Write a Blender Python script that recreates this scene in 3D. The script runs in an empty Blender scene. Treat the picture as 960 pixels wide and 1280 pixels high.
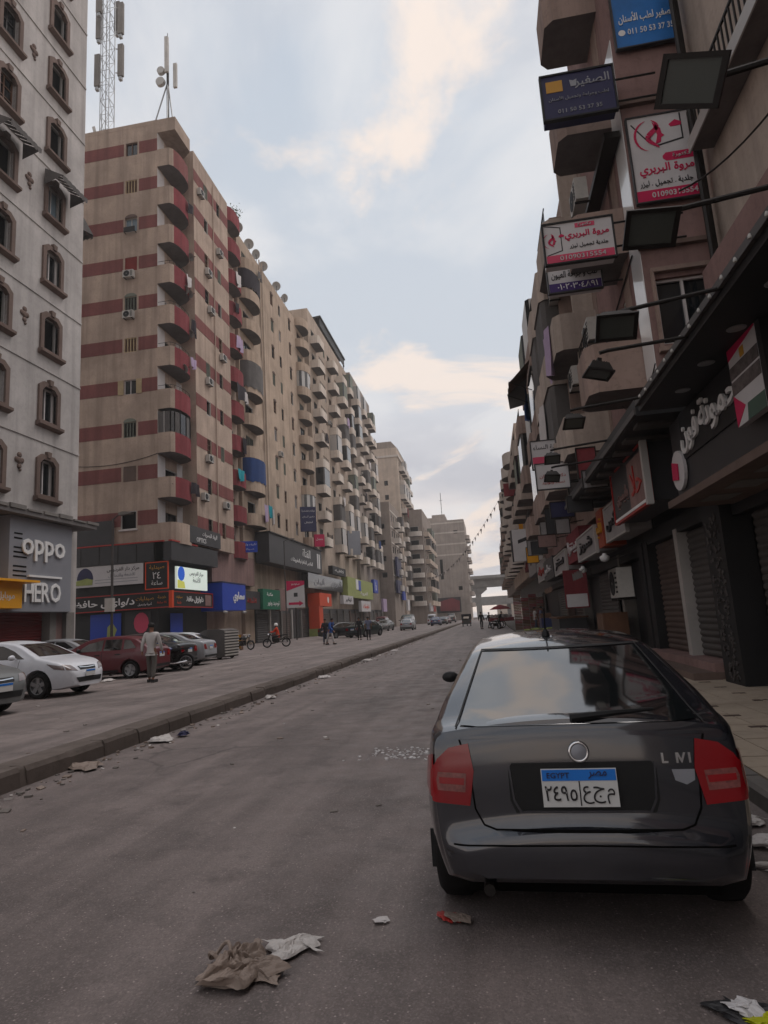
import bpy, bmesh, math, random
from mathutils import Vector, Matrix
from mathutils.bvhtree import BVHTree
R = math.radians
PI = math.pi
random.seed(11)
SC = bpy.context.scene
COL = SC.collection

# ---------------------------------------------------------------- camera
cd = bpy.data.cameras.new('camera')
cam = bpy.data.objects.new('camera', cd)
COL.objects.link(cam)
cd.sensor_fit = 'VERTICAL'; cd.sensor_height = 36.0; cd.lens = 790 / 1280 * 36.0
cd.clip_start = 0.05; cd.clip_end = 3000
_p, _y, _r = R(9.70), R(8.7786), R(3.6)
_f = Vector((-math.sin(_y) * math.cos(_p), math.cos(_y) * math.cos(_p), math.sin(_p)))
_rt = Vector((math.cos(_y), math.sin(_y), 0)); _up = _rt.cross(_f)
_rx = _rt * math.cos(_r) - _up * math.sin(_r); _ux = _up * math.cos(_r) + _rt * math.sin(_r)
cam.matrix_world = Matrix(((_rx.x, _ux.x, -_f.x, 0), (_rx.y, _ux.y, -_f.y, 0), (_rx.z, _ux.z, -_f.z, 1.6), (0, 0, 0, 1)))
SC.camera = cam

# ---------------------------------------------------------------- sky
SUN_EL, SUN_AZ = R(64), R(56)          # azimuth measured from +Y (street axis) towards +X
w = bpy.data.worlds.new('World'); SC.world = w; w.use_nodes = True
nt = w.node_tree; N = nt.nodes; L = nt.links
for n in list(N): N.remove(n)
def wn(t, **k):
    n = N.new(t)
    for a, b in k.items(): setattr(n, a, b)
    return n
out = wn('ShaderNodeOutputWorld'); bg = wn('ShaderNodeBackground'); L.new(bg.outputs[0], out.inputs[0])
sky = wn('ShaderNodeTexSky', sky_type='NISHITA', sun_disc=False, sun_elevation=SUN_EL, sun_rotation=SUN_AZ,
         air_density=1.0, dust_density=2.5, ozone_density=1.5)
tc = wn('ShaderNodeTexCoord')
sep = wn('ShaderNodeSeparateXYZ'); L.new(tc.outputs['Generated'], sep.inputs[0])
def mth(op, a, b=None, c=None):
    n = wn('ShaderNodeMath', operation=op)
    for i, v in enumerate((a, b, c)):
        if v is None: continue
        if isinstance(v, (int, float)): n.inputs[i].default_value = v
        else: L.new(v, n.inputs[i])
    return n.outputs[0]
zc = mth('ADD', mth('MAXIMUM', sep.outputs['Z'], 0.0), 0.22)      # project directions on a cloud deck
cv = wn('ShaderNodeCombineXYZ')
L.new(mth('DIVIDE', sep.outputs['X'], zc), cv.inputs[0]); L.new(mth('DIVIDE', sep.outputs['Y'], zc), cv.inputs[1])
def noise(scale, detail, rough, dist=0.0, off=(0, 0, 0)):
    mp = wn('ShaderNodeMapping'); mp.inputs['Location'].default_value = off
    L.new(cv.outputs[0], mp.inputs[0])
    n = wn('ShaderNodeTexNoise'); n.inputs['Scale'].default_value = scale; n.inputs['Detail'].default_value = detail
    n.inputs['Roughness'].default_value = rough; n.inputs['Distortion'].default_value = dist
    L.new(mp.outputs[0], n.inputs['Vector']); return n.outputs['Fac']
def ramp(fac, *st):
    n = wn('ShaderNodeValToRGB'); e = n.color_ramp.elements
    while len(e) < len(st): e.new(0.5)
    for k, (p, c) in enumerate(st): e[k].position = p; e[k].color = (*c, 1)
    n.color_ramp.interpolation = 'EASE'
    L.new(fac, n.inputs[0]); return n.outputs[0]
def mixc(fac, a, b):
    n = wn('ShaderNodeMix', data_type='RGBA')
    for s, v in ((0, fac), (6, a), (7, b)):
        if isinstance(v, (int, float)): n.inputs[s].default_value = v
        elif isinstance(v, tuple): n.inputs[s].default_value = (*v, 1)
        else: L.new(v, n.inputs[s])
    return n.outputs[2]
SK = 10.0                                                          # colours below are radiance x SK (background strength 1/SK)
def sk(*c): return tuple(SK * v for v in c)
skyc = wn('ShaderNodeMix', data_type='RGBA'); skyc.inputs[0].default_value = 0.93
L.new(sky.outputs[0], skyc.inputs[6])
grad = ramp(mth('MAXIMUM', sep.outputs['Z'], 0.0), (0.0, (1.22, .99, .82)), (.10, (1.12, .95, .84)), (.24, (.70, .695, .725)), (.42, (.60, .645, .705)), (.85, (.52, .585, .67)))
gs = wn('ShaderNodeVectorMath', operation='SCALE'); gs.inputs['Scale'].default_value = SK
L.new(grad, gs.inputs[0]); L.new(gs.outputs[0], skyc.inputs[7])
base = skyc.outputs[2]
big = noise(0.85, 6, .52, .35, (1.3, .4, 0))
greyc = ramp(big, (.42, (0, 0, 0)), (.58, (1, 1, 1)))
c1 = mixc(mth('MULTIPLY', greyc, .85), base, sk(.52, .53, .585))
soft = noise(1.6, 7, .55, .5, (4.1, 2.2, 0))
wh = ramp(soft, (.44, (0, 0, 0)), (.62, (1, 1, 1)))
c2 = mixc(mth('MULTIPLY', wh, .75), c1, sk(.77, .77, .785))
warm = noise(2.0, 7, .58, .5, (8.673, 6.202, 0))
wm = ramp(warm, (.51, (0, 0, 0)), (.63, (1, 1, 1)))
c3 = mixc(mth('MULTIPLY', wm, .8), c2, sk(.96, .82, .72))
L.new(c3, bg.inputs[0]); bg.inputs[1].default_value = 1.0 / SK

# ---------------------------------------------------------------- sun (veiled, very soft)
sd = bpy.data.lights.new('sun', 'SUN'); sd.energy = 1.5; sd.angle = R(40); sd.color = (1.0, .94, .91)
so = bpy.data.objects.new('sun', sd); COL.objects.link(so)
_sdir = Vector((math.sin(SUN_AZ) * math.cos(SUN_EL), math.cos(SUN_AZ) * math.cos(SUN_EL), math.sin(SUN_EL)))
so.rotation_euler = _sdir.to_track_quat('Z', 'Y').to_euler(); so.location = (0, 0, 80)

vs = SC.view_settings
vs.view_transform = 'Standard'; vs.look = 'None'; vs.exposure = 0.15; vs.gamma = 1.0; vs.use_curve_mapping = False
SC.render.engine = 'CYCLES'
SC.cycles.use_denoising = True
SC.cycles.max_bounces = 6; SC.cycles.diffuse_bounces = 3; SC.cycles.glossy_bounces = 3; SC.cycles.transmission_bounces = 3
SC.cycles.volume_bounces = 0; SC.cycles.caustics_reflective = False; SC.cycles.caustics_refractive = False
SC.cycles.use_adaptive_sampling = True; SC.cycles.adaptive_threshold = 0.012

# ---------------------------------------------------------------- materials
def srgb(r, g, b):
    def f(v):
        v /= 255.0
        return v / 12.92 if v <= .04045 else ((v + .055) / 1.055) ** 2.4
    return (f(r), f(g), f(b))
MATS = {}
def mat(name, col, rough=.8, metal=0.0, var=.12, scale=.6, streak=0.0, grime=0.0, bump=0.0, bscale=25, spec=.35, emit=0.0, coat=0.0, ior=1.5, col2=None):
    """procedural surface: base colour with noise variation, vertical rain streaks and blotchy grime"""
    if name in MATS: return MATS[name]
    m = bpy.data.materials.new(name); m.use_nodes = True
    nt = m.node_tree; b = nt.nodes['Principled BSDF']
    def nd(t, **k):
        n = nt.nodes.new(t)
        for a, c in k.items(): setattr(n, a, c)
        return n
    geo = nd('ShaderNodeNewGeometry')
    def nz(sc, det=4, ro=.55, stretch=None):
        src = geo.outputs['Position']
        if stretch:
            mp = nd('ShaderNodeMapping'); mp.inputs['Scale'].default_value = stretch
            nt.links.new(src, mp.inputs[0]); src = mp.outputs[0]
        n = nd('ShaderNodeTexNoise'); n.inputs['Scale'].default_value = sc; n.inputs['Detail'].default_value = det
        n.inputs['Roughness'].default_value = ro
        nt.links.new(src, n.inputs['Vector']); return n.outputs['Fac']
    def rmp(f, a, c):
        n = nd('ShaderNodeMapRange'); n.inputs[1].default_value = a; n.inputs[2].default_value = c
        nt.links.new(f, n.inputs[0]); return n.outputs[0]
    def mx(f, a, c, mode='MIX', k=1.0):
        n = nd('ShaderNodeMix', data_type='RGBA', blend_type=mode)
        if k != 1.0:
            q = nd('ShaderNodeMath', operation='MULTIPLY'); q.inputs[1].default_value = k
            nt.links.new(f, q.inputs[0]); f = q.outputs[0]
        nt.links.new(f, n.inputs[0])
        for s, v in ((6, a), (7, c)):
            if isinstance(v, tuple): n.inputs[s].default_value = (*v[:3], 1)
            else: nt.links.new(v, n.inputs[s])
        return n.outputs[2]
    c = tuple(col)
    cur = c
    if var:
        lo = tuple(v * (1 - var) for v in c); hi = tuple(min(1, v * (1 + var)) for v in (col2 or c))
        cur = mx(rmp(nz(scale, 5, .6), .3, .7), lo, hi)
    if streak:
        cur = mx(rmp(nz(1.0, 4, .6, (1.9, 1.9, .10)), .46, .78), cur, tuple(v * .45 for v in c), k=streak)
        cur = mx(rmp(nz(.35, 5, .62), .52, .80), cur, tuple(v * .55 for v in c), k=streak)
    if grime:
        cur = mx(rmp(nz(7, 6, .7), .50, .74), cur, tuple(v * .50 for v in c), k=grime)
    if isinstance(cur, tuple): b.inputs['Base Color'].default_value = (*cur, 1)
    else: nt.links.new(cur, b.inputs['Base Color'])
    b.inputs['Roughness'].default_value = rough; b.inputs['Metallic'].default_value = metal
    b.inputs['Specular IOR Level'].default_value = spec; b.inputs['IOR'].default_value = ior
    b.inputs['Coat Weight'].default_value = coat; b.inputs['Coat Roughness'].default_value = .06
    if emit:
        b.inputs['Emission Color'].default_value = (*c, 1); b.inputs['Emission Strength'].default_value = emit
    if bump:
        bn = nd('ShaderNodeBump'); bn.inputs['Strength'].default_value = bump; bn.inputs['Distance'].default_value = .02
        nt.links.new(nz(bscale, 5, .65), bn.inputs['Height']); nt.links.new(bn.outputs[0], b.inputs['Normal'])
    MATS[name] = m
    return m

def plaster(name, rgb, streak=.5, grime=.3, var=.16, k=.80):
    c = srgb(*rgb); l = .3 * c[0] + .6 * c[1] + .1 * c[2]
    c = tuple((v * .84 + l * .16) * k for v in c)
    return mat(name, c, .92, var=var, scale=.5, streak=streak, grime=grime, bump=.25, bscale=18, spec=.15)
def paint(name, rgb, rough=.55, var=.06, **k):
    return mat(name, srgb(*rgb), rough, var=var, scale=1.2, **k)

m_white = plaster('off_white_render', (196, 188, 183), .6, .35)
m_beige = plaster('beige_render', (198, 172, 152), .75, .4)
m_beige2 = plaster('sand_render', (198, 172, 148), .7, .4)
m_beige3 = plaster('pale_sand_render', (196, 174, 154), .6, .4)
m_grey_r = plaster('grey_brown_render', (170, 154, 142), .6, .4)
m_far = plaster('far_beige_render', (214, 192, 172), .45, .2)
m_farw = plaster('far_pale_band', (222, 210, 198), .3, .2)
m_end = plaster('bare_end_wall', (182, 167, 156), .5, .35)
m_red = plaster('faded_red_paint', (146, 84, 80), .6, .5)
m_redb = plaster('crimson_balcony_paint', (150, 62, 68), .6, .5)
m_soffit = plaster('grey_soffit', (128, 122, 120), .5, .3)
m_trim = plaster('brown_stone_trim', (126, 104, 94), .45, .4)
m_pinkr = plaster('dusty_pink_render', (146, 114, 108), .6, .45, k=.95)
m_tanr = plaster('dull_tan_render', (156, 132, 120), .7, .5, k=1.0)
m_cream = plaster('cream_render', (184, 166, 152), .6, .4, k=.95)
m_conc = plaster('raw_concrete', (140, 134, 128), .5, .4)
m_bridge = plaster('bridge_concrete', (168, 164, 160), .4, .2)
m_dark = paint('near_black_board', (30, 29, 30), .6, .2)
m_dark2 = paint('charcoal_cladding', (52, 51, 53), .5, .15)
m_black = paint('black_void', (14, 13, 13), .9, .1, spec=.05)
m_iron = paint('dark_iron', (38, 34, 32), .55, .25, metal=.3)
m_steel = paint('galvanised_steel', (150, 150, 150), .45, .12, metal=.6)
m_alu = paint('aluminium', (176, 172, 168), .45, .1, metal=.35)
m_wood = paint('brown_wood', (96, 66, 48), .7, .3, grime=.3)
m_shut_g = paint('grey_green_louvre', (112, 116, 104), .75, .2, grime=.3)
m_shut_c = paint('cream_louvre', (176, 156, 122), .75, .2, grime=.3)
m_shut_r = paint('rust_red_board', (116, 34, 28), .8, .2, grime=.3)
m_glass = mat('dark_window_glass', (.012, .014, .016), .08, var=0, spec=.6, ior=1.5)
m_glassb = mat('sky_blue_window_glass', (.16, .22, .26), .12, var=.1, spec=.6)
m_acw = paint('dusty_white_casing', (178, 174, 168), .6, .14, grime=.35)
m_grille = paint('dark_grille', (30, 30, 31), .7, .1)
m_dish = paint('dull_dish_grey', (168, 166, 162), .6, .12, grime=.2)
m_signw = paint('sign_white', (196, 192, 192), .6, .05, grime=.12)
m_signw2 = paint('dusty_sign_white', (146, 141, 140), .6, .12, grime=.4)
m_signo2 = paint('dusty_sign_orange', (150, 62, 34), .6, .1, grime=.4)
m_pale = plaster('pale_balcony_render', (222, 206, 190), .5, .35, k=.9)
m_signgrey = paint('sign_silver_grey', (140, 141, 147), .42, .05, metal=.2)
m_textw = paint('letter_white', (222, 220, 218), .5, .02)
m_textd = paint('letter_dark', (40, 38, 40), .6, .02)
m_pink = paint('letter_crimson', (190, 24, 78), .55, .03)
m_pinkp = paint('sign_rose', (200, 70, 100), .55, .05)
m_orange = paint('sign_orange', (206, 70, 30), .55, .06)
m_redl = paint('sign_red_line', (160, 44, 38), .5, .05)
m_redsh = paint('red_shutter_paint', (110, 24, 24), .55, .15, grime=.3)
m_yellow = paint('sign_yellow', (226, 158, 28), .55, .05)
m_gold = paint('letter_gold', (190, 140, 50), .5, .05)
m_blue = paint('sign_blue', (24, 62, 168), .45, .06)
m_navy = paint('sign_navy', (44, 44, 78), .55, .12)
m_sky = paint('sign_sky_blue', (40, 108, 176), .5, .25)
m_purple = paint('sign_purple', (66, 44, 104), .55, .06)
m_green = paint('sign_green', (20, 100, 74), .55, .08)
m_olive = paint('sign_olive', (150, 158, 92), .6, .12, grime=.3)
m_lime = paint('wrapper_lime', (176, 178, 30), .45, .08)
m_teal = paint('teal_cloth', (30, 140, 152), .9, .1)
m_bluec = paint('blue_tarp', (18, 52, 104), .75, .2, bump=.3, bscale=6)
m_lilac = paint('lilac_cloth', (170, 150, 176), .9, .1)
m_cloth = paint('grey_canvas', (92, 88, 86), .95, .2, grime=.3)
m_clothw = paint('pale_cloth', (196, 190, 188), .95, .08)
m_clothd = paint('dark_cloth', (44, 38, 44), .95, .2)
m_rust = paint('rusty_metal', (104, 78, 62), .85, .3, grime=.5)
m_rubber = mat('tyre_rubber', srgb(26, 25, 25), .85, var=.2, scale=8, spec=.2)
m_roller = paint('roller_shutter_grey', (78, 74, 72), .6, .15, metal=.2, grime=.3)
m_rollerb = paint('roller_shutter_brown', (84, 70, 64), .65, .2, metal=.1, grime=.35)
m_lit = mat('lit_billboard_face', srgb(214, 226, 216), .5, var=.05, emit=.42)
m_litblue = mat('lit_billboard_blue', srgb(40, 90, 190), .5, var=.05, emit=.4)
m_lityel = mat('lit_billboard_yellow', srgb(190, 190, 90), .5, var=.05, emit=.4)
m_skin = paint('skin', (132, 92, 72), .6, .08)
m_hair = paint('black_hair', (22, 18, 17), .7, .1)
m_leaf = mat('leaf_green', srgb(52, 72, 36), .7, var=.3, scale=6)

# asphalt with visible aggregate, worn patches and oily stains
def asphalt(name, col, specks=.5, stain=.5):
    m = bpy.data.materials.new(name); m.use_nodes = True; nt = m.node_tree; b = nt.nodes['Principled BSDF']
    def nd(t, **k):
        n = nt.nodes.new(t)
        for a, c in k.items(): setattr(n, a, c)
        return n
    geo = nd('ShaderNodeNewGeometry').outputs['Position']
    def nz(sc, det, ro, st=None):
        s = geo
        if st:
            mp = nd('ShaderNodeMapping'); mp.inputs['Scale'].default_value = st; nt.links.new(geo, mp.inputs[0]); s = mp.outputs[0]
        n = nd('ShaderNodeTexNoise'); n.inputs['Scale'].default_value = sc; n.inputs['Detail'].default_value = det; n.inputs['Roughness'].default_value = ro
        nt.links.new(s, n.inputs['Vector']); return n.outputs['Fac']
    def rg(f, a, c, lo=0.0, hi=1.0):
        n = nd('ShaderNodeMapRange'); n.inputs[1].default_value = a; n.inputs[2].default_value = c; n.inputs[3].default_value = lo; n.inputs[4].default_value = hi
        nt.links.new(f, n.inputs[0]); return n.outputs[0]
    def mx(f, a, c, mode='MIX'):
        n = nd('ShaderNodeMix', data_type='RGBA', blend_type=mode); nt.links.new(f, n.inputs[0])
        for s, v in ((6, a), (7, c)):
            if isinstance(v, tuple): n.inputs[s].default_value = (*v, 1)
            else: nt.links.new(v, n.inputs[s])
        return n.outputs[2]
    c = mx(rg(nz(.55, 6, .62), .38, .62), tuple(v * .66 for v in col), tuple(v * 1.30 for v in col))
    c = mx(rg(nz(1.0, 5, .6, (2.2, .12, 1)), .45, .62, 0, .6 * stain), c, tuple(v * .50 for v in col))     # tracks along the lane
    c = mx(rg(nz(.8, 4, .55, (1.6, .05, 1)), .50, .64, 0, .55), c, tuple(min(1, v * 1.5) for v in col))         # pale dusty tracks
    c = mx(rg(nz(1.7, 6, .68), .51, .66, 0, stain * .8), c, tuple(v * .50 for v in col))                            # stains
    c = mx(rg(nz(38, 5, .75), .42, .62, 0, .35), c, tuple(v * .62 for v in col))
    vo = nd('ShaderNodeTexVoronoi'); vo.inputs['Scale'].default_value = 40; vo.inputs['Randomness'].default_value = 1.0
    nt.links.new(geo, vo.inputs['Vector'])
    sp = rg(vo.outputs['Distance'], .12, .26, 1, 0)
    sepc = nd('ShaderNodeSeparateColor'); nt.links.new(vo.outputs['Color'], sepc.inputs[0])
    pick = rg(sepc.outputs[0], .60, .92, 0, specks)
    mul = nd('ShaderNodeMath', operation='MULTIPLY'); nt.links.new(sp, mul.inputs[0]); nt.links.new(pick, mul.inputs[1])
    c = mx(mul.outputs[0], c, tuple(min(1, v * 2.3 + .03) for v in col))
    v2 = nd('ShaderNodeTexVoronoi'); v2.inputs['Scale'].default_value = 110; nt.links.new(geo, v2.inputs['Vector'])
    s2 = nd('ShaderNodeSeparateColor'); nt.links.new(v2.outputs['Color'], s2.inputs[0])
    c = mx(rg(s2.outputs[1], .62, .98, 0, .32 * specks), c, tuple(min(1, v * 1.9 + .02) for v in col))            # fine grit
    c = mx(rg(s2.outputs[2], .65, .98, 0, .35), c, tuple(v * .5 for v in col))
    cr_ = nd('ShaderNodeTexVoronoi', feature='DISTANCE_TO_EDGE'); cr_.inputs['Scale'].default_value = .55
    wp = nd('ShaderNodeMixRGB'); wp.inputs[0].default_value = .22; nt.links.new(geo, wp.inputs[1])
    wz_ = nd('ShaderNodeTexNoise'); wz_.inputs['Scale'].default_value = 2.4; wz_.inputs['Detail'].default_value = 5; nt.links.new(geo, wz_.inputs['Vector']); nt.links.new(wz_.outputs['Color'], wp.inputs[2]); nt.links.new(wp.outputs[0], cr_.inputs['Vector'])
    ck = rg(cr_.outputs['Distance'], .004, .012, 1, 0); cm_ = nd('ShaderNodeMath', operation='MULTIPLY'); nt.links.new(ck, cm_.inputs[0]); nt.links.new(rg(nz(.3, 3, .5), .52, .62, 0, .7), cm_.inputs[1])
    c = mx(cm_.outputs[0], c, tuple(v * .30 for v in col))                                                          # hairline cracks here and there
    nt.links.new(c, b.inputs['Base Color'])
    nt.links.new(rg(nz(3, 4, .6), .3, .7, .48, .78), b.inputs['Roughness']); b.inputs['Specular IOR Level'].default_value = .5
    bp = nd('ShaderNodeBump'); bp.inputs['Strength'].default_value = .55; bp.inputs['Distance'].default_value = .012
    nt.links.new(nz(70, 4, .7), bp.inputs['Height']); nt.links.new(bp.outputs[0], b.inputs['Normal'])
    MATS[name] = m; return m
m_asph = asphalt('worn_asphalt', (.172, .139, .130), 1.0, .9)
m_asph2 = asphalt('dusty_asphalt', (.186, .152, .142), .4, .9)
m_kerb = plaster('dirty_kerb_concrete', (116, 104, 97), .6, .6)
m_kerb2 = plaster('pale_kerb_stone', (132, 124, 118), .4, .4)
m_tile = plaster('sand_paving_tile', (196, 174, 150), .3, .35)
m_tiled = plaster('brown_paving_inset', (96, 76, 66), .3, .4)
m_dust = plaster('dusty_ground', (120, 106, 96), .3, .5)

# ---------------------------------------------------------------- mesh helpers
class MB:
    def __init__(s): s.v = []; s.f = []; s.m = []
    def add(s, vs, fs, mi=0):
        n = len(s.v); s.v += [tuple(v) for v in vs]; s.f += [tuple(i + n for i in f) for f in fs]; s.m += [mi] * len(fs); return s
    def box(s, x0, x1, y0, y1, z0, z1, mi=0):
        return s.add([(x0, y0, z0), (x1, y0, z0), (x1, y1, z0), (x0, y1, z0), (x0, y0, z1), (x1, y0, z1), (x1, y1, z1), (x0, y1, z1)],
                     [(0, 3, 2, 1), (4, 5, 6, 7), (0, 1, 5, 4), (1, 2, 6, 5), (2, 3, 7, 6), (3, 0, 4, 7)], mi)
    def obox(s, c, sz, M=None, mi=0):
        vs = []
        for z in (-.5, .5):
            for x, y in ((-.5, -.5), (.5, -.5), (.5, .5), (-.5, .5)):
                p = Vector((x * sz[0], y * sz[1], z * sz[2]))
                if M: p = M @ p
                vs.append(tuple(p + Vector(c)))
        return s.add(vs, [(0, 3, 2, 1), (4, 5, 6, 7), (0, 1, 5, 4), (1, 2, 6, 5), (2, 3, 7, 6), (3, 0, 4, 7)], mi)
    def quad(s, a, b, c, d, mi=0): return s.add([a, b, c, d], [(0, 1, 2, 3)], mi)
    def prism(s, poly, lo, hi, ax='z', mi=0):
        def P(u, v, t): return {'z': (u, v, t), 'y': (u, t, v), 'x': (t, u, v)}[ax]
        n = len(poly)
        vs = [P(u, v, lo) for u, v in poly] + [P(u, v, hi) for u, v in poly]
        return s.add(vs, [tuple(range(n))[::-1], tuple(range(n, 2 * n))] + [(i, (i + 1) % n, n + (i + 1) % n, n + i) for i in range(n)], mi)
    def tube(s, pts, r, n=6, mi=0, cap=True):
        pts = [Vector(p) for p in pts]; rs = r if isinstance(r, (list, tuple)) else [r] * len(pts)
        vs = []; fs = []
        for i, p in enumerate(pts):
            d = (pts[min(i + 1, len(pts) - 1)] - pts[max(i - 1, 0)])
            d = d.normalized() if d.length > 1e-9 else Vector((0, 0, 1))
            a = Vector((0, 0, 1)) if abs(d.z) < .9 else Vector((1, 0, 0))
            u = d.cross(a).normalized(); v = d.cross(u)
            for k in range(n):
                t = 2 * PI * k / n
                vs.append(tuple(p + (u * math.cos(t) + v * math.sin(t)) * rs[i]))
        for i in range(len(pts) - 1):
            for k in range(n):
                k2 = (k + 1) % n
                fs.append((i * n + k, i * n + k2, (i + 1) * n + k2, (i + 1) * n + k))
        if cap: fs += [tuple(range(n))[::-1], tuple(range((len(pts) - 1) * n, len(pts) * n))]
        return s.add(vs, fs, mi)
    def lathe(s, prof, n=16, ax='z', c=(0, 0, 0), mi=0):
        vs = []; fs = []
        for r, h in prof:
            for k in range(n):
                t = 2 * PI * k / n; a, b = r * math.cos(t), r * math.sin(t)
                p = {'z': (a, b, h), 'x': (h, a, b), 'y': (a, h, b)}[ax]
                vs.append((p[0] + c[0], p[1] + c[1], p[2] + c[2]))
        for i in range(len(prof) - 1):
            for k in range(n):
                k2 = (k + 1) % n
                fs.append((i * n + k, i * n + k2, (i + 1) * n + k2, (i + 1) * n + k))
        return s.add(vs, fs, mi)
    def mesh(s, name, mats, smooth=False):
        me = bpy.data.meshes.new(name); me.from_pydata(s.v, [], s.f)
        for m in (mats if isinstance(mats, (list, tuple)) else [mats]): me.materials.append(m)
        if any(s.m): me.polygons.foreach_set('material_index', s.m)
        if smooth: me.polygons.foreach_set('use_smooth', [True] * len(me.polygons))
        me.update(); return me

def obj(name, me, parent=None, loc=(0, 0, 0), rot=0.0, scale=None, label=None):
    """one mesh object; loc / rot are in the parent's frame"""
    o = bpy.data.objects.new(name, me); COL.objects.link(o)
    if parent is not None: o.parent = parent
    o.location = loc
    o.rotation_euler = (0, 0, rot) if isinstance(rot, (int, float)) else rot
    if scale: o.scale = scale
    if label: o['label'] = label
    return o
def tag(o, label, cat, group=None):
    o['label'] = label; o['category'] = cat
    if group: o['group'] = group
    return o
def thing(name, label, cat, loc=(0, 0, 0), rot=0.0, group=None):
    o = bpy.data.objects.new(name, None); COL.objects.link(o); o.empty_display_size = .3
    o.location = loc; o.rotation_euler = (0, 0, rot) if isinstance(rot, (int, float)) else rot
    return tag(o, label, cat, group)
def struct(o): o['kind'] = 'structure'; return o
def stuff(o): o['kind'] = 'stuff'; return o
def copy_tree(o, parent=None, loc=None, rot=None):
    c = o.copy(); COL.objects.link(c); c.parent = parent
    if loc is not None: c.location = loc
    if rot is not None: c.rotation_euler = (0, 0, rot)
    for ch in o.children: copy_tree(ch, c)
    return c
CACHE = {}
def shared(key, fn):
    if key not in CACHE: CACHE[key] = fn()
    return CACHE[key]
ROT = {'E': PI / 2, 'S': 0.0, 'W': -PI / 2, 'N': PI}
def fp(side, plane, a, z, o=0.0):
    return {'E': (plane + o, a, z), 'W': (plane - o, a, z), 'S': (a, plane - o, z), 'N': (a, plane + o, z)}[side]
def sub(p, q): return (p[0] - q[0], p[1] - q[1], p[2] - q[2])

# ---------------------------------------------------------------- lettering (Arabic letters are joined by hand)
AF = {'ا': (0xFE8D, 0), 'ب': (0xFE8F, 1), 'ت': (0xFE95, 1), 'ث': (0xFE99, 1), 'ج': (0xFE9D, 1), 'ح': (0xFEA1, 1), 'خ': (0xFEA5, 1), 'د': (0xFEA9, 0),
      'ذ': (0xFEAB, 0), 'ر': (0xFEAD, 0), 'ز': (0xFEAF, 0), 'س': (0xFEB1, 1), 'ش': (0xFEB5, 1), 'ص': (0xFEB9, 1), 'ض': (0xFEBD, 1), 'ط': (0xFEC1, 1),
      'ظ': (0xFEC5, 1), 'ع': (0xFEC9, 1), 'غ': (0xFECD, 1), 'ف': (0xFED1, 1), 'ق': (0xFED5, 1), 'ك': (0xFED9, 1), 'ل': (0xFEDD, 1), 'م': (0xFEE1, 1),
      'ن': (0xFEE5, 1), 'ه': (0xFEE9, 1), 'و': (0xFEED, 0), 'ي': (0xFEF1, 1), 'ى': (0xFEEF, 0), 'ة': (0xFE93, 0), 'أ': (0xFE83, 0), 'إ': (0xFE87, 0), 'آ': (0xFE81, 0)}
def shape(s):
    if not any(c in AF for c in s): return s
    s = s.replace('لا', '\u0001').replace('لأ', '\u0002')
    o = []
    for i, c in enumerate(s):
        p = s[i - 1] if i else ' '; n = s[i + 1] if i + 1 < len(s) else ' '
        jp = p in AF and AF[p][1] == 1
        if c in '\u0001\u0002':
            o.append(chr((0xFEFB if c == '\u0001' else 0xFEF7) + (1 if jp else 0))); continue
        if c in AF:
            base, dual = AF[c]
            jn = dual and (n in AF or n in '\u0001\u0002')
            o.append(chr(base + (3 if jp and jn else 1 if jp else 2 if jn else 0)))
        else: o.append(c)
    r_ = ''.join(o[::-1]); q = ''; run = ''
    for c in r_ + '\0':
        if c.isdigit(): run += c
        else: q += run[::-1] + c; run = ''
    return q[:-1]
def text_mesh(s, m, height=None, width=None, depth=.01, bold=0.0):
    c = bpy.data.curves.new('lettering', 'FONT'); c.body = shape(s); c.size = 1.0; c.resolution_u = 2
    c.extrude = .5; c.offset = bold
    o = bpy.data.objects.new('lettering', c); COL.objects.link(o)
    dg = bpy.context.evaluated_depsgraph_get(); dg.update()
    me = bpy.data.meshes.new_from_object(o.evaluated_get(dg))
    bpy.data.objects.remove(o); bpy.data.curves.remove(c)
    xs = [v.co.x for v in me.vertices]; ys = [v.co.y for v in me.vertices]
    x0, x1, y0, y1 = min(xs), max(xs), min(ys), max(ys)
    sy = (height or 1) / (y1 - y0) if height else (width / (x1 - x0))
    sx = width / (x1 - x0) if width else sy
    for v in me.vertices:                                       # centred; faces -y, up is z
        x = (v.co.x - (x0 + x1) / 2) * sx; y = (v.co.y - (y0 + y1) / 2) * sy
        v.co = (x, -depth if v.co.z > 0 else depth * .3, y)
    me.materials.clear(); me.materials.append(m)
    me.name = 'lettering'
    return me
def letters(parent, s, m, x, z, y=0.0, height=None, width=None, depth=.012, bold=0.0, name='lettering', tilt=0.0):
    return obj(name, text_mesh(s, m, height, width, depth, bold), parent, (x, y - .004, z), (0, -tilt, 0))

# ================================================================ the setting: ground, road, kerbs, pavement
def sheet(name, x0, x1, y0, y1, z, m):
    return struct(obj(name, MB().quad((x0, y0, z), (x1, y0, z), (x1, y1, z), (x0, y1, z)).mesh(name, m)))
sheet('ground', -220, 220, -120, 345, -.03, m_dust)
sheet('road', -5.45, 1.95, -40, 344, 0.0, m_asph)
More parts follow.
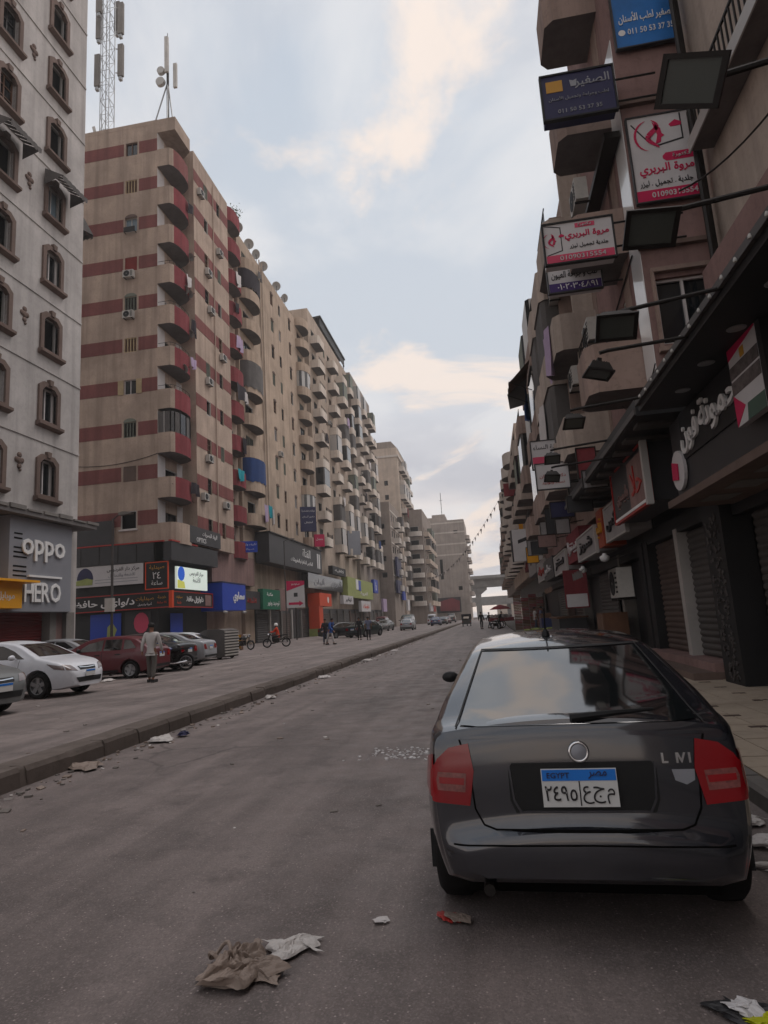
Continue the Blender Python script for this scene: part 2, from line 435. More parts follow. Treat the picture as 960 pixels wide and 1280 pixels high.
# raised service strip on the left with its worn kerb
def strip_mesh():
    mb = MB(); rnd = random.Random(3); ys = []; y = -40.0
    while y < 344:
        ys.append(y); y += .45 if y < 45 else 3.0
    rows = []
    for y in ys:
        j = lambda a: rnd.uniform(-a, a)
        k = 1.0 if y < 60 else .3
        rows.append([(-5.37 + j(.012) * k, y, -.02), (-5.40 + j(.014) * k, y, .17 + j(.01)), (-5.425 + j(.012) * k, y, .205 + j(.008)), (-5.62, y, .212 + j(.006)), (-5.80 + j(.02), y, .208), (-5.90 + j(.02), y, .202)])
    n = len(rows[0])
    mb.v = [p for r in rows for p in r]
    for i in range(len(rows) - 1):
        for k in range(n - 1):
            mb.f.append((i * n + k, i * n + k + 1, (i + 1) * n + k + 1, (i + 1) * n + k)); mb.m.append(0)
    return mb
kb = struct(obj('kerb', strip_mesh().mesh('kerb', m_kerb, True)))
y = 3.0; rk_ = random.Random(12)
for k in range(58):                                              # worn kerbstones with open joints
    l = rk_.uniform(.72, .92); dx = rk_.uniform(-.012, .012); dz = rk_.uniform(-.012, .008); ch = rk_.uniform(.015, .045)
    me = MB().prism([(-5.36 + dx, -.02), (-5.375 + dx, .19 + dz - ch), (-5.385 - ch + dx, .222 + dz), (-5.60 + dx, .226 + dz), (-5.61 + dx, -.02)], 0, l - rk_.uniform(.004, .016), 'y').mesh('kerbstone', m_kerb)
    obj('kerbstone', me, kb, (0, y, 0), (0, 0, rk_.uniform(-.012, .012))); y += l
sheet('service_road', -34.0, -5.86, -40, 344, .20, m_asph2)
# right pavement: slab, kerbstones and paving tiles
pv = struct(obj('pavement', MB().box(2.08, 7.0, -40, 300, -.02, .130).mesh('pavement', m_conc)))
rk = struct(obj('roadside_kerb', MB().box(1.97, 2.07, -40, 300, -.02, .10).mesh('roadside_kerb', m_conc)))
ksm = MB().prism([(-.08, 0), (.075, 0), (.075, .15), (-.045, .15), (-.075, .12)], -.295, .295, 'y').mesh('kerbstone', m_kerb2)
y = 2.0
while y < 32:
    obj('kerbstone', ksm, rk, (2.0 + random.uniform(-.006, .006), y, random.uniform(-.006, .006)), (0, random.uniform(-.02, .02), random.uniform(-.008, .008)))
    y += .605
tlm = MB().box(-.193, .193, -.193, .193, 0, .022).mesh('paving_tile', m_tile)
tld = MB().box(-.096, .096, -.046, .046, 0, .025).mesh('paving_inset', m_tiled)
for i in range(6):
    for j in range(28):
        x, y = 2.29 + i * .40, 3.2 + j * .40
        obj('paving_tile', tlm, pv, (x, y, .13 + random.uniform(-.003, .003)), (random.uniform(-.006, .006), random.uniform(-.006, .006), 0))
        if (i + 2 * j) % 4 == 1 and 4 < y < 13:
            obj('paving_inset', tld, pv, (x + .196, y + .05, .131), random.uniform(-.05, .05))
# broken patch in the lane with loose pale stones
mb = MB(); rr = random.Random(41)
for k in range(120):
    x, y_ = -1.12 + rr.gauss(0, .26), 7.95 + rr.gauss(0, .17); r_ = rr.uniform(.007, .02)
    mb.obox((x, y_, r_ * .2), (r_ * 2, r_ * 1.6, r_ * .8), Matrix.Rotation(rr.uniform(0, 6), 3, 'Z') @ Matrix.Rotation(rr.uniform(-.4, .4), 3, 'X'))
o = stuff(obj('loose_stones', mb.mesh('loose_stones', m_signw))); o['label'] = 'loose pale stones in a broken patch of the asphalt lane'; o['category'] = 'stones'

# ================================================================ facade kit
def wallp(mb, side, plane, a0, a1, z0, z1, ops, d=.22, mi=0):
    """a wall sheet in world axes with real openings and reveals"""
    A = sorted({a0, a1, *[v for o in ops for v in o[:2]]}); Z = sorted({z0, z1, *[v for o in ops for v in o[2:]]})
    A = [v for v in A if a0 <= v <= a1]; Z = [v for v in Z if z0 <= v <= z1]
    for i in range(len(A) - 1):
        j = 0
        while j < len(Z) - 1:
            am = (A[i] + A[i + 1]) / 2
            def hole(k): zm = (Z[k] + Z[k + 1]) / 2; return any(o[0] < am < o[1] and o[2] < zm < o[3] for o in ops)
            if hole(j): j += 1; continue
            k = j
            while k + 1 < len(Z) - 1 and not hole(k + 1): k += 1
            mb.quad(fp(side, plane, A[i], Z[j]), fp(side, plane, A[i + 1], Z[j]), fp(side, plane, A[i + 1], Z[k + 1]), fp(side, plane, A[i], Z[k + 1]), mi)
            j = k + 1
    for o in ops:
        c = [(o[0], o[2]), (o[1], o[2]), (o[1], o[3]), (o[0], o[3])]
        for q in range(4):
            (a, z), (b, y) = c[q], c[(q + 1) % 4]
            mb.quad(fp(side, plane, a, z), fp(side, plane, b, y), fp(side, plane, b, y, -d), fp(side, plane, a, z, -d), mi)
    return mb
def win_mesh(w, h, kind):
    """(frame mesh, pane mesh); front faces -y, wall plane y=0, sill at z=0"""
    f = MB(); p = MB(); t = .055; fm, pm = m_alu, m_glass
    if kind in ('dark', 'blue', 'wood', 'white'):
        fm = {'dark': m_iron, 'blue': m_alu, 'wood': m_wood, 'white': m_clothw}[kind]; pm = m_glassb if kind == 'blue' else m_glass
        f.box(-w / 2, w / 2, .09, .15, 0, t).box(-w / 2, w / 2, .09, .15, h - t, h)
        for x in (-w / 2, -t / 2, w / 2 - t): f.box(x, x + t, .088, .152, t, h - t)
        if h > 1.2 and kind in ('wood', 'dark'):
            for q in (1, 2): f.box(-w / 2 + t, w / 2 - t, .10, .14, h * q / 3 - .02, h * q / 3 + .02)
        p.box(-w / 2, w / 2, .16, .175, 0, h)
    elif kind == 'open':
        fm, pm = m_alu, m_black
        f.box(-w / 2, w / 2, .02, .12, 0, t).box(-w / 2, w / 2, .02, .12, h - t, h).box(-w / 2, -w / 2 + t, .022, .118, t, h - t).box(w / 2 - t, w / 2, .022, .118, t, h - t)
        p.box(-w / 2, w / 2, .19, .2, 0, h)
    else:
        fm = {'lg': m_shut_g, 'lc': m_shut_c, 'board': m_shut_r, 'brick': m_trim}[kind]; pm = {'lg': m_iron, 'lc': m_wood, 'board': m_shut_r, 'brick': m_trim}[kind]
        if kind in ('lg', 'lc'):
            n = 4
            for k in range(n + 1): x = -w / 2 + (w - t) * k / n; f.box(x, x + t, .03, .08, 0, h)
            f.box(-w / 2, w / 2, .035, .075, 0, t).box(-w / 2, w / 2, .035, .075, h - t, h)
            q = .08
            while q < h - .06: p.obox((0, .07, q), (w - .02, .012, .05), Matrix.Rotation(.5, 3, 'X')); q += .075
        else:
            f.box(-w / 2, w / 2, .04, .10, 0, h); p.box(-w / 2 + .1, w / 2 - .1, .03, .05, .1, h - .1)
    return f.mesh('window', fm), p.mesh('pane', pm)
def window(par, side, plane, a, z, w, h, kind, panes=True):
    f, p = shared(('win', round(w, 2), round(h, 2), kind), lambda: win_mesh(w, h, kind))
    o = obj('window', f, par, sub(fp(side, plane, a, z), par.location), ROT[side])
    obj('pane', p, o)
    return o
def offset_in(pl, t):
    o = []
    for i, p in enumerate(pl):
        a = Vector(pl[max(i - 1, 0)]); b = Vector(pl[min(i + 1, len(pl) - 1)]); d = (b - a).normalized()
        n = Vector((-d.y, d.x)); o.append((p[0] + n.x * t, p[1] + n.y * t))
    o[0] = (o[0][0], pl[0][1]); o[-1] = (o[-1][0], pl[-1][1])
    return o
def balcony_mesh(pl, h=1.0, slab=.18, t=.12, lip=0.0, mat_ids=None, mats=None):
    """pl: plan from left wall point, round the front (-y), to right wall point; z=0 is the slab underside"""
    mb = MB(); q = offset_in(pl, t)
    mb.prism(pl, 0, slab, 'z', 1)
    for i in range(len(pl) - 1):
        a, b, c, d = pl[i], pl[i + 1], q[i + 1], q[i]; mi = mat_ids[i] if mat_ids else 0
        V = [(*a, slab * .0 - .0), (*b, 0), (*b, slab + h), (*a, slab + h), (*d, slab), (*c, slab), (*c, slab + h), (*d, slab + h)]
        o = .004                                                  # outer skin sits just proud of the slab edge
        n = (Vector(b) - Vector(a)).normalized(); n = Vector((n.y, -n.x)) * o
        V[0] = (a[0] + n.x, a[1] + n.y, -.004); V[1] = (b[0] + n.x, b[1] + n.y, -.004)
        V[2] = (b[0] + n.x, b[1] + n.y, slab + h); V[3] = (a[0] + n.x, a[1] + n.y, slab + h)
        mb.add(V, [(0, 1, 2, 3), (3, 2, 6, 7), (4, 5, 6, 7), (0, 1, 5, 4)], mi)
    return mb.mesh('balcony', mats or [m_beige, m_soffit])
def arc_plan(w, d, n=8, flat=.25):
    return [(-w / 2, 0), (-w / 2, -d * flat)] + [(-w / 2 * math.cos(PI * k / n), -d * flat - d * (1 - flat) * math.sin(PI * k / n)) for k in range(1, n)] + [(w / 2, -d * flat), (w / 2, 0)]
def box_plan(w, d, ch=.15): return [(-w / 2, 0), (-w / 2, -d + ch), (-w / 2 + ch, -d), (w / 2 - ch, -d), (w / 2, -d + ch), (w / 2, 0)]
def balcony(par, key, me_fn, side, plane, a, z, door=True, dw=1.6, dh=2.1, name='balcony', dm=None):
    me = shared(key, me_fn)
    o = obj(name, me, par, sub(fp(side, plane, a, z), par.location), ROT[side])
    return o
# wall-mounted odds and ends: things of their own
def ac_mesh():
    b = MB().box(-.42, .42, -.36, -.06, .05, .62)
    g = MB().lathe([(.24, -.366), (.24, -.375), (.20, -.378), (.03, -.372)], 18, 'y', (-.1, 0, .335))
    for k in range(5): g.box(.2, .36, -.370, -.362, .14 + k * .09, .18 + k * .09)
    br = MB()
    br.box(-.02, .02, -.38, -.002, .0, .045)
    return b.mesh('casing', m_acw), g.mesh('fan_grille', m_grille), br.mesh('bracket', m_iron)
ORD = ['first', 'second', 'third', 'fourth', 'fifth', 'sixth', 'seventh', 'eighth', 'ninth', 'tenth', 'eleventh', 'twelfth', 'thirteenth', 'fourteenth']
def ac(side, plane, a, z, label, group):
    c, g, b = shared('ac', ac_mesh)
    t = thing('air_conditioner', label, 'air conditioner', fp(side, plane, a, z, .0), ROT[side], group)
    cc = obj('casing', c, t); obj('fan_grille', g, cc); obj('bracket', b, t, (-.3, 0, 0)); obj('bracket', b, t, (.3, 0, 0))
    return t
def dish_mesh():
    d = MB().lathe([(.02, -.02), (.18, .0), (.32, .045), (.42, .10), (.43, .095), (.32, .03), (.18, -.015), (.02, -.035)], 16, 'y')
    a = MB().tube([(0, .0, -.36), (0, -.30, -.12), (0, -.42, .0)], .014, 5).box(-.04, .04, -.50, -.40, -.04, .05)
    p = MB().tube([(0, .02, 0), (0, .10, -.05), (0, .12, -.75)], .025, 6)
    return d.mesh('reflector', m_dish, True), a.mesh('feed_arm', m_iron), p.mesh('mast', m_iron)
def dish(loc, rz, label, group, sc=1.0):
    d, a, p = shared('dish', dish_mesh)
    t = thing('satellite_dish', label, 'satellite dish', loc, 0.0, group); t.rotation_euler = (0, 0, rz); t.scale = (sc, sc, sc)
    tilt = (R(-28), 0, 0)
    q = obj('reflector', d, t, (0, 0, .75), tilt); obj('feed_arm', a, q); obj('mast', p, t, (0, 0, .75))
    return t
def body_shell(mb, x0, x1, y0, y1, z0, z1, skip='', mi=0):
    """box without the facades listed in skip"""
    P = [(x0, y0), (x1, y0), (x1, y1), (x0, y1)]
    for k, s in enumerate('SENW'):
        if s in skip: continue
        (a, b), (c, d) = P[k], P[(k + 1) % 4]
        mb.quad((a, b, z0), (c, d, z0), (c, d, z1), (a, b, z1), mi)
    return mb.quad((x0, y0, z1), (x1, y0, z1), (x1, y1, z1), (x0, y1, z1), mi)
def parapet(mb, x0, x1, y0, y1, z, h=.9, t=.2, mi=0):
    mb.box(x0, x1, y0, y0 + t, z, z + h, mi).box(x0, x1, y1 - t, y1, z, z + h, mi)
    return mb.box(x0, x0 + t, y0 + t, y1 - t, z, z + h, mi).box(x1 - t, x1, y0 + t, y1 - t, z, z + h, mi)
def wmesh(mb, name, m, par, smooth=False):
    """world-axis mesh parented under an unrotated thing"""
    return obj(name, mb.mesh(name, m, smooth), par, sub((0, 0, 0), par.location))

# ================================================================ B1: off-white block on the far left
b1 = thing('apartment_block', 'off-white block with brown framed windows at the left edge, grey phone shop at its foot', 'building', (-19.5, 20, 0))
P1 = -19.5; ops = []; wz = [9.0 + 3.49 * k for k in range(10)]
cols1 = [25.5, 22.2, 18.9, 15.6, 12.3, 9.0]
for z in wz:
    for a in cols1: ops.append((a - .52, a + .52, z - .85, z + .80))
mb = MB(); wallp(mb, 'E', P1, 6.0, 27.8, 0, 46, ops, .28); body_shell(mb, -33, P1, 6, 27.8, 0, 46, 'E')
wmesh(mb, 'wall', m_white, b1)
mb = MB(); parapet(mb, -33, P1 + .02, 6, 27.82, 46, .9); wmesh(mb, 'parapet', m_white, b1)
def frame1():
    def ring(w0, w1, ch):                       # chamfered head
        return w0, w1, ch
    f = MB()
    o = [(-.74, -1.0), (.74, -1.0), (.74, .78), (.42, 1.02), (-.42, 1.02), (-.74, .78)]
    i = [(-.52, -.85), (.52, -.85), (.52, .60), (.30, .80), (-.30, .80), (-.52, .60)]
    n = 6; y0 = -.10
    V = [(x, y0, z) for x, z in o] + [(x, y0, z) for x, z in i] + [(x, 0, z) for x, z in o] + [(x, .12, z) for x, z in i]
    F = [(k, (k + 1) % n, n + (k + 1) % n, n + k) for k in range(n)] + [(k, (k + 1) % n, 2 * n + (k + 1) % n, 2 * n + k) for k in range(n)] + [(n + k, n + (k + 1) % n, 3 * n + (k + 1) % n, 3 * n + k) for k in range(n)]
    f.add(V, F)
    return f.mesh('window_surround', m_trim)
def sill1():
    return MB().prism([(-.02, -1.22), (-.26, -1.12), (-.26, -1.0), (-.02, -.98)], -.84, .84, 'x').mesh('sill', m_trim)
def key1(): return MB().prism([(-.10, .9), (.10, .9), (.14, 1.18), (-.14, 1.18)], -.17, 0, 'y').mesh('keystone', m_trim)
fr1, si1, ke1 = frame1(), sill1(), key1()
kinds = ['white', 'white', 'open', 'white', 'blue', 'open', 'open', 'open', 'wood', 'dark']
for ci, a in enumerate(cols1):
    for k, z in enumerate(wz):
        o = window(b1, 'E', P1 - .10, a, z - .85, 1.04, 1.65, kinds[(k + ci * 3) % 10])
        l = sub(fp('E', P1, a, z), b1.location)
        s = obj('window_surround', fr1, b1, l, ROT['E']); obj('sill', si1, s); obj('keystone', ke1, s)
for k in range(11):
    z = 7.15 + 3.49 * k
    wmesh(MB().box(P1, P1 + .045, 6, 27.78, z - .05, z + .05), 'string_course', m_white, b1)
def rosette():
    mb = MB()
    for k, (x, z, r) in enumerate([(0, 0, .17), (0, .24, .13), (0, -.26, .12), (.15, .02, .13), (-.15, .02, .13), (.06, -.42, .07)]):
        mb.lathe([(r, 0), (r * .9, -.05), (r * .4, -.075), (.001, -.06)], 9, 'y', (x, 0, z))
    return mb.mesh('rosette', m_trim, True)
ro = rosette()
for k, z in enumerate((9.4, 16.2, 23.0, 30.0, 37)):
    obj('rosette', ro, b1, sub(fp('E', P1, 23.75, z), b1.location), ROT['E'])
    obj('rosette', ro, b1, sub(fp('E', P1, 17.2, z), b1.location), ROT['E'])
# corrugated awnings over two windows and one on the far flank
def awning_mesh(w, d, drop):
    mb = MB(); n = 12
    for k in range(n):
        x0, x1 = -w / 2 + w * k / n, -w / 2 + w * (k + 1) / n; dz = .03 * (k % 2)
        mb.quad((x0, -.02, dz), (x1, -.02, dz), (x1, -d, -drop + dz), (x0, -d, -drop + dz))
        mb.quad((x0, -d, -drop + dz), (x1, -d, -drop + dz), (x1, -d + .02, -drop - .28 + .05 * (k % 3)), (x0, -d + .02, -drop - .28 + .05 * ((k + 1) % 3)))
    mb.add([(-w / 2, 0, 0), (-w / 2, -d, -drop), (-w / 2, 0, -drop - .3)], [(0, 1, 2)]); mb.add([(w / 2, 0, 0), (w / 2, -d, -drop), (w / 2, 0, -drop - .3)], [(0, 1, 2)])
    return mb.mesh('awning', m_cloth)
awm = awning_mesh(1.9, 1.0, .55)
for side, pl, a, z, lb in (('E', P1, 25.6, 24.25, 'ragged dark awning over the off-white block\'s window nearest its right edge'), ('E', P1, 22.2, 24.4, 'dark awning cut by the left picture edge on the off-white block'),
                       ('N', 27.8, -20.6, 24.0, 'ragged dark awning jutting past the off-white block\'s right edge')):
    tag(obj('window_awning', awm, None, fp(side, pl, a, z, .1), ROT[side]), lb, 'awning', 'awnings on the off-white block')
tag(obj('side_shutter', MB().box(-.5, .5, -.25, 0, 0, 2.0).mesh('side_shutter', m_cloth), None, (-20.3, 27.8, 15.0), PI), 'dark shutter standing out from the off-white block\'s right flank', 'shutter')

# phone shop under B1
def letter_row(par, s, m, x0, z, h, gap, y, depth=.06, bold=.03, adv=None):
    x = x0
    for ch in s:
        me = text_mesh(ch, m, h * (1.36 if ch in 'p' else 1.0), None, depth, bold)
        if adv:
            for v in me.vertices: v.co.x *= adv / .8
        wd = max(v.co.x for v in me.vertices) * 2
        obj('letter', me, par, (x + wd / 2, y, z - (h * .18 if ch in 'p' else 0)))
        x += wd + gap
sg = thing('shop_sign', 'large grey sign box with white raised oppo and HERO letters', 'sign', (-18.6, 24.4, 2.85), ROT['E'])
mb = MB().prism([(-2.1, .85), (-2.1, 0), (1.75, 0), (2.25, .5), (2.25, .85)], 0, 3.85, 'z')
obj('panel', mb.mesh('panel', m_signgrey), sg)
obj('return_edge', MB().box(-2.1, 1.75, -.02, 0, 0, .12).mesh('return_edge', m_signgrey), sg)
letter_row(sg, 'oppo', m_textw, -1.46, 2.66, .66, .07, -.03, .05, .012)
letter_row(sg, 'HERO', m_textw, -1.26, .80, .82, .05, -.03, .05, .012, .62)
for k in range(11):
    if k == 4 or k == 8: continue
    z = 1.25 + k * .19 if k > 0 else 1.25
    obj('vent_slit', MB().box(-1.86, -1.12 if k < 8 else -1.4, -.012, .0, z - .03, z + .03).mesh('vent_slit', m_black), sg)
obj('light_bar', MB().box(-1.05, 1.0, -.10, -.004, 1.42, 1.50).mesh('light_bar', m_textw), sg)
mb = MB().box(P1 + .02, -18.25, 13, 27.5, 6.74, 6.92); wmesh(mb, 'canopy_slab', m_soffit, b1)
for k in range(14):
    y = 14 + k * .98
    wmesh(MB().box(-18.42, -18.20, y, y + .86, 6.925, 7.0 + .05 * (k % 3)), 'tile_edge', m_conc, b1)
ys = thing('shop_sign', 'yellow sign box cut by the left picture edge', 'sign', (-18.15, 22.1, 2.95), ROT['E'])
obj('panel', MB().box(-1.6, .45, 0, .6, 0, 1.0).mesh('panel', m_yellow), ys); obj('lid', MB().box(-1.7, 1.0, -.35, .6, 1.003, 1.09).mesh('lid', m_yellow), ys)
letters(ys, 'موبايل', m_textw, -.42, .45, 0, .34)
def shutter_panel(par, side, plane, a0, a1, z0, z1, m, step=.12):
    T = par.location; w = a1 - a0
    n = max(3, int((z1 - z0) / step)); s = (z1 - z0) / n
    me = shared(('slat', round(w, 2), round(s, 3), m.name), lambda: MB().prism([(0, 0), (-.03, s * .35), (-.03, s * .6), (0, s * .93)], -w / 2, w / 2, 'x').mesh('slat', m))
    bk = obj('roller_shutter', MB().box(-w / 2, w / 2, .004, .03, 0, z1 - z0).mesh('roller_shutter', m), par, sub(fp(side, plane, (a0 + a1) / 2, z0), T), ROT[side])
    for k in range(n): obj('slat', me, bk, (0, 0, k * s))
    return bk
shutter_panel(b1, 'E', P1 + .12, 20.2, 25.3, .25, 2.9, m_redsh)
wmesh(MB().box(P1 + .01, P1 + .5, 25.35, 25.75, .2, 2.85), 'pillar', m_conc, b1); wmesh(MB().box(P1 + .01, P1 + .5, 26.45, 27.0, .2, 2.85), 'pillar', m_conc, b1)
wmesh(MB().box(P1 + .01, P1 + .3, 25.76, 26.44, .2, 2.85), 'pillar_panel', m_pinkr, b1)

# ================================================================ B2: tall striped corner block
P2, S2 = -22.3, 40.6
b2 = thing('striped_block', 'tall beige corner block with dull red horizontal stripes and red balconies', 'building', (P2, S2, 0))
zk = [9.75 + 3.27 * k for k in range(10)]; TOP2 = 41.0
opsS = [(-24.95, -23.95, z - .58, z + .55) for k, z in enumerate(zk) if k]; opsS.append((-25.1, -23.9, zk[0] - .75, zk[0] + .55))
opsE = []
EW = [(46.6, .75, 1.25), (49.2, .7, 1.3)]; PE, BY0, BY1 = -21.1, 44.3, 51.3; opsB = []
for k, z in enumerate(zk):
    for j, (a, w, h) in enumerate(EW):
        if (k * 2 + j) % 7 == 3: continue
        opsB.append((a - w / 2, a + w / 2, z - .7, z - .7 + h))
    opsE.append((41.7, 43.4, z - 1.75, z + .45))
    opsE.append((52.9, 54.5, z - 1.75, z + .45))
mb = MB(); wallp(mb, 'S', S2, -36, P2, 0, TOP2, opsS, .3); wallp(mb, 'E', P2, S2, 55.5, 0, TOP2, opsE, .3); wallp(mb, 'E', PE, BY0, BY1, 8, TOP2, opsB, .3); mb.quad((P2, BY0, 8), (PE, BY0, 8), (PE, BY0, TOP2), (P2, BY0, TOP2)); mb.quad((P2, BY1, 8), (PE, BY1, 8), (PE, BY1, TOP2), (P2, BY1, TOP2)); mb.quad((P2, BY0, TOP2), (PE, BY0, TOP2), (PE, BY1, TOP2), (P2, BY1, TOP2)); mb.quad((P2, BY0, 8), (PE, BY0, 8), (PE, BY1, 8), (P2, BY1, 8)); body_shell(mb, -36, P2, S2, 55.5, 0, TOP2, 'SE')
wmesh(mb, 'wall', m_beige, b2)
# painted bands, laid proud of the render, cut round the windows
for k, z in enumerate(zk):
    z0, z1 = z - .52, z + .52
    for a0, a1 in ((-36, -25.1), (-23.8, P2 - .002)): wmesh(MB().box(a0, a1, S2 - .02, S2, z0, z1), 'stripe', m_red, b2)
    cuts = sorted([(o[0], o[1]) for o in opsB if o[2] < z1 and o[3] > z0]); a = BY0 + .01
    for c0, c1 in cuts:
        if c0 - .04 > a: wmesh(MB().box(PE, PE + .02, a, c0 - .04, z0, z1), 'stripe', m_red, b2)
        a = c1 + .04
    wmesh(MB().box(PE, PE + .02, a, BY1 - .01, z0, z1), 'stripe', m_red, b2)
    wmesh(MB().box(P2, P2 + .015, S2 + .01, 41.66, z - 1.7, z + 1.2).box(P2, P2 + .015, 43.44, 44.3, z - 1.7, z + 1.2), 'white_reveal', m_clothw, b2)
kS = ['open', 'brick', 'lg', 'white', 'lc', 'lg', 'board', 'blue', 'lc', 'wood']
for k, z in enumerate(zk):
    if k == 0: window(b2, 'S', S2 - .0, -24.5, z - .75, 1.2, 1.3, 'open')
    else: window(b2, 'S', S2, -24.45, z - .58, 1.0, 1.13, kS[k])
def archhead(): return MB().prism([(-.5 * math.cos(PI * k / 8), .02 + .28 * math.sin(PI * k / 8)) for k in range(9)], -.05, 0, 'y')
for k in (2, 5, 7): obj('arch_head', shared(('arch', k == 7), lambda: archhead().mesh('arch_head', m_trim if k == 7 else m_shut_g)), b2, sub((-24.45, S2, zk[k] + .55), b2.location))
sl = MB().box(-.42, 0, -.05, 0, 0, 1.1)
for k in range(7): sl.box(-.38, -.04, -.065, -.05, .1 + k * .14, .17 + k * .14)
slm = sl.mesh('open_shutter', m_shut_c)
obj('open_shutter', slm, b2, sub((-24.97, S2 - .02, zk[3] - .58), b2.location)); obj('open_shutter', slm, b2, sub((-23.52, S2 - .02, zk[3] - .58), b2.location))
wmesh(MB().box(-25.2, -23.8, S2 - .12, S2 - .001, zk[0] - .86, zk[0] - .76), 'sill', m_clothw, b2)
wmesh(MB().box(-24.9, -24.0, S2 - .3, S2 - .25, zk[7] - .75, zk[7] - .35).box(-24.9, -24.86, S2 - .25, S2, zk[7] - .75, zk[7] - .7).box(-24.04, -24.0, S2 - .25, S2, zk[7] - .75, zk[7] - .7), 'window_rack', m_iron, b2)
for k, z in enumerate(zk):
    for j, (a, w_, h) in enumerate(EW):
        if (k * 2 + j) % 7 == 3: continue
        window(b2, 'E', PE, a, z - .7, w_, h, ['dark', 'wood', 'lg', 'dark', 'open'][(k * 3 + j) % 5])
    window(b2, 'E', P2, 42.55, z - 1.75, 1.7, 2.2, ['dark', 'open', 'wood', 'dark'][k % 4])
    window(b2, 'E', P2, 53.7, z - 1.75, 1.6, 2.2, ['open', 'dark', 'wood'][k % 3])
# corner balconies: plan in facade coordinates (local x = world Y)
plA = [(-1.8, 0), (-1.8, -.98), (-1.55, -1.22), (-1.0, -1.38), (-.2, -1.44), (.55, -1.36), (1.1, -1.12), (1.5, -.65), (1.75, 0)]
for k, z in enumerate(zk):
    me = shared('balA', lambda: balcony_mesh(plA, 1.28, .2, .13, 0, [2, 2, 0, 0, 0, 0, 0, 0], [m_redb, m_soffit, m_beige]))
    if k == 9: me = shared('balA9', lambda: balcony_mesh(plA, 1.28, .2, .13, 0, [2, 2, 0, 0, 0, 0, 0, 0], [m_red, m_soffit, m_beige]))
    if k == 0: me = shared('balA0', lambda: balcony_mesh(plA, 1.28, .2, .13, 0, [2] * 8, [m_redb, m_soffit, m_beige]))
    obj('balcony', me, b2, sub(fp('E', P2, 42.4, z - 1.95), b2.location), ROT['E'])
    if k == 2:
        mb = MB(); q = offset_in(plA, .05)
        for i in range(8):
            a, b = Vector(q[i]), Vector(q[i + 1]); n = 2 if (b - a).length > .9 else 1
            for j in range(n + 1):
                p = a.lerp(b, j / n); mb.box(p.x - .03, p.x + .03, p.y - .03, p.y + .03, 1.48, 3.07)
        gl = obj('balcony_glazing', mb.mesh('balcony_glazing', m_alu), b2, sub(fp('E', P2, 42.4, z - 1.95), b2.location), ROT['E'])
        for i in range(8):
            a, b = q[i], q[i + 1]
            obj('pane', MB().quad((*a, 1.5), (*b, 1.5), (*b, 3.05), (*a, 3.05)).mesh('pane', m_cloth if i % 2 == 0 else m_glass), gl)
    if k in (3, 4, 5, 6):
        mb = MB()
        q = offset_in(plA, .06)
        for i in range(8): mb.tube([(*q[i], 1.78), (*q[i + 1], 1.78)], .018, 5)
        for p in q[1:-1]: mb.tube([(*p, 1.48), (*p, 1.79)], .016, 5)
        obj('balcony_rail', mb.mesh('balcony_rail', m_iron), b2, sub(fp('E', P2, 42.4, z - 1.95), b2.location), ROT['E'])
mb = MB(); pl = plA[:1] + [(-1.8, -1.5), (-1.0, -1.5), (.7, -1.5), (1.75, 0)]
mb.prism(pl, 0, TOP2 + .34 - zk[9] - 1.02, 'z')
obj('roof_overhang', mb.mesh('roof_overhang', m_beige), b2, sub(fp('E', P2, 42.4, zk[9] + 1.02), b2.location), ROT['E'])
plB = [(-1.5, 0), (-1.46, -.7), (-1.1, -1.0), (-.5, -1.12), (.5, -1.12), (1.1, -1.0), (1.46, -.7), (1.5, 0)]
for k, z in enumerate(zk):
    obj('balcony', shared('balB', lambda: balcony_mesh(plB, 1.25, .2, .13, 0, None, [m_redb, m_soffit])), b2, sub(fp('E', P2, 53.8, z - 1.95), b2.location), ROT['E'])
obj('balcony', CACHE['balB'], b2, sub(fp('E', P2, 53.8, zk[9] + 1.32), b2.location), ROT['E'])
mb = MB(); parapet(mb, -36, P2 + .01, S2 - .01, 55.5, TOP2, .35); mb.box(P2, PE + .01, BY0, BY1, TOP2 + .002, TOP2 + .35); wmesh(mb, 'parapet', m_beige, b2)
wmesh(MB().box(-26, -24, 50.0, 54, TOP2 + .0, TOP2 + 2.2), 'roof_room', m_beige, b2)
# drain pipe
wmesh(MB().tube([(PE + .09, 47.9, 8), (PE + .09, 47.9, 40.6)], .045, 6), 'drain_pipe', m_beige, b2)
# air conditioners on B2
for k in (6, 5): ac('S', S2, -24.5, zk[k] - 1.30, 'white air conditioner below the %s on the striped block' % ('red boarded window' if k == 6 else 'grey arched shutters'), 'air conditioners on the striped block')
for n_, (a, k) in enumerate([(45.3, 9), (46.6, 7), (47.0, 6), (49.3, 5), (46.4, 4), (46.2, 2), (49.4, 1), (45.3, 1), (49.0, 8)]):
    ac('E', PE, a, zk[k] - 1.5, 'air conditioner at the %s stripe from the striped block\'s top%s' % (ORD[9 - k], ', beside the corner balconies' if a == 45.3 else ''), 'air conditioners on the striped block')
ac('E', P2, 41.2, zk[4] - 1.1, 'air conditioner inside the striped block\'s corner balcony', 'air conditioners on the striped block')
dk = 0
for (a, k, o) in [(43.2, 7, 1.5), (42.3, 6, 1.5), (43.0, 6, 1.5), (43.1, 5, 1.5), (42.0, 4, 1.5)]:
    dk += 1
    dish(fp('E', P2, a, zk[k] - 2.3, o), R(150), '%s satellite dish down the striped block\'s corner balconies' % ORD[dk - 1], 'satellite dishes on the striped block balconies', .75)
for n_, (x, y) in enumerate([(-22.6, 53.2), (-22.8, 54.8)]):
    dish((x, y, TOP2 + .3), R(200 + 30 * n_), '%s satellite dish on the striped block\'s far roof corner' % ORD[n_], 'roof dishes')
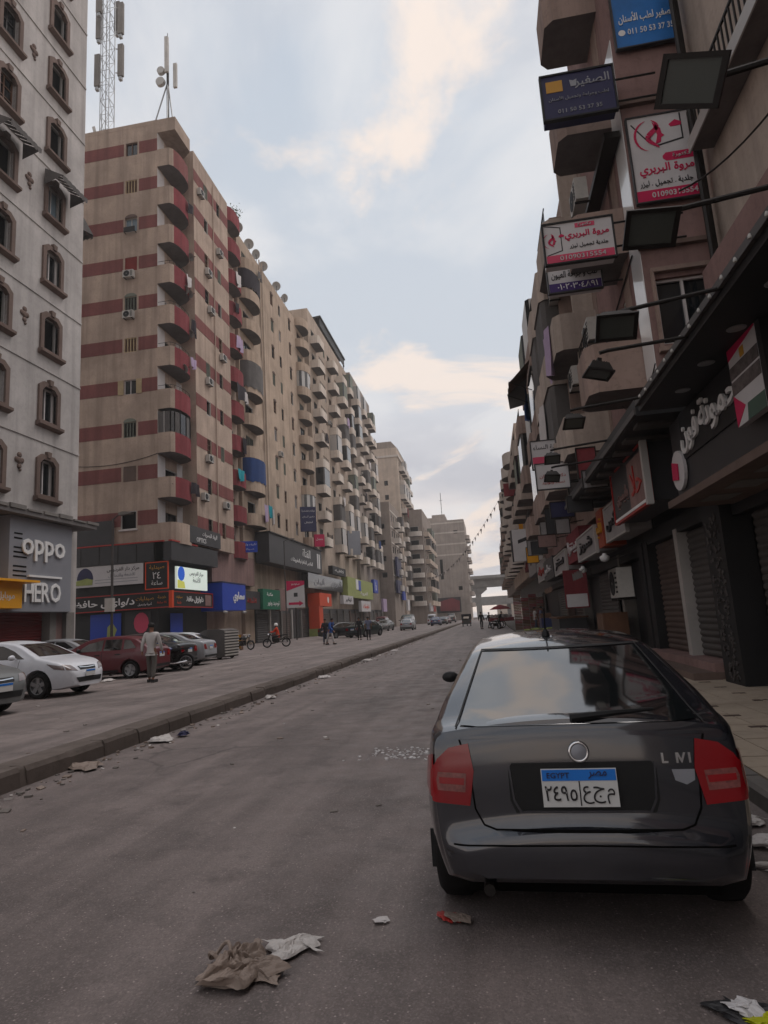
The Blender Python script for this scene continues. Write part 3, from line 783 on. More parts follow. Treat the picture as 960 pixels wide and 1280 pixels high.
# potted plant on top balcony end
pl = thing('roof_plant', 'straggly green plant on the striped block\'s highest far balcony', 'plant', fp('E', P2, 54.6, zk[9] + 2.7, .6))
obj('pot', MB().lathe([(.0, 0), (.18, 0), (.25, .32), (.2, .32)], 10).mesh('pot', m_rust), pl)
mb = MB(); rr = random.Random(5)
for k in range(240):
    c = Vector((rr.gauss(0, .35), rr.gauss(0, .45), .55 + abs(rr.gauss(0, .4)))); u = Vector((rr.uniform(-1, 1), rr.uniform(-1, 1), rr.uniform(-1, 1))).normalized() * .1; v = u.orthogonal().normalized() * .05
    mb.quad(c - u, c + v, c + u, c - v)
stuff(obj('foliage', mb.mesh('foliage', m_leaf), pl))

# antennas on the roof of B2
def lattice(mb, base, top, w0, w1, n, r=.035):
    c = [(-1, -1), (1, -1), (1, 1), (-1, 1)]
    def pt(t, k):
        w_ = w0 + (w1 - w0) * t; return Vector((base[0] + (top[0] - base[0]) * t + c[k][0] * w_, base[1] + (top[1] - base[1]) * t + c[k][1] * w_, base[2] + (top[2] - base[2]) * t))
    for k in range(4): mb.tube([pt(0, k), pt(1, k)], r, 5)
    for i in range(n):
        t0, t1 = i / n, (i + 1) / n
        for k in range(4):
            k2 = (k + 1) % 4; mb.tube([pt(t0, k), pt(t1, k2)] if i % 2 else [pt(t0, k2), pt(t1, k)], r * .6, 4); mb.tube([pt(t1, k), pt(t1, k2)], r * .6, 4)
    return mb
mast = thing('antenna_mast', 'tall square lattice mast with panel antennas at the striped block\'s left roof', 'antenna', (-29.6, 45.2, TOP2))
obj('lattice', lattice(MB(), (0, 0, 0), (0, 0, 21.0), .42, .42, 14, .04).mesh('lattice', m_steel), mast)
pa = MB().box(-.25, .25, -.14, .14, 0, 3.3).mesh('panel_antenna', m_conc)
for x, y, z in ((-1.0, 0, 9.4), (1.15, .2, 10.2), (-1.05, .2, 14.6), (-.4, -.8, 16.2), (1.25, 0, 14.4), (.4, .8, 15.6)):
    p = obj('panel_antenna', pa, mast, (x, y, z)); obj('mount', MB().tube([(0, .1, .4), (-x * .4, -y * .4, .4)], .05, 5).tube([(0, .1, 2.9), (-x * .4, -y * .4, 2.9)], .05, 5).box(-.14, .14, -.14, .14, -.4, -.1).mesh('mount', m_steel), p)
obj('ladder', MB().tube([(-.25, -.4, 0), (-.25, -.4, 20.5)], .04, 4).tube([(.1, -.4, 0), (.1, -.4, 20.5)], .04, 4).mesh('ladder', m_steel), mast)
obj('side_panel', MB().obox((-1.1, 0, 4.6), (.25, .1, 1.6), Matrix.Rotation(-.25, 3, 'Y')).mesh('side_panel', m_acw), mast)
ms2 = thing('antenna_tripod', 'guyed tripod pole with antennas at the striped block\'s roof corner', 'antenna', (-23.7, 45.0, TOP2))
obj('pole', MB().tube([(0, 0, 0), (0, 0, 12.2)], .11, 6).tube([(0, 0, 12.2), (0, 0, 13.2)], .03, 4).mesh('pole', m_iron), ms2)
for q in ((-2.6, 0, 0), (.85, .2, 0), (.5, -1.2, 0)): obj('leg', MB().tube([q, (0, 0, 8.2)], .06, 5).mesh('leg', m_steel), ms2)
obj('brace', MB().tube([(-1.3, 0, 4.1), (0, 0, 4.1)], .05, 5).tube([(0, 0, 4.1), (.42, .1, 4.1)], .05, 5).mesh('brace', m_steel), ms2)
for x, y, z, h in ((.0, -.2, 9.0, 3.6), (.65, .1, 7.6, 2.4)): obj('panel_antenna', MB().box(x - .16, x + .16, y - .1, y + .1, z, z + h).mesh('panel_antenna', m_acw), ms2)
obj('drum_antenna', MB().lathe([(.001, -.2), (.4, -.2), (.42, .1), (.001, .14)], 14, 'y', (-.6, -.1, 8.2)).lathe([(.001, -.2), (.34, -.2), (.36, .1), (.001, .14)], 14, 'y', (-.55, -.1, 9.3)).mesh('drum_antenna', m_dish), ms2)

# ---- shops at the foot of B2
wmesh(MB().box(-34, -21.6, S2 - .55, S2 - .002, 6.55, 7.85).box(P2 + .002, -21.0, S2 - .55, 47.6, 6.55, 7.85), 'dark_fascia', m_dark2, b2)
wmesh(MB().box(-34, -21.58, S2 - .60, S2 - .4, 7.855, 7.95).box(-21.2, -20.96, S2 - .58, 44.0, 7.855, 7.95), 'red_edge', m_redl, b2)
for k in range(9): wmesh(MB().box(-33.4 + k * 1.4, -33.36 + k * 1.4, S2 - .57, S2 - .552, 6.6, 7.8), 'joint_strip', m_iron, b2)
wmesh(MB().box(-34, -25.6, S2 - .25, S2 - .003, 8.0, 9.7), 'grey_upper_panel', m_dark2, b2)
wmesh(MB().box(-34, P2, S2 - .12, S2 - .004, .2, 6.54).box(P2, P2 + .12, S2 - .12, 48, .2, 6.54), 'dark_shopfront', m_dark, b2)
bn = thing('banner', 'white clinic banner with navy and lime emblem on the dark corner shop', 'sign', (-25.6, S2 - .5, 5.1))
obj('panel', MB().box(-2.7, 2.5, 0, .06, 0, 1.42).mesh('panel', m_signw), bn)
obj('emblem', MB().prism([(-1.85 + .62 * math.cos(PI * k / 12), .52 + .80 * math.sin(PI * k / 12)) for k in range(13)], -.012, 0, 'y').mesh('emblem', m_navy), bn)
obj('emblem', MB().prism([(-2.6, .15), (-1.3, .15), (-1.25, .5), (-1.7, .62), (-2.6, .45)], -.020, -.0125, 'y').mesh('emblem', m_olive), bn)
letters(bn, 'مركز دار الفردوس', m_textd, 1.0, 1.08, 0, None, 2.4)
letters(bn, 'للأشعة والتحاليل', m_signgrey, .9, .70, 0, None, 2.0)
for k in range(2): obj('small_print', MB().box(-1.1, 2.1, -.006, 0, .22 + k * .2, .26 + k * .2).mesh('small_print', m_signgrey), bn)
def framed_sign(name, label, side, plane, a0, a1, z0, z1, face, frame, th=.12, fw=.07, cat='sign', group=None):
    w_, h = a1 - a0, z1 - z0
    s = thing(name, label, cat, fp(side, plane, (a0 + a1) / 2, z0), ROT[side], group)
    obj('panel', MB().box(-w_ / 2 + fw, w_ / 2 - fw, 0, th, fw, h - fw).mesh('panel', face), s)
    if frame: th = min(th, .07); obj('frame', MB().box(-w_ / 2, w_ / 2, -.03, th, 0, fw).box(-w_ / 2, w_ / 2, -.03, th, h - fw, h).box(-w_ / 2, -w_ / 2 + fw, -.028, th, fw, h - fw).box(w_ / 2 - fw, w_ / 2, -.028, th, fw, h - fw).mesh('frame', frame), s)
    return s
s = framed_sign('shop_sign', 'long black shop sign, red framed, large white Arabic name, facing the camera', 'S', S2 - .62, -31, -21.02, 3.35, 4.45, m_dark, m_redl)
letters(s, 'د/وائل حافظ', m_textw, .05, .52, 0, .62, 4.6, bold=.02); letters(s, 'صيدليات', m_gold, 3.1, .68, 0, None, 1.3); letters(s, 'أدوية وتجميل', m_textw, 3.1, .32, 0, None, 1.0)
letters(s, 'خدمة', m_gold, 4.35, .74, 0, None, .6); letters(s, '٢٤ ساعة', m_orange, 4.35, .38, 0, None, .7)
s = framed_sign('shop_sign', 'black shop sign, red framed, turning the corner along the street side', 'E', -20.98, S2 - .55, 46.5, 3.35, 4.45, m_dark, m_redl)
letters(s, 'د/وائل حافظ', m_textw, .2, .56, 0, .5, 2.7, bold=.02); letters(s, 'صيدليات', m_gold, -2.2, .7, 0, None, .9); letters(s, 'خدمة', m_orange, -2.2, .35, 0, None, .6)
obj('end_panel', MB().box(1.9, 2.9, -.02, 0, .15, .95).mesh('end_panel', m_pinkr), s)
tag(obj('corner_post', MB().box(-.12, .12, -.12, .12, 0, 1.15).mesh('corner_post', m_orange), None, (-20.95, S2 - .68, 3.32)), 'orange post where the two black shop signs meet', 'post')
s = framed_sign('corner_sign', 'narrow red framed black sign with number 24 above the corner', 'S', S2 - .5, -22.95, -21.25, 4.62, 6.5, m_dark, m_orange)
letters(s, 'صيدلية', m_gold, 0, 1.5, 0, None, 1.1); letters(s, '٢٤', m_textw, 0, .95, 0, .45); letters(s, 'ساعة', m_textw, 0, .45, 0, None, .8)
s = framed_sign('lit_billboard', 'glowing white billboard with blue emblem on the striped block\'s shop corner', 'E', -20.9, 40.6, 45.4, 4.62, 6.15, m_lit, None, .14, .0)
obj('emblem', MB().lathe([(.5, 0), (.5, -.01), (.001, -.012)], 18, 'y', (-1.75, 0, 1.05)).mesh('emblem', m_litblue), s)
obj('emblem', MB().prism([(-2.3, .05), (-1.2, .05), (-1.35, .5), (-2.3, .62)], -.02, 0, 'y').mesh('emblem', m_lityel), s)
letters(s, 'مركز الفردوس', m_signgrey, .6, 1.15, 0, None, 2.2); letters(s, 'للأشعة', m_signgrey, .6, .75, 0, None, 1.2)
s = framed_sign('shop_sign', 'dark grey sign with small white lettering above the glowing billboard', 'E', -20.9, 42.6, 48.0, 8.05, 9.3, m_dark2, None, .2, 0)
letters(s, 'الرواد للبصريات', m_textw, .7, .8, 0, None, 2.6); letters(s, 'OPTICS', m_textw, -.8, .32, 0, None, 1.6)
s = framed_sign('poster', 'blue poster in the corner shop window behind the red car', 'S', S2 - .2, -27.2, -24.9, 1.2, 3.2, m_blue, None, .03, 0)
obj('figure_patch', MB().prism([(.1, .3), (.6, .25), (.85, .9), (.5, 1.4), (.15, 1.1)], -.01, 0, 'y').mesh('figure_patch', m_olive), s)
s = framed_sign('poster', 'dark poster with a pink face shape in the corner shop window', 'S', S2 - .2, -24.6, -22.7, 1.0, 3.25, m_dark2, None, .03, 0)
obj('face_patch', MB().prism([(.25 + .55 * math.cos(2 * PI * k / 14), 1.45 + .7 * math.sin(2 * PI * k / 14)) for k in range(14)], -.01, 0, 'y').mesh('face_patch', m_pinkp), s)
s = framed_sign('poster', 'narrow blue poster by the corner shop door on the street side', 'E', -21.9, 41.6, 43.4, .6, 3.0, m_blue, None, .03, 0)

# ================================================================ the row of blocks beyond
def tower(name, label, side, plane, a0, a1, depth, H, zf, fh, wm, cols, bm=None, seed=1, swins=(), par_h=.8, nf=None, trim=None, enclosed=.2, zb=0.0):
    """street-side block. cols: (along, kind, width) with kind w window, b box balcony, c curved balcony"""
    rr = random.Random(seed); bm = bm or wm
    sx = 1 if side == 'E' else -1
    T = (plane, a0, 0); t = thing(name, label, 'building', T)
    nf = nf or int((H - zf) / fh)
    ops = []; items = []
    for k in range(nf):
        z = zf + k * fh
        for a, kd, w_ in cols:
            if kd == 'w': ops.append((a - w_ / 2, a + w_ / 2, z + .9, z + 2.3)); items.append(('w', a, z + .9, w_, 1.4))
            else: dw = min(w_ * .55, 2.0); ops.append((a - dw / 2, a + dw / 2, z + .05, z + 2.35)); items.append((kd, a, z, w_, dw))
    x0, x1 = (plane - depth, plane) if side == 'E' else (plane, plane + depth)
    mb = MB(); wallp(mb, side, plane, a0, a1, zb, H, ops, .3)
    sops = [(x - w_ / 2, x + w_ / 2, z, z + h) for x, z, w_, h in swins]
    if swins: wallp(mb, 'S', a0, x0, x1, zb, H, sops, .3)
    body_shell(mb, x0, x1, a0, a1, zb, H, side + ('S' if swins else ''))
    if zb: mb.quad((x0, a0, zb), (x1, a0, zb), (x1, a1, zb), (x0, a1, zb))
    wmesh(mb, 'wall', wm, t)
    mb = MB(); parapet(mb, x0 - .0, x1 + .01, a0, a1, H, par_h); wmesh(mb, 'parapet', wm, t)
    for x, z, w_, h in swins: window(t, 'S', a0, x, z, w_, h, 'white' if side == 'W' else 'dark')
    for kd, a, z, w_, dw in items:
        if kd == 'w':
            window(t, side, plane, a, z, round(w_, 2), 1.4, rr.choice(['dark', 'dark', 'wood', 'lg', 'white', 'open'])); continue
        window(t, side, plane, a, z + .05, round(dw, 2), 2.3, rr.choice(['dark', 'open', 'wood', 'dark', 'lg']))
        d = 1.25
        pl = arc_plan(w_, d) if kd == 'c' else box_plan(w_, d, .2)
        key = ('bal', kd, round(w_, 2), bm.name)
        b = balcony(t, key, lambda: balcony_mesh(pl, .95, .2, .12, 0, None, [bm, m_soffit]), side, plane, a, z - .2)
        q = rr.random()
        if q < enclosed:
            def encl():
                m2 = MB(); q2 = offset_in(pl, .05)
                for i in range(len(q2) - 1): m2.quad((*q2[i], 1.15), (*q2[i + 1], 1.15), (*q2[i + 1], fh - .02), (*q2[i], fh - .02), i % 2)
                return m2
            mm = rr.choice([[m_glass, m_cloth], [m_cloth, m_cloth], [m_shut_g, m_glass], [m_alu, m_glass]])
            obj('balcony_screen', shared(('enc', key, fh, mm[0].name), lambda: encl().mesh('balcony_screen', mm)), b)
        elif q < enclosed + .35:
            def rail():
                m2 = MB()
                for kx in range(int(w_ / .22)):
                    x = -w_ / 2 + .15 + kx * .22; m2.tube([(x, -d + .1, 1.15), (x, -d + .1, 1.6)], .014, 4)
                m2.tube([(-w_ / 2 + .1, -d + .1, 1.6), (w_ / 2 - .1, -d + .1, 1.6)], .02, 4)
                return m2.mesh('balcony_rail', m_iron)
            if kd == 'b': obj('balcony_rail', shared(('rail', key), rail), b)
    if trim:
        for k in range(nf + 1):
            z = zf + k * fh - .55
            if z < H: wmesh(MB().box(plane if side == 'E' else plane - .1, plane + .1 if side == 'E' else plane, a0 + .01, a1 - .01, z, z + .28), 'floor_band', trim, t)
    return t
def shop_row(t, side, plane, a0, a1, n, seed, ztop=3.4):
    rr = random.Random(seed); w_ = (a1 - a0) / n
    wmesh(MB().box(*((plane + .003, plane + .10) if side == 'E' else (plane - .10, plane - .003)), a0 + .01, a1 - .01, .15, ztop + .2), 'shopfront', m_dark2, t)
    for k in range(n):
        b0, b1 = a0 + k * w_ + .2, a0 + (k + 1) * w_ - .2
        if rr.random() < .6: shutter_panel(t, side, plane + (.14 if side == 'E' else -.14), b0, b1, .25, ztop - .4, rr.choice([m_roller, m_rollerb, m_roller]), .2)
        wmesh(MB().box(*((plane + .1, plane + .32) if side == 'E' else (plane - .32, plane - .1)), b1 + .02, b1 + .38, .15, ztop), 'pier', rr.choice([m_conc, m_trim, m_alu]), t)

b3 = tower('apartment_block', 'sand coloured block with curved balconies next to the striped block', 'E', -22.0, 55.7, 79.6, 12, 40.4, 11.4, 3.3, m_beige2,
           [(58.0, 'c', 4.0), (66.2, 'w', .9), (69.0, 'w', .8), (73.0, 'w', .9), (77.2, 'c', 3.6)], m_beige2, 3, nf=9, enclosed=.22)
for k in range(9):
    for a in (66.2, 73.0):
        obj('arch_head', shared('arch3', lambda: archhead().mesh('arch_head', m_trim)), b3, sub(fp('E', -22.0, a, 11.4 + 3.3 * k + 2.3), b3.location), ROT['E'])
for a in (62.0, 62.8): wmesh(MB().tube([(-21.88, a, 11), (-21.88, a, 42)], .07, 6), 'drain_pipe', m_beige3, b3)
for a in (77.2,): obj('balcony', CACHE[('bal', 'c', 4.0 if a < 59 else 3.6, m_beige2.name)], b3, sub(fp('E', -22.0, a, 40.6), b3.location), ROT['E'])
wmesh(MB().box(-34, -22, 55.7, 79.6, 41.2, 41.5), 'roof_slab', m_beige2, b3)
shop_row(b3, 'E', -22.0, 58, 79.5, 6, 4)
for n_, a in enumerate((56.5, 59.5, 61.5, 64.0, 68.5, 71.5)):
    dish((-22.1, a, 41.5), R(190 + 25 * (n_ % 3)), '%s satellite dish along the sand block\'s roof edge' % ORD[n_], 'dishes along the sand block roof', 1.25)

b4 = tower('apartment_block', 'pale sand block with stacked white edged balconies and dark rooftop shade', 'E', -21.5, 80.2, 105.2, 12, 44.6, 12.0, 3.58, m_beige3,
           [(82.6, 'b', 3.2), (86.2, 'w', .9), (88.8, 'w', .9), (91.6, 'b', 3.0), (95.0, 'w', 1.0), (98.0, 'b', 3.0), (101.4, 'w', 1.0), (103.4, 'b', 2.6)], m_pale, 5, nf=9, enclosed=.25)
shop_row(b4, 'E', -21.5, 80.4, 105, 6, 8)
rs = thing('rooftop_pergola', 'dark tin shade roof on posts above the pale sand block', 'pergola', (-24, 96, 45.4))
obj('sheet_roof', MB().prism([(-4.5, 1.6), (2.6, 2.2), (2.6, 2.45), (-4.5, 1.85)], -8.6, 8.4, 'y').mesh('sheet_roof', m_iron), rs)
obj('side_curtain', MB().box(2.35, 2.42, -8.5, 8.3, .9, 2.3).mesh('side_curtain', m_iron), rs)
for yy in (-8.3, -2.8, 2.8, 8.1): obj('post', MB().box(2.2, 2.32, yy - .06, yy + .06, 0, 2.2).mesh('post', m_iron), rs)
b5 = tower('apartment_block', 'grey brown block crowded with small balconies, fourth in the left row', 'E', -21.0, 105.6, 124.5, 12, 45.0, 11.5, 3.55, m_grey_r,
           [(107.4, 'b', 2.8), (110.6, 'w', 1.0), (113.2, 'b', 2.8), (116.6, 'w', 1.0), (119.0, 'b', 2.8), (122.6, 'b', 2.6)], m_pale, 7, nf=9, enclosed=.35)
shop_row(b5, 'E', -21.0, 105.8, 124.4, 4, 9)
b7 = tower('low_block', 'lower grey block with pale floor bands in the far left row', 'E', -18.3, 125.5, 139.5, 10, 24.6, 7.5, 3.3, m_grey_r,
           [(128.0, 'w', 1.6), (131.0, 'b', 2.6), (134.4, 'w', 1.6), (137.5, 'b', 2.4)], m_farw, 11, nf=5, trim=m_farw, swins=[(-20.0, 10 + 3.3 * k, 1.0, 1.0) for k in range(4)], enclosed=.1)
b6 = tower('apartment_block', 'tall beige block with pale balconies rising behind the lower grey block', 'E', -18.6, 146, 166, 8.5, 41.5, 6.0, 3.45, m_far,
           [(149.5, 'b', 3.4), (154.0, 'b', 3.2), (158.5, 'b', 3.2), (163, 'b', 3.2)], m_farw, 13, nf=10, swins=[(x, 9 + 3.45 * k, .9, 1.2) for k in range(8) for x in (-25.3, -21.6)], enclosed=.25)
wmesh(MB().box(-27.3, -18.3, 145.8, 166.2, 40.0, 40.5), 'cornice', m_farw, b6)
wmesh(MB().prism([(-27.2, 42.3), (-18.5, 42.3), (-20, 44.2), (-26, 44.2)], 147, 165, 'y'), 'roof', m_grey_r, b6)
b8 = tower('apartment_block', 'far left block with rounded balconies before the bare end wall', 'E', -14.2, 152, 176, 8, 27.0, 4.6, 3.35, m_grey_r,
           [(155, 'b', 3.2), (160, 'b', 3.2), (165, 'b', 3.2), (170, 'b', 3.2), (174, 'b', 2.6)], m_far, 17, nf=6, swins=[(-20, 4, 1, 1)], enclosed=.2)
for k in range(6):
    obj('balcony', shared('b8s', lambda: balcony_mesh(arc_plan(3.6, 1.2), .95, .2, .12, 0, None, [m_farw, m_soffit])), b8, sub((-16.3, 152, 4.4 + 3.35 * k), b8.location), 0)
    window(b8, 'S', 151.78, -16.3, 4.65 + 3.35 * k, 2.0, 2.2, 'open')
# B9: bare end wall closing the view
b9 = thing('end_block', 'bare brown end wall with pale bands closing the far end of the street', 'building', (-10.8, 190, 0))
ops = [(-8.6, -7.4, 26.0, 27.0), (-13.4, -12.5, 12.5, 18.5), (-8.4, -7.2, 9.0, 10.2)]
mb = MB(); wallp(mb, 'S', 190, -17.2, -5.3, 0, 30.2, ops, .5); body_shell(mb, -17.2, -5.3, 190, 212, 0, 30.2, 'S'); wmesh(mb, 'wall', m_end, b9)
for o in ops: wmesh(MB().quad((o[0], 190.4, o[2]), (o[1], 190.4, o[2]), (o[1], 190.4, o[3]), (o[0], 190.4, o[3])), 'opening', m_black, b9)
for z in (19.5, 22.7, 26.2, 29.2): wmesh(MB().box(-17.2, -5.28, 189.92, 189.998, z, z + .42), 'pale_band', m_farw, b9)
wmesh(MB().box(-17.2, -10.6, 192, 200, 30.2, 31.6), 'roof_room', m_end, b9); wmesh(MB().box(-15, -11, 193, 199, 31.6, 32.6), 'roof_room', m_end, b9)
for k in range(7):
    obj('balcony', shared('b9b', lambda: balcony_mesh(arc_plan(4, 1.3), .95, .2, .12, 0, None, [m_end, m_soffit])), b9, sub((-5.3, 194, 4 + 3.4 * k), b9.location), ROT['E'])
    obj('balcony', CACHE['b9b'], b9, sub((-5.3, 204, 4 + 3.4 * k), b9.location), ROT['E'])
tag(obj('roof_mast', MB().tube([(0, 0, 0), (0, 0, 7)], .09, 5).tube([(-.5, 0, 4.6), (.5, 0, 4.6)], .05, 4).mesh('roof_mast', m_iron), None, (-11.9, 194, 32.6)), 'thin aerial mast on the bare end block\'s roof', 'antenna')
# hoarding at its foot
s = framed_sign('awning_sign', 'red awning and dark hoarding at the foot of the bare end wall', 'S', 188.6, -16.6, -8.0, 2.6, 7.0, m_dark2, None, .5, 0)
obj('red_awning', MB().prism([(-1.8, .6), (3.8, .4), (4.0, 3.2), (1.9, 4.2), (-1.8, 3.4)], -.9, -.01, 'y').mesh('red_awning', m_redb), s)
# more distant masses that only close gaps
b10 = thing('distant_block', 'pale hazy block far beyond the bridge', 'building', (12, 322, 0))
wmesh(MB().box(4, 24, 322, 338, 0, 9), 'wall', m_far, b10)
b11 = thing('distant_block', 'hazy low block left of the bridge piers', 'building', (-30, 318, 0))
wmesh(MB().box(-44, -14, 318, 338, 0, 10), 'wall', m_far, b11)

# ================================================================ concrete flyover across the far end
fl = thing('flyover', 'high concrete flyover deck on piers crossing the far end of the street', 'bridge', (0, 232, 0))
obj('deck', MB().prism([(-2.5, 13.2), (-5.0, 14.0), (-5.0, 15.0), (5, 15.0), (5, 14.0), (2.5, 13.2), (2.0, 11.0), (-2.0, 11.0)], -60, 70, 'x').mesh('deck', m_bridge), fl)
for x in (-3.4, -32, 26):
    pr = obj('pier', MB().box(x - 1.0, x + 1.0, -1.0, 1.0, 0, 8.6).mesh('pier', m_bridge), fl)
    obj('pier_head', MB().prism([(x - 1, 8.6), (x + 1, 8.6), (x + 3.2, 10.2), (x + 3.2, 11.0), (x - 3.2, 11.0), (x - 3.2, 10.2)], -1.4, 1.4, 'y').mesh('pier_head', m_bridge), pr)
fl2 = thing('flyover_ramp', 'lower concrete flyover ramp behind the high deck', 'bridge', (0, 262, 0))
obj('deck', MB().prism([(-4, 5.0), (4, 5.0), (4, 8.3), (-4, 8.3)], -60, 70, 'x').mesh('deck', m_bridge), fl2)
for x in (-8, 8, 22): obj('pier', MB().box(x - .8, x + .8, -.9, .9, 0, 5.0).mesh('pier', m_bridge), fl2)

# ================================================================ signs and clutter along the left row
def flat_sign(label, side, plane, a0, a1, z0, z1, face, lines=(), th=.5, frame=None, name='shop_sign', group=None):
    s = framed_sign(name, label, side, plane, a0, a1, z0, z1, face, frame, th, .08 if frame else 0.0, group=group)
    for ln in lines:
        tx, m, x, z, h, wd = ln
        letters(s, tx, m, x, z, 0, h, wd, .025)
    return s
def stand_sign(label, loc, w_, h, th, face, lines=(), rot=0.0, post=None, cat='sign'):
    s = thing('projecting_sign', label, cat, loc, rot)
    obj('panel', MB().box(-w_ / 2, w_ / 2, 0, th, 0, h).mesh('panel', face), s)
    for tx, m, x, z, hh, wd in lines: letters(s, tx, m, x, z, 0, hh, wd, .012)
    return s
bs = thing('shop_sign', 'deep bright blue sign box with white Arabic name beside the striped block', 'sign', (-20.4, 49.4, 3.15), ROT['E'])
obj('panel', MB().box(-2.4, 2.4, 0, 1.8, 0, 2.15).mesh('panel', m_blue), bs); obj('edge', MB().box(-2.45, 2.45, -.03, 1.5, 2.153, 2.25).mesh('edge', m_navy), bs)
letters(bs, 'سماوي', m_textw, .9, 1.05, 0, .95, 2.4, .03, .03)
for x in (-2.1, 1.8): obj('lamp', MB().obox((x, -.1, -.15), (.5, .18, .14), Matrix.Rotation(.4, 3, 'X')).mesh('lamp', m_acw), bs)
flat_sign('faded wall panel above the blue sign box', 'E', -21.6, 47.8, 57.2, 5.5, 8.1, m_pinkr, th=.3)
flat_sign('green pharmacy style sign with white lettering under the sand block', 'E', -20.6, 56.6, 61.6, 3.3, 5.2, m_green, [('توحيد ونور', m_textw, .4, .55, .5, 3.4), ('مكتبة', m_textw, -.6, 1.4, .4, 1.6)])
flat_sign('dark brown shop sign between the blue box and the green sign', 'E', -20.8, 52.2, 56.4, 3.3, 4.9, m_dark2, [('الأمانة', m_redl, 0, .8, .5, 2.2)])
flat_sign('dull red narrow sign right of the green sign', 'E', -20.8, 62.0, 64.6, 3.2, 5.4, m_pinkr)
s = flat_sign('huge charcoal fascia with two lines of white lettering under the sand block', 'E', -20.4, 58.2, 77.8, 7.8, 10.7, m_dark2, [('الفتاة', m_textw, 3.0, 2.0, .95, 3.2), ('للملابس الجاهزة والمفروشات', m_textw, 1.2, .85, .55, 8.5)], th=1.4)
for k in range(2): obj('figure_strip', MB().box(7.6 + k * .8, 8.1 + k * .8, -.02, 0, .6, 2.4).mesh('figure_strip', m_textw), s)
obj('top_edge', MB().box(-9.9, 9.9, -.15, 1.4, 2.903, 3.02).mesh('top_edge', m_iron), s)
tb = thing('projecting_sign', 'white and red projecting sign with a red arrow, on a pole by the sand block', 'sign', (-19.2, 62.3, 3.4), R(35))
obj('panel', MB().box(-.95, .95, 0, .25, 0, 2.7).mesh('panel', m_signw), tb)
obj('red_corner', MB().prism([(-.95, 1.7), (.95, 2.3), (.95, 2.7), (-.95, 2.7)], -.012, 0, 'y').mesh('red_corner', m_pink), tb)
obj('arrow', MB().prism([(-.75, .30), (.35, .30), (.35, .16), (.8, .42), (.35, .68), (.35, .54), (-.75, .54)], -.012, 0, 'y').mesh('arrow', m_pink), tb)
obj('emblem', MB().box(-.2, .2, -.012, 0, 1.1, 1.5).mesh('emblem', m_dark2), tb); letters(tb, 'ستوديو', m_textw, 0, 2.35, -.012, .22)
obj('pole', MB().tube([(0, .12, -3.2), (0, .12, 0)], .06, 6).mesh('pole', m_iron), tb)
oc = thing('orange_kiosk', 'bright orange corner shop front with small white emblem', 'kiosk', (-20.2, 78.2, .2), ROT['E'])
obj('panel', MB().box(-3.0, 3.0, 0, 1.5, 3.6, 5.2).mesh('panel', m_orange), oc); obj('column', MB().box(-3.0, -1.2, .1, 1.4, 0, 3.6).mesh('column', m_orange), oc)
obj('emblem', MB().lathe([(.4, 0), (.4, -.02), (.001, -.02)], 14, 'y', (1.2, 0, 4.4)).mesh('emblem', m_textw), oc); obj('base', MB().box(-3.05, -1.15, .02, 1.45, 0, .9).mesh('base', m_olive), oc)
flat_sign('black glazed upper shop band left of the olive sign', 'E', -20.6, 72.0, 90.0, 5.9, 7.7, m_glass, [('ألوان', m_signgrey, -4, .9, 1.1, 5), ('الحريري', m_signgrey, 5, .9, 1.2, 5.5)], th=.8)
flat_sign('black and white banner sign above the glazed band', 'E', -20.3, 83.0, 91.0, 8.2, 9.3, m_dark, [('كافيه', m_textw, 0, .55, .5, 5.5)], th=.6)
s = flat_sign('olive green shop sign with white and blue panels', 'E', -20.2, 91.5, 112.0, 5.3, 8.3, m_olive, [('العروبة', m_textw, 2, .8, .7, 6)], th=1.0)
obj('side_panel', MB().box(-4.4, -2.6, -.05, 0, 1.3, 2.9).mesh('side_panel', m_textw), s); obj('side_panel', MB().box(-2.5, -.6, -.05, 0, 1.2, 2.8).mesh('side_panel', m_blue), s)
flat_sign('round cornered blue emblem sign past the olive sign', 'E', -20.1, 113, 117, 6.6, 9.0, m_blue, [('b', m_textw, 0, 1.2, 1.5, None)])
flat_sign('red lettered pale sign under the olive sign', 'E', -20.0, 100, 108, 3.2, 4.9, m_signw, [('تخفيضات', m_orange, 0, .8, .9, 5)])
flat_sign('white canopy sign with black lettering near the orange shop', 'E', -19.8, 86.5, 93, 4.2, 5.4, m_signw, [('كوافير', m_textd, 0, .6, .7, 4)])
for n_, (a0, a1, z0, z1, m, lb) in enumerate([(118, 122, 3.2, 5.6, m_lilac, 'lilac sign low on the far left row'), (126, 132, 6.8, 9.4, m_navy, 'navy banner on the lower grey block'), (127, 133, 10.2, 14.2, m_navy, 'tall dark blue banner on the lower grey block'),
                                        (134, 138, 5.6, 7.8, m_blue, 'small blue sign on the lower grey block'), (140, 144, 3.4, 5.8, m_signw, 'white sign beside the lower grey block'), (152, 158, 3.0, 5.0, m_signw, 'pale sign under the rounded balconies'), (160, 166, 3.0, 5.2, m_redl, 'red sign under the rounded balconies')]):
    flat_sign(lb, 'E', (-17.6 if 125 < a0 < 150 else -19.4 if a0 < 125 else -13.6), a0, a1, z0, z1, m, th=.4)
sb = stand_sign('dark teal projecting sign with rows of white text above the charcoal fascia', (-20.4, 72.5, 12.6), 1.9, 3.0, .3, m_navy, [('عيادات تخصصية', m_textw, 0, 2.5, .3, 1.6), ('دكتور أسنان', m_textw, 0, 1.8, .3, 1.5), ('أطفال', m_textw, 0, 1.1, .3, 1.0)], R(28))
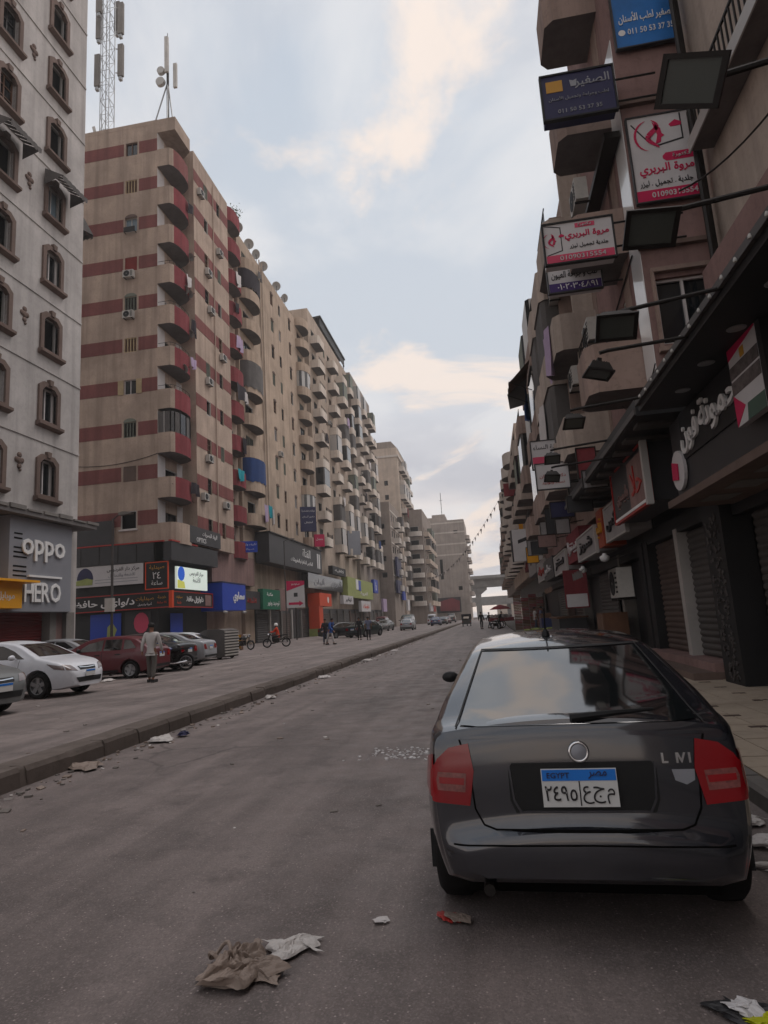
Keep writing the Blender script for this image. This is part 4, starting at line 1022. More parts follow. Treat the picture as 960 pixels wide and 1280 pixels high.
sb = stand_sign('crimson projecting sign below the dark teal one', (-19.8, 75.0, 11.0), 1.3, 1.5, .3, m_pink, [('معمل', m_textw, 0, .9, .35, .9)], R(34))
stand_sign('grey back of a large projecting board above the olive sign', (-20.0, 97.0, 12.0), 2.2, 3.8, .3, m_signgrey, (), R(40))
stand_sign('blue striped projecting sign above the faded wall panel', (-20.9, 54.2, 8.4), 1.5, 1.0, .2, m_blue, [('تكييف وتبريد', m_textw, 0, .7, .25, 1.3), ('صيانة', m_textw, 0, .28, .22, .9)], R(25))
# laundry, tarps on balconies
def cloth_sheet(w_, h, m, seed=1, amp=.06, nx=10, nz=8):
    rr = random.Random(seed); ph = rr.uniform(0, 6); mb = MB()
    for j in range(nz + 1):
        for i in range(nx + 1):
            u, v = i / nx, j / nz
            mb.v.append(((u - .5) * w_ * (1 - .1 * v), -amp * (1 + v) * math.sin(u * 9 + ph + v) - .03, -v * h * (1 + .06 * math.sin(u * 5 + ph))))
    for j in range(nz):
        for i in range(nx):
            a = j * (nx + 1) + i; mb.f.append((a, a + 1, a + nx + 2, a + nx + 1)); mb.m.append(0)
    me = mb.mesh('cloth', m, True); return me
def curtain(label, z, z0, z1, m, seed):
    rr = random.Random(seed); pl = [(x * 1.03, y * 1.03) for x, y in arc_plan(4.0, 1.25, 16)]; mb = MB(); n = 4
    for j in range(n + 1):
        for i, (x, y) in enumerate(pl):
            k = 1 + .03 * math.sin(i * 2.1 + seed + j * .4)
            zz = z1 + (z0 - z1) * j / n + (rr.uniform(-.18, .1) if j == n else 0)
            mb.v.append((x * k, y * k, zz))
    w_ = len(pl)
    for j in range(n):
        for i in range(w_ - 1): mb.f.append((j * w_ + i, j * w_ + i + 1, (j + 1) * w_ + i + 1, (j + 1) * w_ + i)); mb.m.append(0)
    return tag(obj('balcony_tarp', mb.mesh('balcony_tarp', m, True), None, (-22.0, 58.0, z), PI / 2), label, 'tarp')
def hang(name, label, cat, loc, rot, w_, h, m, seed=1, amp=.06):
    o = obj(name, cloth_sheet(w_, h, m, seed, amp), None, loc, rot); return tag(o, label, cat)
hang('laundry', 'white and lilac washing hanging from the sand block\'s lowest balcony', 'laundry', (-20.6, 58.2, 13.4), PI / 2, 1.3, 1.7, m_lilac, 1)
hang('laundry', 'teal washing hanging beside the lilac washing', 'laundry', (-20.6, 59.4, 13.5), PI / 2, .9, 1.2, m_teal, 2)
hang('laundry', 'pale shirt hanging at the right end of the washing line', 'laundry', (-20.6, 60.2, 13.3), PI / 2, .6, 1.6, m_clothw, 3)
hang('laundry', 'dark washing with a white shirt on the striped block\'s far balcony', 'laundry', (-21.0, 53.6, 24.0), PI / 2, 2.6, 1.5, m_clothd, 4)
hang('laundry', 'small white shirt among dark washing on the striped block', 'laundry', (-20.9, 54.4, 23.6), PI / 2, .7, 1.0, m_clothw, 5)
curtain('bright blue tarp closing a curved balcony low on the sand block', 11.4 + 3.3 * 1 - .2, 1.0, 3.25, m_bluec, 6)
curtain('torn grey canvas hanging over a curved balcony high on the sand block', 11.4 + 3.3 * 4 - .2, .6, 3.25, m_cloth, 7)
curtain('dark cloth hung below a higher curved balcony on the sand block', 11.4 + 3.3 * 7 - .2, 1.3, 3.25, m_clothd, 8)
hang('laundry', 'red cloth on a pale balcony of the tall far beige block', 'laundry', (-17.2, 149.4, 27.8), PI / 2, 2.2, 2.2, m_redb, 9)
for n_, (pl, a, z) in enumerate([(-22, 66.2, 20.6), (-21.5, 95, 24.2), (-21.5, 88.8, 31.2), (-21.5, 101.4, 17), (-21, 110.6, 28), (-21, 116.6, 20.8), (-21, 116.6, 35), (-21.5, 95, 38.5)]):
    ac('E', pl, a + 1.0, z, ['air conditioner by an arched window on the sand block', 'air conditioner halfway up the pale sand block', 'air conditioner high on the pale sand block, nearer its left end', 'lowest air conditioner on the pale sand block', 'middle air conditioner on the grey brown block', 'lowest air conditioner on the grey brown block', 'highest air conditioner on the grey brown block', 'highest air conditioner on the pale sand block'][n_], 'air conditioners along the left row')

# street lamp posts on the left
def lamp_post(label, loc, h, arm, rz, box=True):
    t = thing('street_lamp', label, 'street lamp', loc, rz)
    obj('pole', MB().tube([(0, 0, 0), (0, 0, 1.2), (0, 0, h)], [.07, .055, .04], 8).mesh('pole', m_roller), t)
    obj('arm', MB().tube([(0, 0, h - .05), (arm * .6, 0, h + .12), (arm, 0, h + .15)], .025, 6).mesh('arm', m_roller), t)
    obj('lamp_head', MB().prism([(arm - .05, h + .10), (arm + .45, h + .13), (arm + .5, h + .19), (arm + .1, h + .24), (arm - .08, h + .2)], -.1, .1, 'y').mesh('lamp_head', m_conc), t)
    if box: obj('meter_box', MB().box(-.16, .16, -.22, -.06, 2.35, 2.85).mesh('meter_box', m_acw), t)
    return t
lamp_post('slim street lamp with a grey meter box beside the corner shop', (-14.0, 22.1, .2), 5.9, .35, .0)
lamp_post('thin lamp pole standing before the charcoal fascia', (-18.2, 56.0, .2), 9.2, .5, .3, False)

for n_, (k, a, m, w_, h_, lb) in enumerate([(8, 43.0, m_clothd, 1.2, .9, 'dark washing on the second corner balcony from the top'), (6, 42.6, m_clothw, .9, .9, 'pale washing below the dishes on a corner balcony'), (5, 43.4, m_clothd, 1.0, 1.3, 'dark washing on the fifth corner balcony from the top'), (4, 43.2, m_lilac, .8, .8, 'lilac washing on a corner balcony at mid height'), (1, 43.3, m_clothd, 1.3, .9, 'dark washing on a low corner balcony')]):
    hang('laundry', lb, 'laundry', (P2 + 1.52, a, zk[k] - .5), PI / 2, w_, h_, m, 90 + n_)
for n_, (k, m) in enumerate([(7, m_clothd), (6, m_lilac), (3, m_clothd), (2, m_teal), (8, m_clothw)]):
    hang('laundry', ['dark', 'lilac', 'black', 'teal', 'white'][n_] + ' washing on the striped block\'s far red balconies', 'laundry', (P2 + 1.2, 53.2 + .5 * (n_ % 3), zk[k] - .45), PI / 2, 1.1 + .3 * (n_ % 2), 1.0 + .3 * (n_ % 3), m, 100 + n_)

for n_, (pl, a, z_, w_, h_, m, lb) in enumerate([(-21.5, 82.6, 27.6, 1.6, 1.2, m_clothd, 'dark washing on the pale sand block\'s nearest balcony column'), (-21.5, 91.6, 20.2, 1.5, 1.3, m_clothw, 'white washing low on the pale sand block'), (-21.5, 98.0, 34.6, 1.6, 1.4, m_lilac, 'lilac washing high on the pale sand block'),
        (-21.0, 107.4, 23.8, 1.6, 1.5, m_clothd, 'dark washing at mid height on the grey brown block'), (-21.0, 113.2, 30.8, 1.5, 1.2, m_clothw, 'white washing on the grey brown block'), (-21.0, 119.0, 16.6, 1.8, 1.4, m_bluec, 'blue washing low on the grey brown block'), (-22.0, 58.4, 38.2, 1.0, .9, m_cloth, 'grey washing on the sand block\'s highest curved balcony')]):
    hang('laundry', lb, 'laundry', (pl + 1.42, a, z_), PI / 2, w_, h_, m, 120 + n_)

# ================================================================ right-hand side
# R0: near building (continues behind the camera)
r0 = thing('cream_building', 'cream fronted building at the upper right edge with a dark railed balcony slab', 'building', (5.4, 0, 0))
mb = MB(); wallp(mb, 'W', 5.4, -34, 13.45, 0, 21, [], .2); body_shell(mb, 5.4, 14, -34, 13.45, 0, 21, 'W'); wmesh(mb, 'wall', m_cream, r0)
wmesh(MB().box(4.95, 5.39, -34, 12.6, 10.75, 10.95), 'balcony_slab', m_soffit, r0)
mb = MB(); mb.box(4.98, 5.02, -33, 12.5, 11.7, 11.75)
for k in range(60): mb.box(4.985, 5.015, 2 + k * .18, 2.03 + k * .18, 10.95, 11.7)
wmesh(mb, 'balcony_rail', m_iron, r0)
wmesh(MB().box(4.9, 4.93, -10, 12.6, 10.70, 10.98), 'white_conduit', m_alu, r0)
wmesh(MB().box(4.9, 5.39, -34, 12.9, 5.0, 8.2), 'dark_back_board', m_pinkr, r0)
for k in range(3): wmesh(MB().tube([(5.25 - .1 * k, 12.95 - .15 * k, 4.8), (5.25 - .1 * k, 12.95 - .15 * k, 20)], .05, 6), 'pipe', m_iron, r0)
# R1: projecting block whose end wall faces the camera
P_R = 3.95
r1 = tower('projecting_block', 'dusty pink end wall carrying clinic signs, projecting beyond the near building', 'W', P_R, 13.5, 18.3, 8, 25.0, 6.6, 3.3, m_pinkr,
           [(15.1, 'b', 1.5)], m_tanr, 21, nf=5, swins=[(4.72, 7.0, 1.15, 1.5)], enclosed=.15, zb=4.9)
for z in (6.35, 9.2, 12.75, 16.6): wmesh(MB().box(3.90, 5.39, 13.38, 13.498, z, z + .10), 'ledge', m_trim, r1)
wmesh(MB().box(4.06, 4.12, 13.36, 13.46, 6.9, 8.6).box(5.32, 5.38, 13.36, 13.46, 6.9, 8.6).box(4.06, 5.38, 13.35, 13.46, 8.602, 8.70).box(4.02, 5.39, 13.33, 13.46, 6.80, 6.898), 'window_surround', m_tanr, r1)
wmesh(MB().box(3.93, 3.946, 13.52, 14.3, 6.5, 14.6), 'white_panel', mat('white_gloss_panel', (.80, .79, .78), .25, var=.05, spec=.6, coat=.5), r1)
wmesh(MB().box(3.93, 3.946, 14.65, 15.2, 6.5, 24), 'tan_panel', m_tanr, r1)
wmesh(MB().box(3.55, 3.9, 13.6, 17.6, 12.15, 12.3), 'dark_beam', m_iron, r1)
REST = [(18.4, 27.2, 16.0, [(20.0, 'b', 2.6), (23.0, 'b', 2.6), (25.8, 'b', 2.2)], m_tanr, 'tan balconied block just past the clinic signs'),
        (27.3, 43.4, 15.7, [(29.2, 'b', 3.0), (33, 'b', 3.0), (36.6, 'w', 1.2), (40.5, 'b', 3.2)], m_pinkr, 'pinkish balconied block halfway along the right side'),
        (43.5, 58.9, 15.4, [(46, 'b', 3.2), (50.5, 'b', 3.2), (55.5, 'b', 3.2)], m_tanr, 'tan block beyond the pinkish one on the right'),
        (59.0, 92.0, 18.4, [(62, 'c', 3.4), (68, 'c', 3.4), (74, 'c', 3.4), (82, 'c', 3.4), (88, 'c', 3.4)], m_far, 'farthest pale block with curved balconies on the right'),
        (92.1, 140, 16.0, [(98, 'b', 3.2), (108, 'b', 3.2), (118, 'b', 3.2), (130, 'b', 3.2)], m_grey_r, 'last grey block on the right before the flyover')]
RB = []
for n_, (a0, a1, H, cols, m, lb) in enumerate(REST):
    RB.append(tower('balconied_block', lb, 'W', P_R + (0, .1, 0, -.15, .2)[n_], a0, a1, 9, H, 6.3, 3.2, m, cols, (m_cream, m_tanr, m_cream, m_farw, m_tanr)[n_], 30 + n_, nf=3 if H < 17 else 4, enclosed=.25, zb=4.72 - .01 * n_))
# tall mullion fins and pipes on R2/R3
for k, y in enumerate((18.9, 21.5, 24.4, 28.0, 31.1, 35, 38.5)):
    wmesh(MB().box(3.35, P_R - .002 if y < 27.3 else 4.04, y, y + .18, 5.2, 15.5), 'fin_wall', m_tanr if k % 2 else m_cream, RB[0] if y < 27.2 else RB[1])
aw = thing('torn_awning', 'torn tin awning sticking out from a right-side balcony against the sky', 'awning', (2.75, 28.6, 11.6), -PI / 2)
mb = MB()
for k in range(7): mb.add([(-.9 + k * .26, 0, 1.0 + .12 * (k % 2)), (-.9 + (k + 1) * .26, 0, 1.0 + .12 * ((k + 1) % 2)), (-.9 + (k + 1) * .26, -1.0, .25 - .12 * ((k + 1) % 3)), (-.9 + k * .26, -1.0, .25 - .12 * (k % 3))], [(0, 1, 2, 3)])
obj('tin_sheet', mb.mesh('tin_sheet', m_rust), aw)
obj('side_flap', MB().add([(-.9, 0, 1.0), (-.9, -1.0, .25), (-.9, -.95, -.5), (-.9, -.2, -.35)], [(0, 1, 2, 3)]).mesh('side_flap', m_cloth), aw)
obj('strut', MB().tube([(-.9, 0, -.3), (-.9, -1.0, .2)], .02, 4).tube([(.9, 0, -.3), (.9, -1.0, .2)], .02, 4).mesh('strut', m_iron), aw)
for n_, (a, z) in enumerate([(15.4, 7.9), (14.9, 11.3), (19.0, 8.1), (22.0, 9.8), (21.6, 12.2), (26.6, 7.4), (31.2, 10.5), (35.0, 8.2)]):
    ac('W', 3.3 if n_ < 2 else P_R - .55, a, z, ['air conditioner tucked under the eye clinic sign', 'air conditioner level with the skin clinic board', 'lowest air conditioner past the clinic signs', 'second air conditioner past the clinic signs', 'highest air conditioner past the clinic signs', 'air conditioner at the far end of the tan block', 'upper air conditioner on the pinkish right block', 'lower air conditioner on the pinkish right block'][n_], 'air conditioners on the right side')
for n_, (a, z, m) in enumerate([(20.2, 10.6, m_lilac), (24.0, 9.2, m_clothw), (30, 12.2, m_bluec)]):
    hang('laundry', ['lilac cloth on a right-side balcony rail', 'white cloth on a right-side balcony rail', 'blue cloth high on the pinkish right block'][n_], 'laundry', (2.64, a, z), -PI / 2, 1.2, 1.6, m, 40 + n_)

# ---- clinic signs
def woman_logo(s, x, z, r, m):
    mb = MB()
    def stroke(pts, w_):
        n = len(pts)
        for i in range(n - 1):
            (a, b), (c, d) = pts[i], pts[i + 1]; t = math.hypot(c - a, d - b) or 1; u, v = -(d - b) / t, (c - a) / t
            w0 = w_ * math.sin(PI * (i + .3) / n); w1 = w_ * math.sin(PI * (i + 1.3) / n)
            mb.quad((x + a - u * w0, -.012, z + b - v * w0), (x + c - u * w1, -.012, z + d - v * w1), (x + c + u * w1, -.012, z + d + v * w1), (x + a + u * w0, -.012, z + b + v * w0))
    stroke([(r * (-.1 - .85 * math.cos(t)), r * math.sin(t)) for t in [-1.35 + k * .27 for k in range(11)]], r * .07)
    stroke([(r * (.05 + .30 * math.sin(t * 1.6)), r * (1 - .2 * t * 2.0)) for t in [k * .42 for k in range(12)]], r * .16)
    mb.prism([(x + r * .1, z + r * .85), (x + r * .5, z + r * .4), (x + r * .55, z + r * .05), (x + r * .68, z - r * .1), (x + r * .5, z - r * .2), (x + r * .45, z - r * .5), (x + r * .15, z - r * .6), (x + r * .3, z)], -.012, -.002, 'y')
    obj('emblem', mb.mesh('emblem', m), s)
    obj('emblem', MB().prism([(x + r * 1.0, z + r * .55), (x + r * 1.35, z + r * .8), (x + r * 1.7, z + r * .6), (x + r * 1.65, z + r * .4), (x + r * 1.1, z + r * .38)], -.012, -.002, 'y').mesh('emblem', m), s)
s = framed_sign('clinic_sign', 'square white skin clinic board with crimson lettering on the pink end wall', 'S', 13.36, 3.97, 5.36, 10.22, 12.36, m_signw, m_dark2, .1, .03)
woman_logo(s, -.18, 1.62, .38, m_pink)
obj('pill', MB().prism([(-.02, 1.02), (.05, .95), (.66, .95), (.66, 1.15), (.05, 1.15), (-.02, 1.08)], -.008, 0, 'y').mesh('pill', m_pink), s)
letters(s, 'دكتورة', m_signw, .36, 1.05, -.01, .11, .36); letters(s, 'مروة البربري', m_pink, .03, .76, 0, .30, 1.14, .01, .02); letters(s, 'جلدية . تجميل . ليزر', m_textd, -.02, .45, 0, .17, 1.1)
obj('phone_band', MB().box(-.66, .66, -.008, 0, .035, .30).mesh('phone_band', m_pink), s); letters(s, '01090315554', m_signw, .12, .17, -.01, .13, .95, .008, .015)
obj('corner_line', MB().prism([(-.6, 1.95), (-.58, 1.97), (-.24, 1.46), (-.26, 1.44)], -.005, 0, 'y').prism([(-.12, 1.33), (-.12, 1.37), (.45, 1.47), (.45, 1.43)], -.005, 0, 'y').box(.44, .47, -.005, 0, 1.43, 2.08).mesh('corner_line', m_textd), s)
def bracket(s, x0, x1, z):
    for q in (z, z + .55): obj('bracket', MB().tube([(x0, .12, q), (x1, .12, q)], .025, 5).mesh('bracket', m_iron), s)
s = framed_sign('clinic_sign', 'white and crimson projecting sign box below the navy one', 'S', 13.0, 1.84, 3.34, 8.88, 9.86, m_signw, m_dark, .32, .035)
woman_logo(s, -.58, .56, .17, m_pink)
obj('logo_line', MB().prism([(-.70, .92), (-.70, .94), (-.36, .86), (-.36, .84)], -.005, 0, 'y').box(-.37, -.35, -.005, 0, .3, .86).prism([(-.68, .22), (-.68, .24), (-.36, .32), (-.36, .30)], -.005, 0, 'y').mesh('logo_line', m_textd), s)
obj('pill', MB().box(-.05, .36, -.008, 0, .80, .90).mesh('pill', m_pinkp), s); letters(s, 'دكتورة', m_signw, .15, .85, -.01, .07, .28)
letters(s, 'مروة البربري', m_pink, .18, .62, 0, .21, .92, .01, .02); letters(s, 'جلدية تجميل ليزر', m_textd, .2, .38, 0, .11, .8)
obj('phone_band', MB().box(-.70, .70, -.008, 0, .04, .22).mesh('phone_band', m_pinkp), s); letters(s, '01090315554', m_signw, .05, .13, -.01, .10, .95)
bracket(s, .74, 2.2, .3)
s = framed_sign('clinic_sign', 'navy projecting sign box with a golden logo and grey lettering', 'S', 13.0, 2.16, 3.78, 12.34, 13.5, m_navy, m_dark, .32, .04)
obj('logo', MB().box(-.68, -.32, -.01, 0, .70, .98).mesh('logo', m_gold), s); letters(s, 'الصغير', m_signgrey, .32, .85, 0, .28, .75, .01, .01); obj('tooth', MB().prism([(-.14, .78), (-.02, .78), (0, .95), (-.08, .92), (-.16, .95)], -.01, 0, 'y').mesh('tooth', m_signgrey), s)
letters(s, 'لطب وجراحة وتجميل الأسنان', m_signgrey, 0, .52, 0, .12, 1.3); letters(s, '011 50 53 37 35', m_signgrey, 0, .2, 0, .10, .95); bracket(s, .8, 1.7, .3)
s = framed_sign('clinic_sign', 'white eye clinic sign with a purple number band', 'S', 15.0, 2.12, 3.44, 9.24, 10.5, m_signw, m_dark2, .25, .03)
letters(s, 'استشاري', m_textd, 0, .72, 0, .15, .5); letters(s, 'طب و جراحة العيون', m_textd, 0, .46, 0, .22, 1.1, .01, .012)
obj('phone_band', MB().box(-.62, .62, -.008, 0, .035, .26).mesh('phone_band', m_purple), s); letters(s, '٠١٠٢٠٣٠٤٨٩١', m_textw, .05, .15, -.01, .14, .95); bracket(s, .66, 1.9, .2)
s = framed_sign('clinic_sign', 'blue dental clinic banner at the top edge above the pink end wall', 'S', 13.36, 4.0, 5.45, 14.15, 17.2, m_sky, m_dark2, .08, .03)
obj('white_fade', MB().prism([(-.7, 1.9), (-.3, 1.55), (.1, 1.7), (.4, 1.5), (.7, 1.75), (.7, 3.0), (-.7, 3.0)], -.006, 0, 'y').mesh('white_fade', m_signw), s)
letters(s, 'الصغير لطب الأسنان', m_textw, .02, .78, 0, .30, 1.22, .01, .012); letters(s, '011 50 53 37 35', m_textw, .08, .42, 0, .15, 1.0)
obj('phone_dot', MB().lathe([(.08, -.008), (.001, -.008)], 12, 'y', (-.55, 0, .42)).mesh('phone_dot', m_textw), s)
s = framed_sign('clinic_sign', 'pinkish white clinic sign, upper of two behind the floodlights', 'S', 22.0, 1.9, 3.1, 6.4, 7.44, m_signw, m_dark2, .25, .03)
letters(s, 'عيادة النساء', m_textd, 0, .78, 0, .2, 1.0); obj('rose_band', MB().box(-.55, .55, -.008, 0, .2, .45).mesh('rose_band', m_pinkp), s); bracket(s, .6, 1.8, .2)
s = framed_sign('clinic_sign', 'pinkish white clinic sign, lower of two behind the floodlights', 'S', 20.0, 1.8, 2.85, 5.3, 6.16, m_signw, m_dark2, .25, .03)
letters(s, 'دكتورة إيمان', m_redl, 0, .42, 0, .14, .8); letters(s, 'نساء وتوليد', m_redl, 0, .22, 0, .12, .7); bracket(s, .5, 1.9, .2)

# ---- floodlights on arms over the kerb
def flood_meshes():
    h = MB(); a = [(-.30, -.22, 0), (.30, -.22, 0), (.30, .22, 0), (-.30, .22, 0)]; b = [(-.20, -.15, .26), (.20, -.15, .26), (.20, .15, .26), (-.20, .15, .26)]
    h.add(a + b, [(0, 1, 5, 4), (1, 2, 6, 5), (2, 3, 7, 6), (3, 0, 4, 7), (4, 5, 6, 7)])
    h.box(-.32, .32, -.24, -.19, -.03, .02).box(-.32, .32, .19, .24, -.03, .02).box(-.32, -.26, -.19, .19, -.03, .02).box(.26, .32, -.19, .19, -.03, .02)
    for k in range(6): h.box(-.17 + k * .06, -.15 + k * .06, -.14, .14, .26, .285)
    g = MB().box(-.26, .26, -.19, .19, -.012, .0)
    k = MB().box(-.05, .05, -.05, .05, .30, .42)
    return h.mesh('housing', m_iron), g.mesh('glass', mat('lamp_glass', srgb(70, 74, 70), .18, var=.1, spec=.6)), k.mesh('knuckle', m_iron)
FL = [(1.64, 4.0, 5.02, (R(-56), R(28), R(-24))), (1.6, 5.1, 4.66, (R(-42), R(4), 0)), (1.6, 6.65, 4.52, (R(-38), R(4), R(-4))), (1.6, 7.85, 4.46, (R(-8), R(12), R(10))), (1.6, 10.15, 4.52, (R(-30), 0, R(6))), (1.6, 13.5, 4.74, (R(-36), 0, 0)), (1.6, 13.9, 4.42, (R(-28), R(5), 0))]
fm = flood_meshes()
for n_, (x, y, z, r) in enumerate(FL):
    t = thing('floodlight', ['large floodlight nearest the camera at the top right edge', 'floodlight hanging in front of the crimson skin clinic board', 'floodlight beside the end wall window', 'crooked floodlight under the end wall window', 'floodlight above the upper pinkish clinic sign', 'floodlight over the upper pinkish clinic sign, higher of a pair', 'floodlight over the lower pinkish clinic sign, lower of a pair'][n_], 'floodlight', (x, y, z), 0, 'floodlights along the canopies')
    hs = obj('housing', fm[0], t, (0, 0, 0), r, (.66, .66, .66) if n_ < 3 else (.52, .52, .52)); obj('glass', fm[1], hs); obj('knuckle', fm[2], hs)
    M3 = Matrix.Rotation(r[2], 3, 'Z') @ Matrix.Rotation(r[1], 3, 'Y') @ Matrix.Rotation(r[0], 3, 'X')
    kp = M3 @ Vector((0, 0, .30))
    obj('arm', MB().tube([kp, kp + Vector((.10, 0, .02)), (1.6 if n_ < 2 else 1.2, 0, kp.z + .06), (2.6 if n_ < 5 else 2.3, 0, kp.z + .10)], .024, 7).mesh('arm', m_iron), t)

# ---- canopies and shop fascias at street level
ca = thing('shop_canopy', 'black phone shop canopy with downlights at the right edge', 'canopy', (2.7, 6.5, 4.7))
obj('deck', MB().box(0, 2.2, -6.5, 4.0, 0, .16).mesh('deck', m_dark), ca)
obj('edge_strip', MB().box(-.05, -.001, -6.5, 4.0, .10, .19).mesh('edge_strip', m_roller), ca)
bm_ = MB().lathe([(.001, -.022), (.018, -.016), (.02, .0), (.01, .03)], 8).mesh('bulb', m_acw)
for k in range(22): obj('bulb', bm_, ca, (-.075, -4.0 + k * .36, .10 + .02 * (k % 2)))
dl = MB().lathe([(.11, -.012), (.09, -.02), (.001, -.016)], 14).mesh('downlight', mat('downlight_glass', srgb(120, 120, 122), .3, var=.05))
for k in range(7): obj('downlight', dl, ca, (.42, -3.2 + k * 1.05, 0))
fs = thing('shop_sign', 'black phone shop fascia with large white Arabic name', 'sign', (3.45, 8.2, 3.3), -PI / 2)
obj('panel', MB().box(-3.4, 6.0, 0, .95, 0, 1.398).mesh('panel', m_dark2), fs)
obj('backing', MB().box(-2.75, .9, -.03, 0, .62, 1.39).mesh('backing', m_dark), fs)
letters(fs, 'حمونة', m_textw, -.98, 1.0, -.04, .58, 1.5, .03, .015); letters(fs, 'فون', m_textw, -2.26, .96, -.04, .56, .85, .03, .015)
em = obj('round_emblem', MB().lathe([(.34, 0), (.34, -.05), (.001, -.06)], 20, 'y', (-3.02, -.02, .5)).mesh('round_emblem', m_signw), fs)
obj('emblem_mark', MB().prism([(-3.27, .38), (-2.97, .33), (-2.92, .60), (-3.22, .68)], -.10, -.085, 'y').mesh('emblem_mark', m_pink), fs)
obj('underside', MB().box(-3.2, 6.0, -.25, .95, -.12, -.004).mesh('underside', m_trim), fs)
for k in range(5): obj('soffit_slot', MB().box(-2.6 + k * 1.1, -2.0 + k * 1.1, .05, .5, -.13, -.122).mesh('soffit_slot', m_conc), fs)
po = thing('poster', 'tall flag coloured poster with grey photographs beside the phone shop name', 'poster', (3.28, 7.85, 3.7), -PI / 2)
obj('board', MB().box(-.42, .42, 0, .09, 0, 1.12).mesh('board', m_signw), po)
obj('red_field', MB().prism([(-.42, .86), (.42, .98), (.42, 1.12), (-.42, 1.12)], -.006, 0, 'y').mesh('red_field', m_pink), po)
for z0, z1 in ((.60, .76), (.40, .57)): obj('photo_strip', MB().box(-.42, .42, -.006, 0, z0, z1).mesh('photo_strip', mat('photo_grey', srgb(92, 84, 82), .6, var=.6, scale=9)), po)
obj('green_field', MB().prism([(-.1, .0), (.42, .0), (.42, .20), (-.05, .20)], -.006, 0, 'y').mesh('green_field', mat('faded_green_print', srgb(70, 92, 80), .6, var=.2)), po)
obj('red_triangle', MB().prism([(-.42, 0), (-.12, .2), (-.42, .40)], -.0075, 0, 'y').mesh('red_triangle', m_pink), po)
obj('eagle_dot', MB().box(-.06, .06, -.006, 0, .78, .9).mesh('eagle_dot', m_gold), po); obj('side', MB().box(.43, .55, 0, .14, -.06, 1.16).mesh('side', m_dark), po)
tag(obj('sign_post', MB().box(-.06, .06, -.06, .06, 0, 1.75).mesh('sign_post', m_alu), None, (3.18, 12.45, 3.45)), 'pale metal post between the black canopy and the red framed sign', 'post')
cb = thing('shop_canopy', 'second dark canopy with grey slats beyond the phone shop', 'canopy', (2.75, 13.5, 4.75))
obj('deck', MB().box(0, 1.15, -2.6, 7.5, 0, .3).mesh('deck', m_dark), cb); obj('edge_strip', MB().box(-.04, -.002, -2.6, 7.5, .02, .12).mesh('edge_strip', m_roller), cb)
for k in range(9): obj('ceiling_slat', MB().box(.1, 1.1, -2.2 + k * 1.0, -1.85 + k * 1.0, -.06, -.003).mesh('ceiling_slat', m_roller), cb)
s = framed_sign('shop_sign', 'grey fascia with red framed panel and red lettering beyond the phone shop', 'W', 3.22, 12.55, 15.9, 3.5, 4.74, m_dark2, m_redl, .7, .04)
letters(s, 'حلا', m_redl, .8, .65, 0, .6, .9, .03, .0); letters(s, 'باتيسري', m_pinkr, -.6, .5, 0, .45, 1.1, .03)
obj('figure_panel', MB().box(.1, 1.5, -.012, 0, .1, 1.1).mesh('figure_panel', m_pinkr), s); obj('dot_row', MB().box(-1.6, 1.6, -.02, 0, .06, .12).mesh('dot_row', m_textw), s)
# row of further shop fascias
SH = [(16.0, 18.6, 3.35, 4.6, m_signw, m_textd, 'مكس', 'white fascia with heavy dark lettering, third shop on the right'), (18.7, 19.6, 3.3, 4.7, m_orange, m_yellow, 'ذهب', 'narrow orange and yellow sign among the right-hand shops'), (19.7, 23.6, 3.2, 4.3, m_signw, m_textd, 'شوز', 'pale fascia with dark letters past the orange sign'),
      (23.8, 27.5, 3.4, 4.9, m_redb, m_textw, 'بيتزا', 'dark red fascia further along the right side'), (27.7, 32.5, 3.2, 4.4, m_signw, m_textd, 'سنتر', 'white fascia with dark windows further along the right'), (32.8, 38.0, 3.2, 4.6, m_dark2, m_textw, 'عطور', 'charcoal fascia before the stacked crates'),
      (38.3, 44, 3.4, 5.0, m_signw, m_redl, 'بصريات', 'white fascia with red letters above the stacked crates'), (44.5, 52, 4.2, 7.2, m_signw, m_textd, 'نظارات', 'tall pinkish sign wall above the crates'), (60, 64, 7.0, 13.0, m_yellow, m_textd, 'ذهب', 'tall yellow banner on the far pale block'), (53, 58, 5.0, 6.6, m_redb, m_textw, 'مصر', 'red sign beside the tall yellow banner')]
for n_, (a0, a1, z0, z1, fc, tm, tx, lb) in enumerate(SH):
    fc = {m_signw: m_signw2, m_orange: m_signo2}.get(fc, fc); tm = {m_textw: m_signw, m_yellow: m_gold}.get(tm, tm)
    z1 = z0 + (z1 - z0) * (.78 if n_ < 7 else 1); s = framed_sign('shop_sign', lb, 'W', 3.46 - .06 * (n_ % 3), a0, a1, z0, z1, fc, m_alu if n_ % 2 == 0 else None, .6, .05 if n_ % 2 == 0 else 0)
    letters(s, tx, tm, 0, (z1 - z0) / 2, 0, (z1 - z0) * .5, (a1 - a0) * .7, .06)
s = framed_sign('projecting_sign', 'small red projecting sign high on the far right block', 'S', 58.6, 2.3, 3.8, 12.2, 13.4, m_redb, None, .3, 0)
s = framed_sign('projecting_sign', 'white projecting sign with dark stripes above the crates', 'S', 44.2, 2.0, 3.9, 5.0, 7.2, m_signw, None, .25, 0)
obj('mark', MB().prism([(-.6, 1.2), (.5, 1.55), (.5, 1.8), (-.6, 1.45)], -.01, 0, 'y').mesh('mark', m_textd), s); obj('mark', MB().prism([(-.1, .7), (.4, .9), (.4, 1.1), (-.1, .9)], -.01, 0, 'y').mesh('mark', m_textd), s)
s = framed_sign('projecting_sign', 'red projecting sign left of the striped white one', 'S', 47.0, 2.0, 3.0, 5.2, 6.7, m_redb, m_dark2, .25, .1)
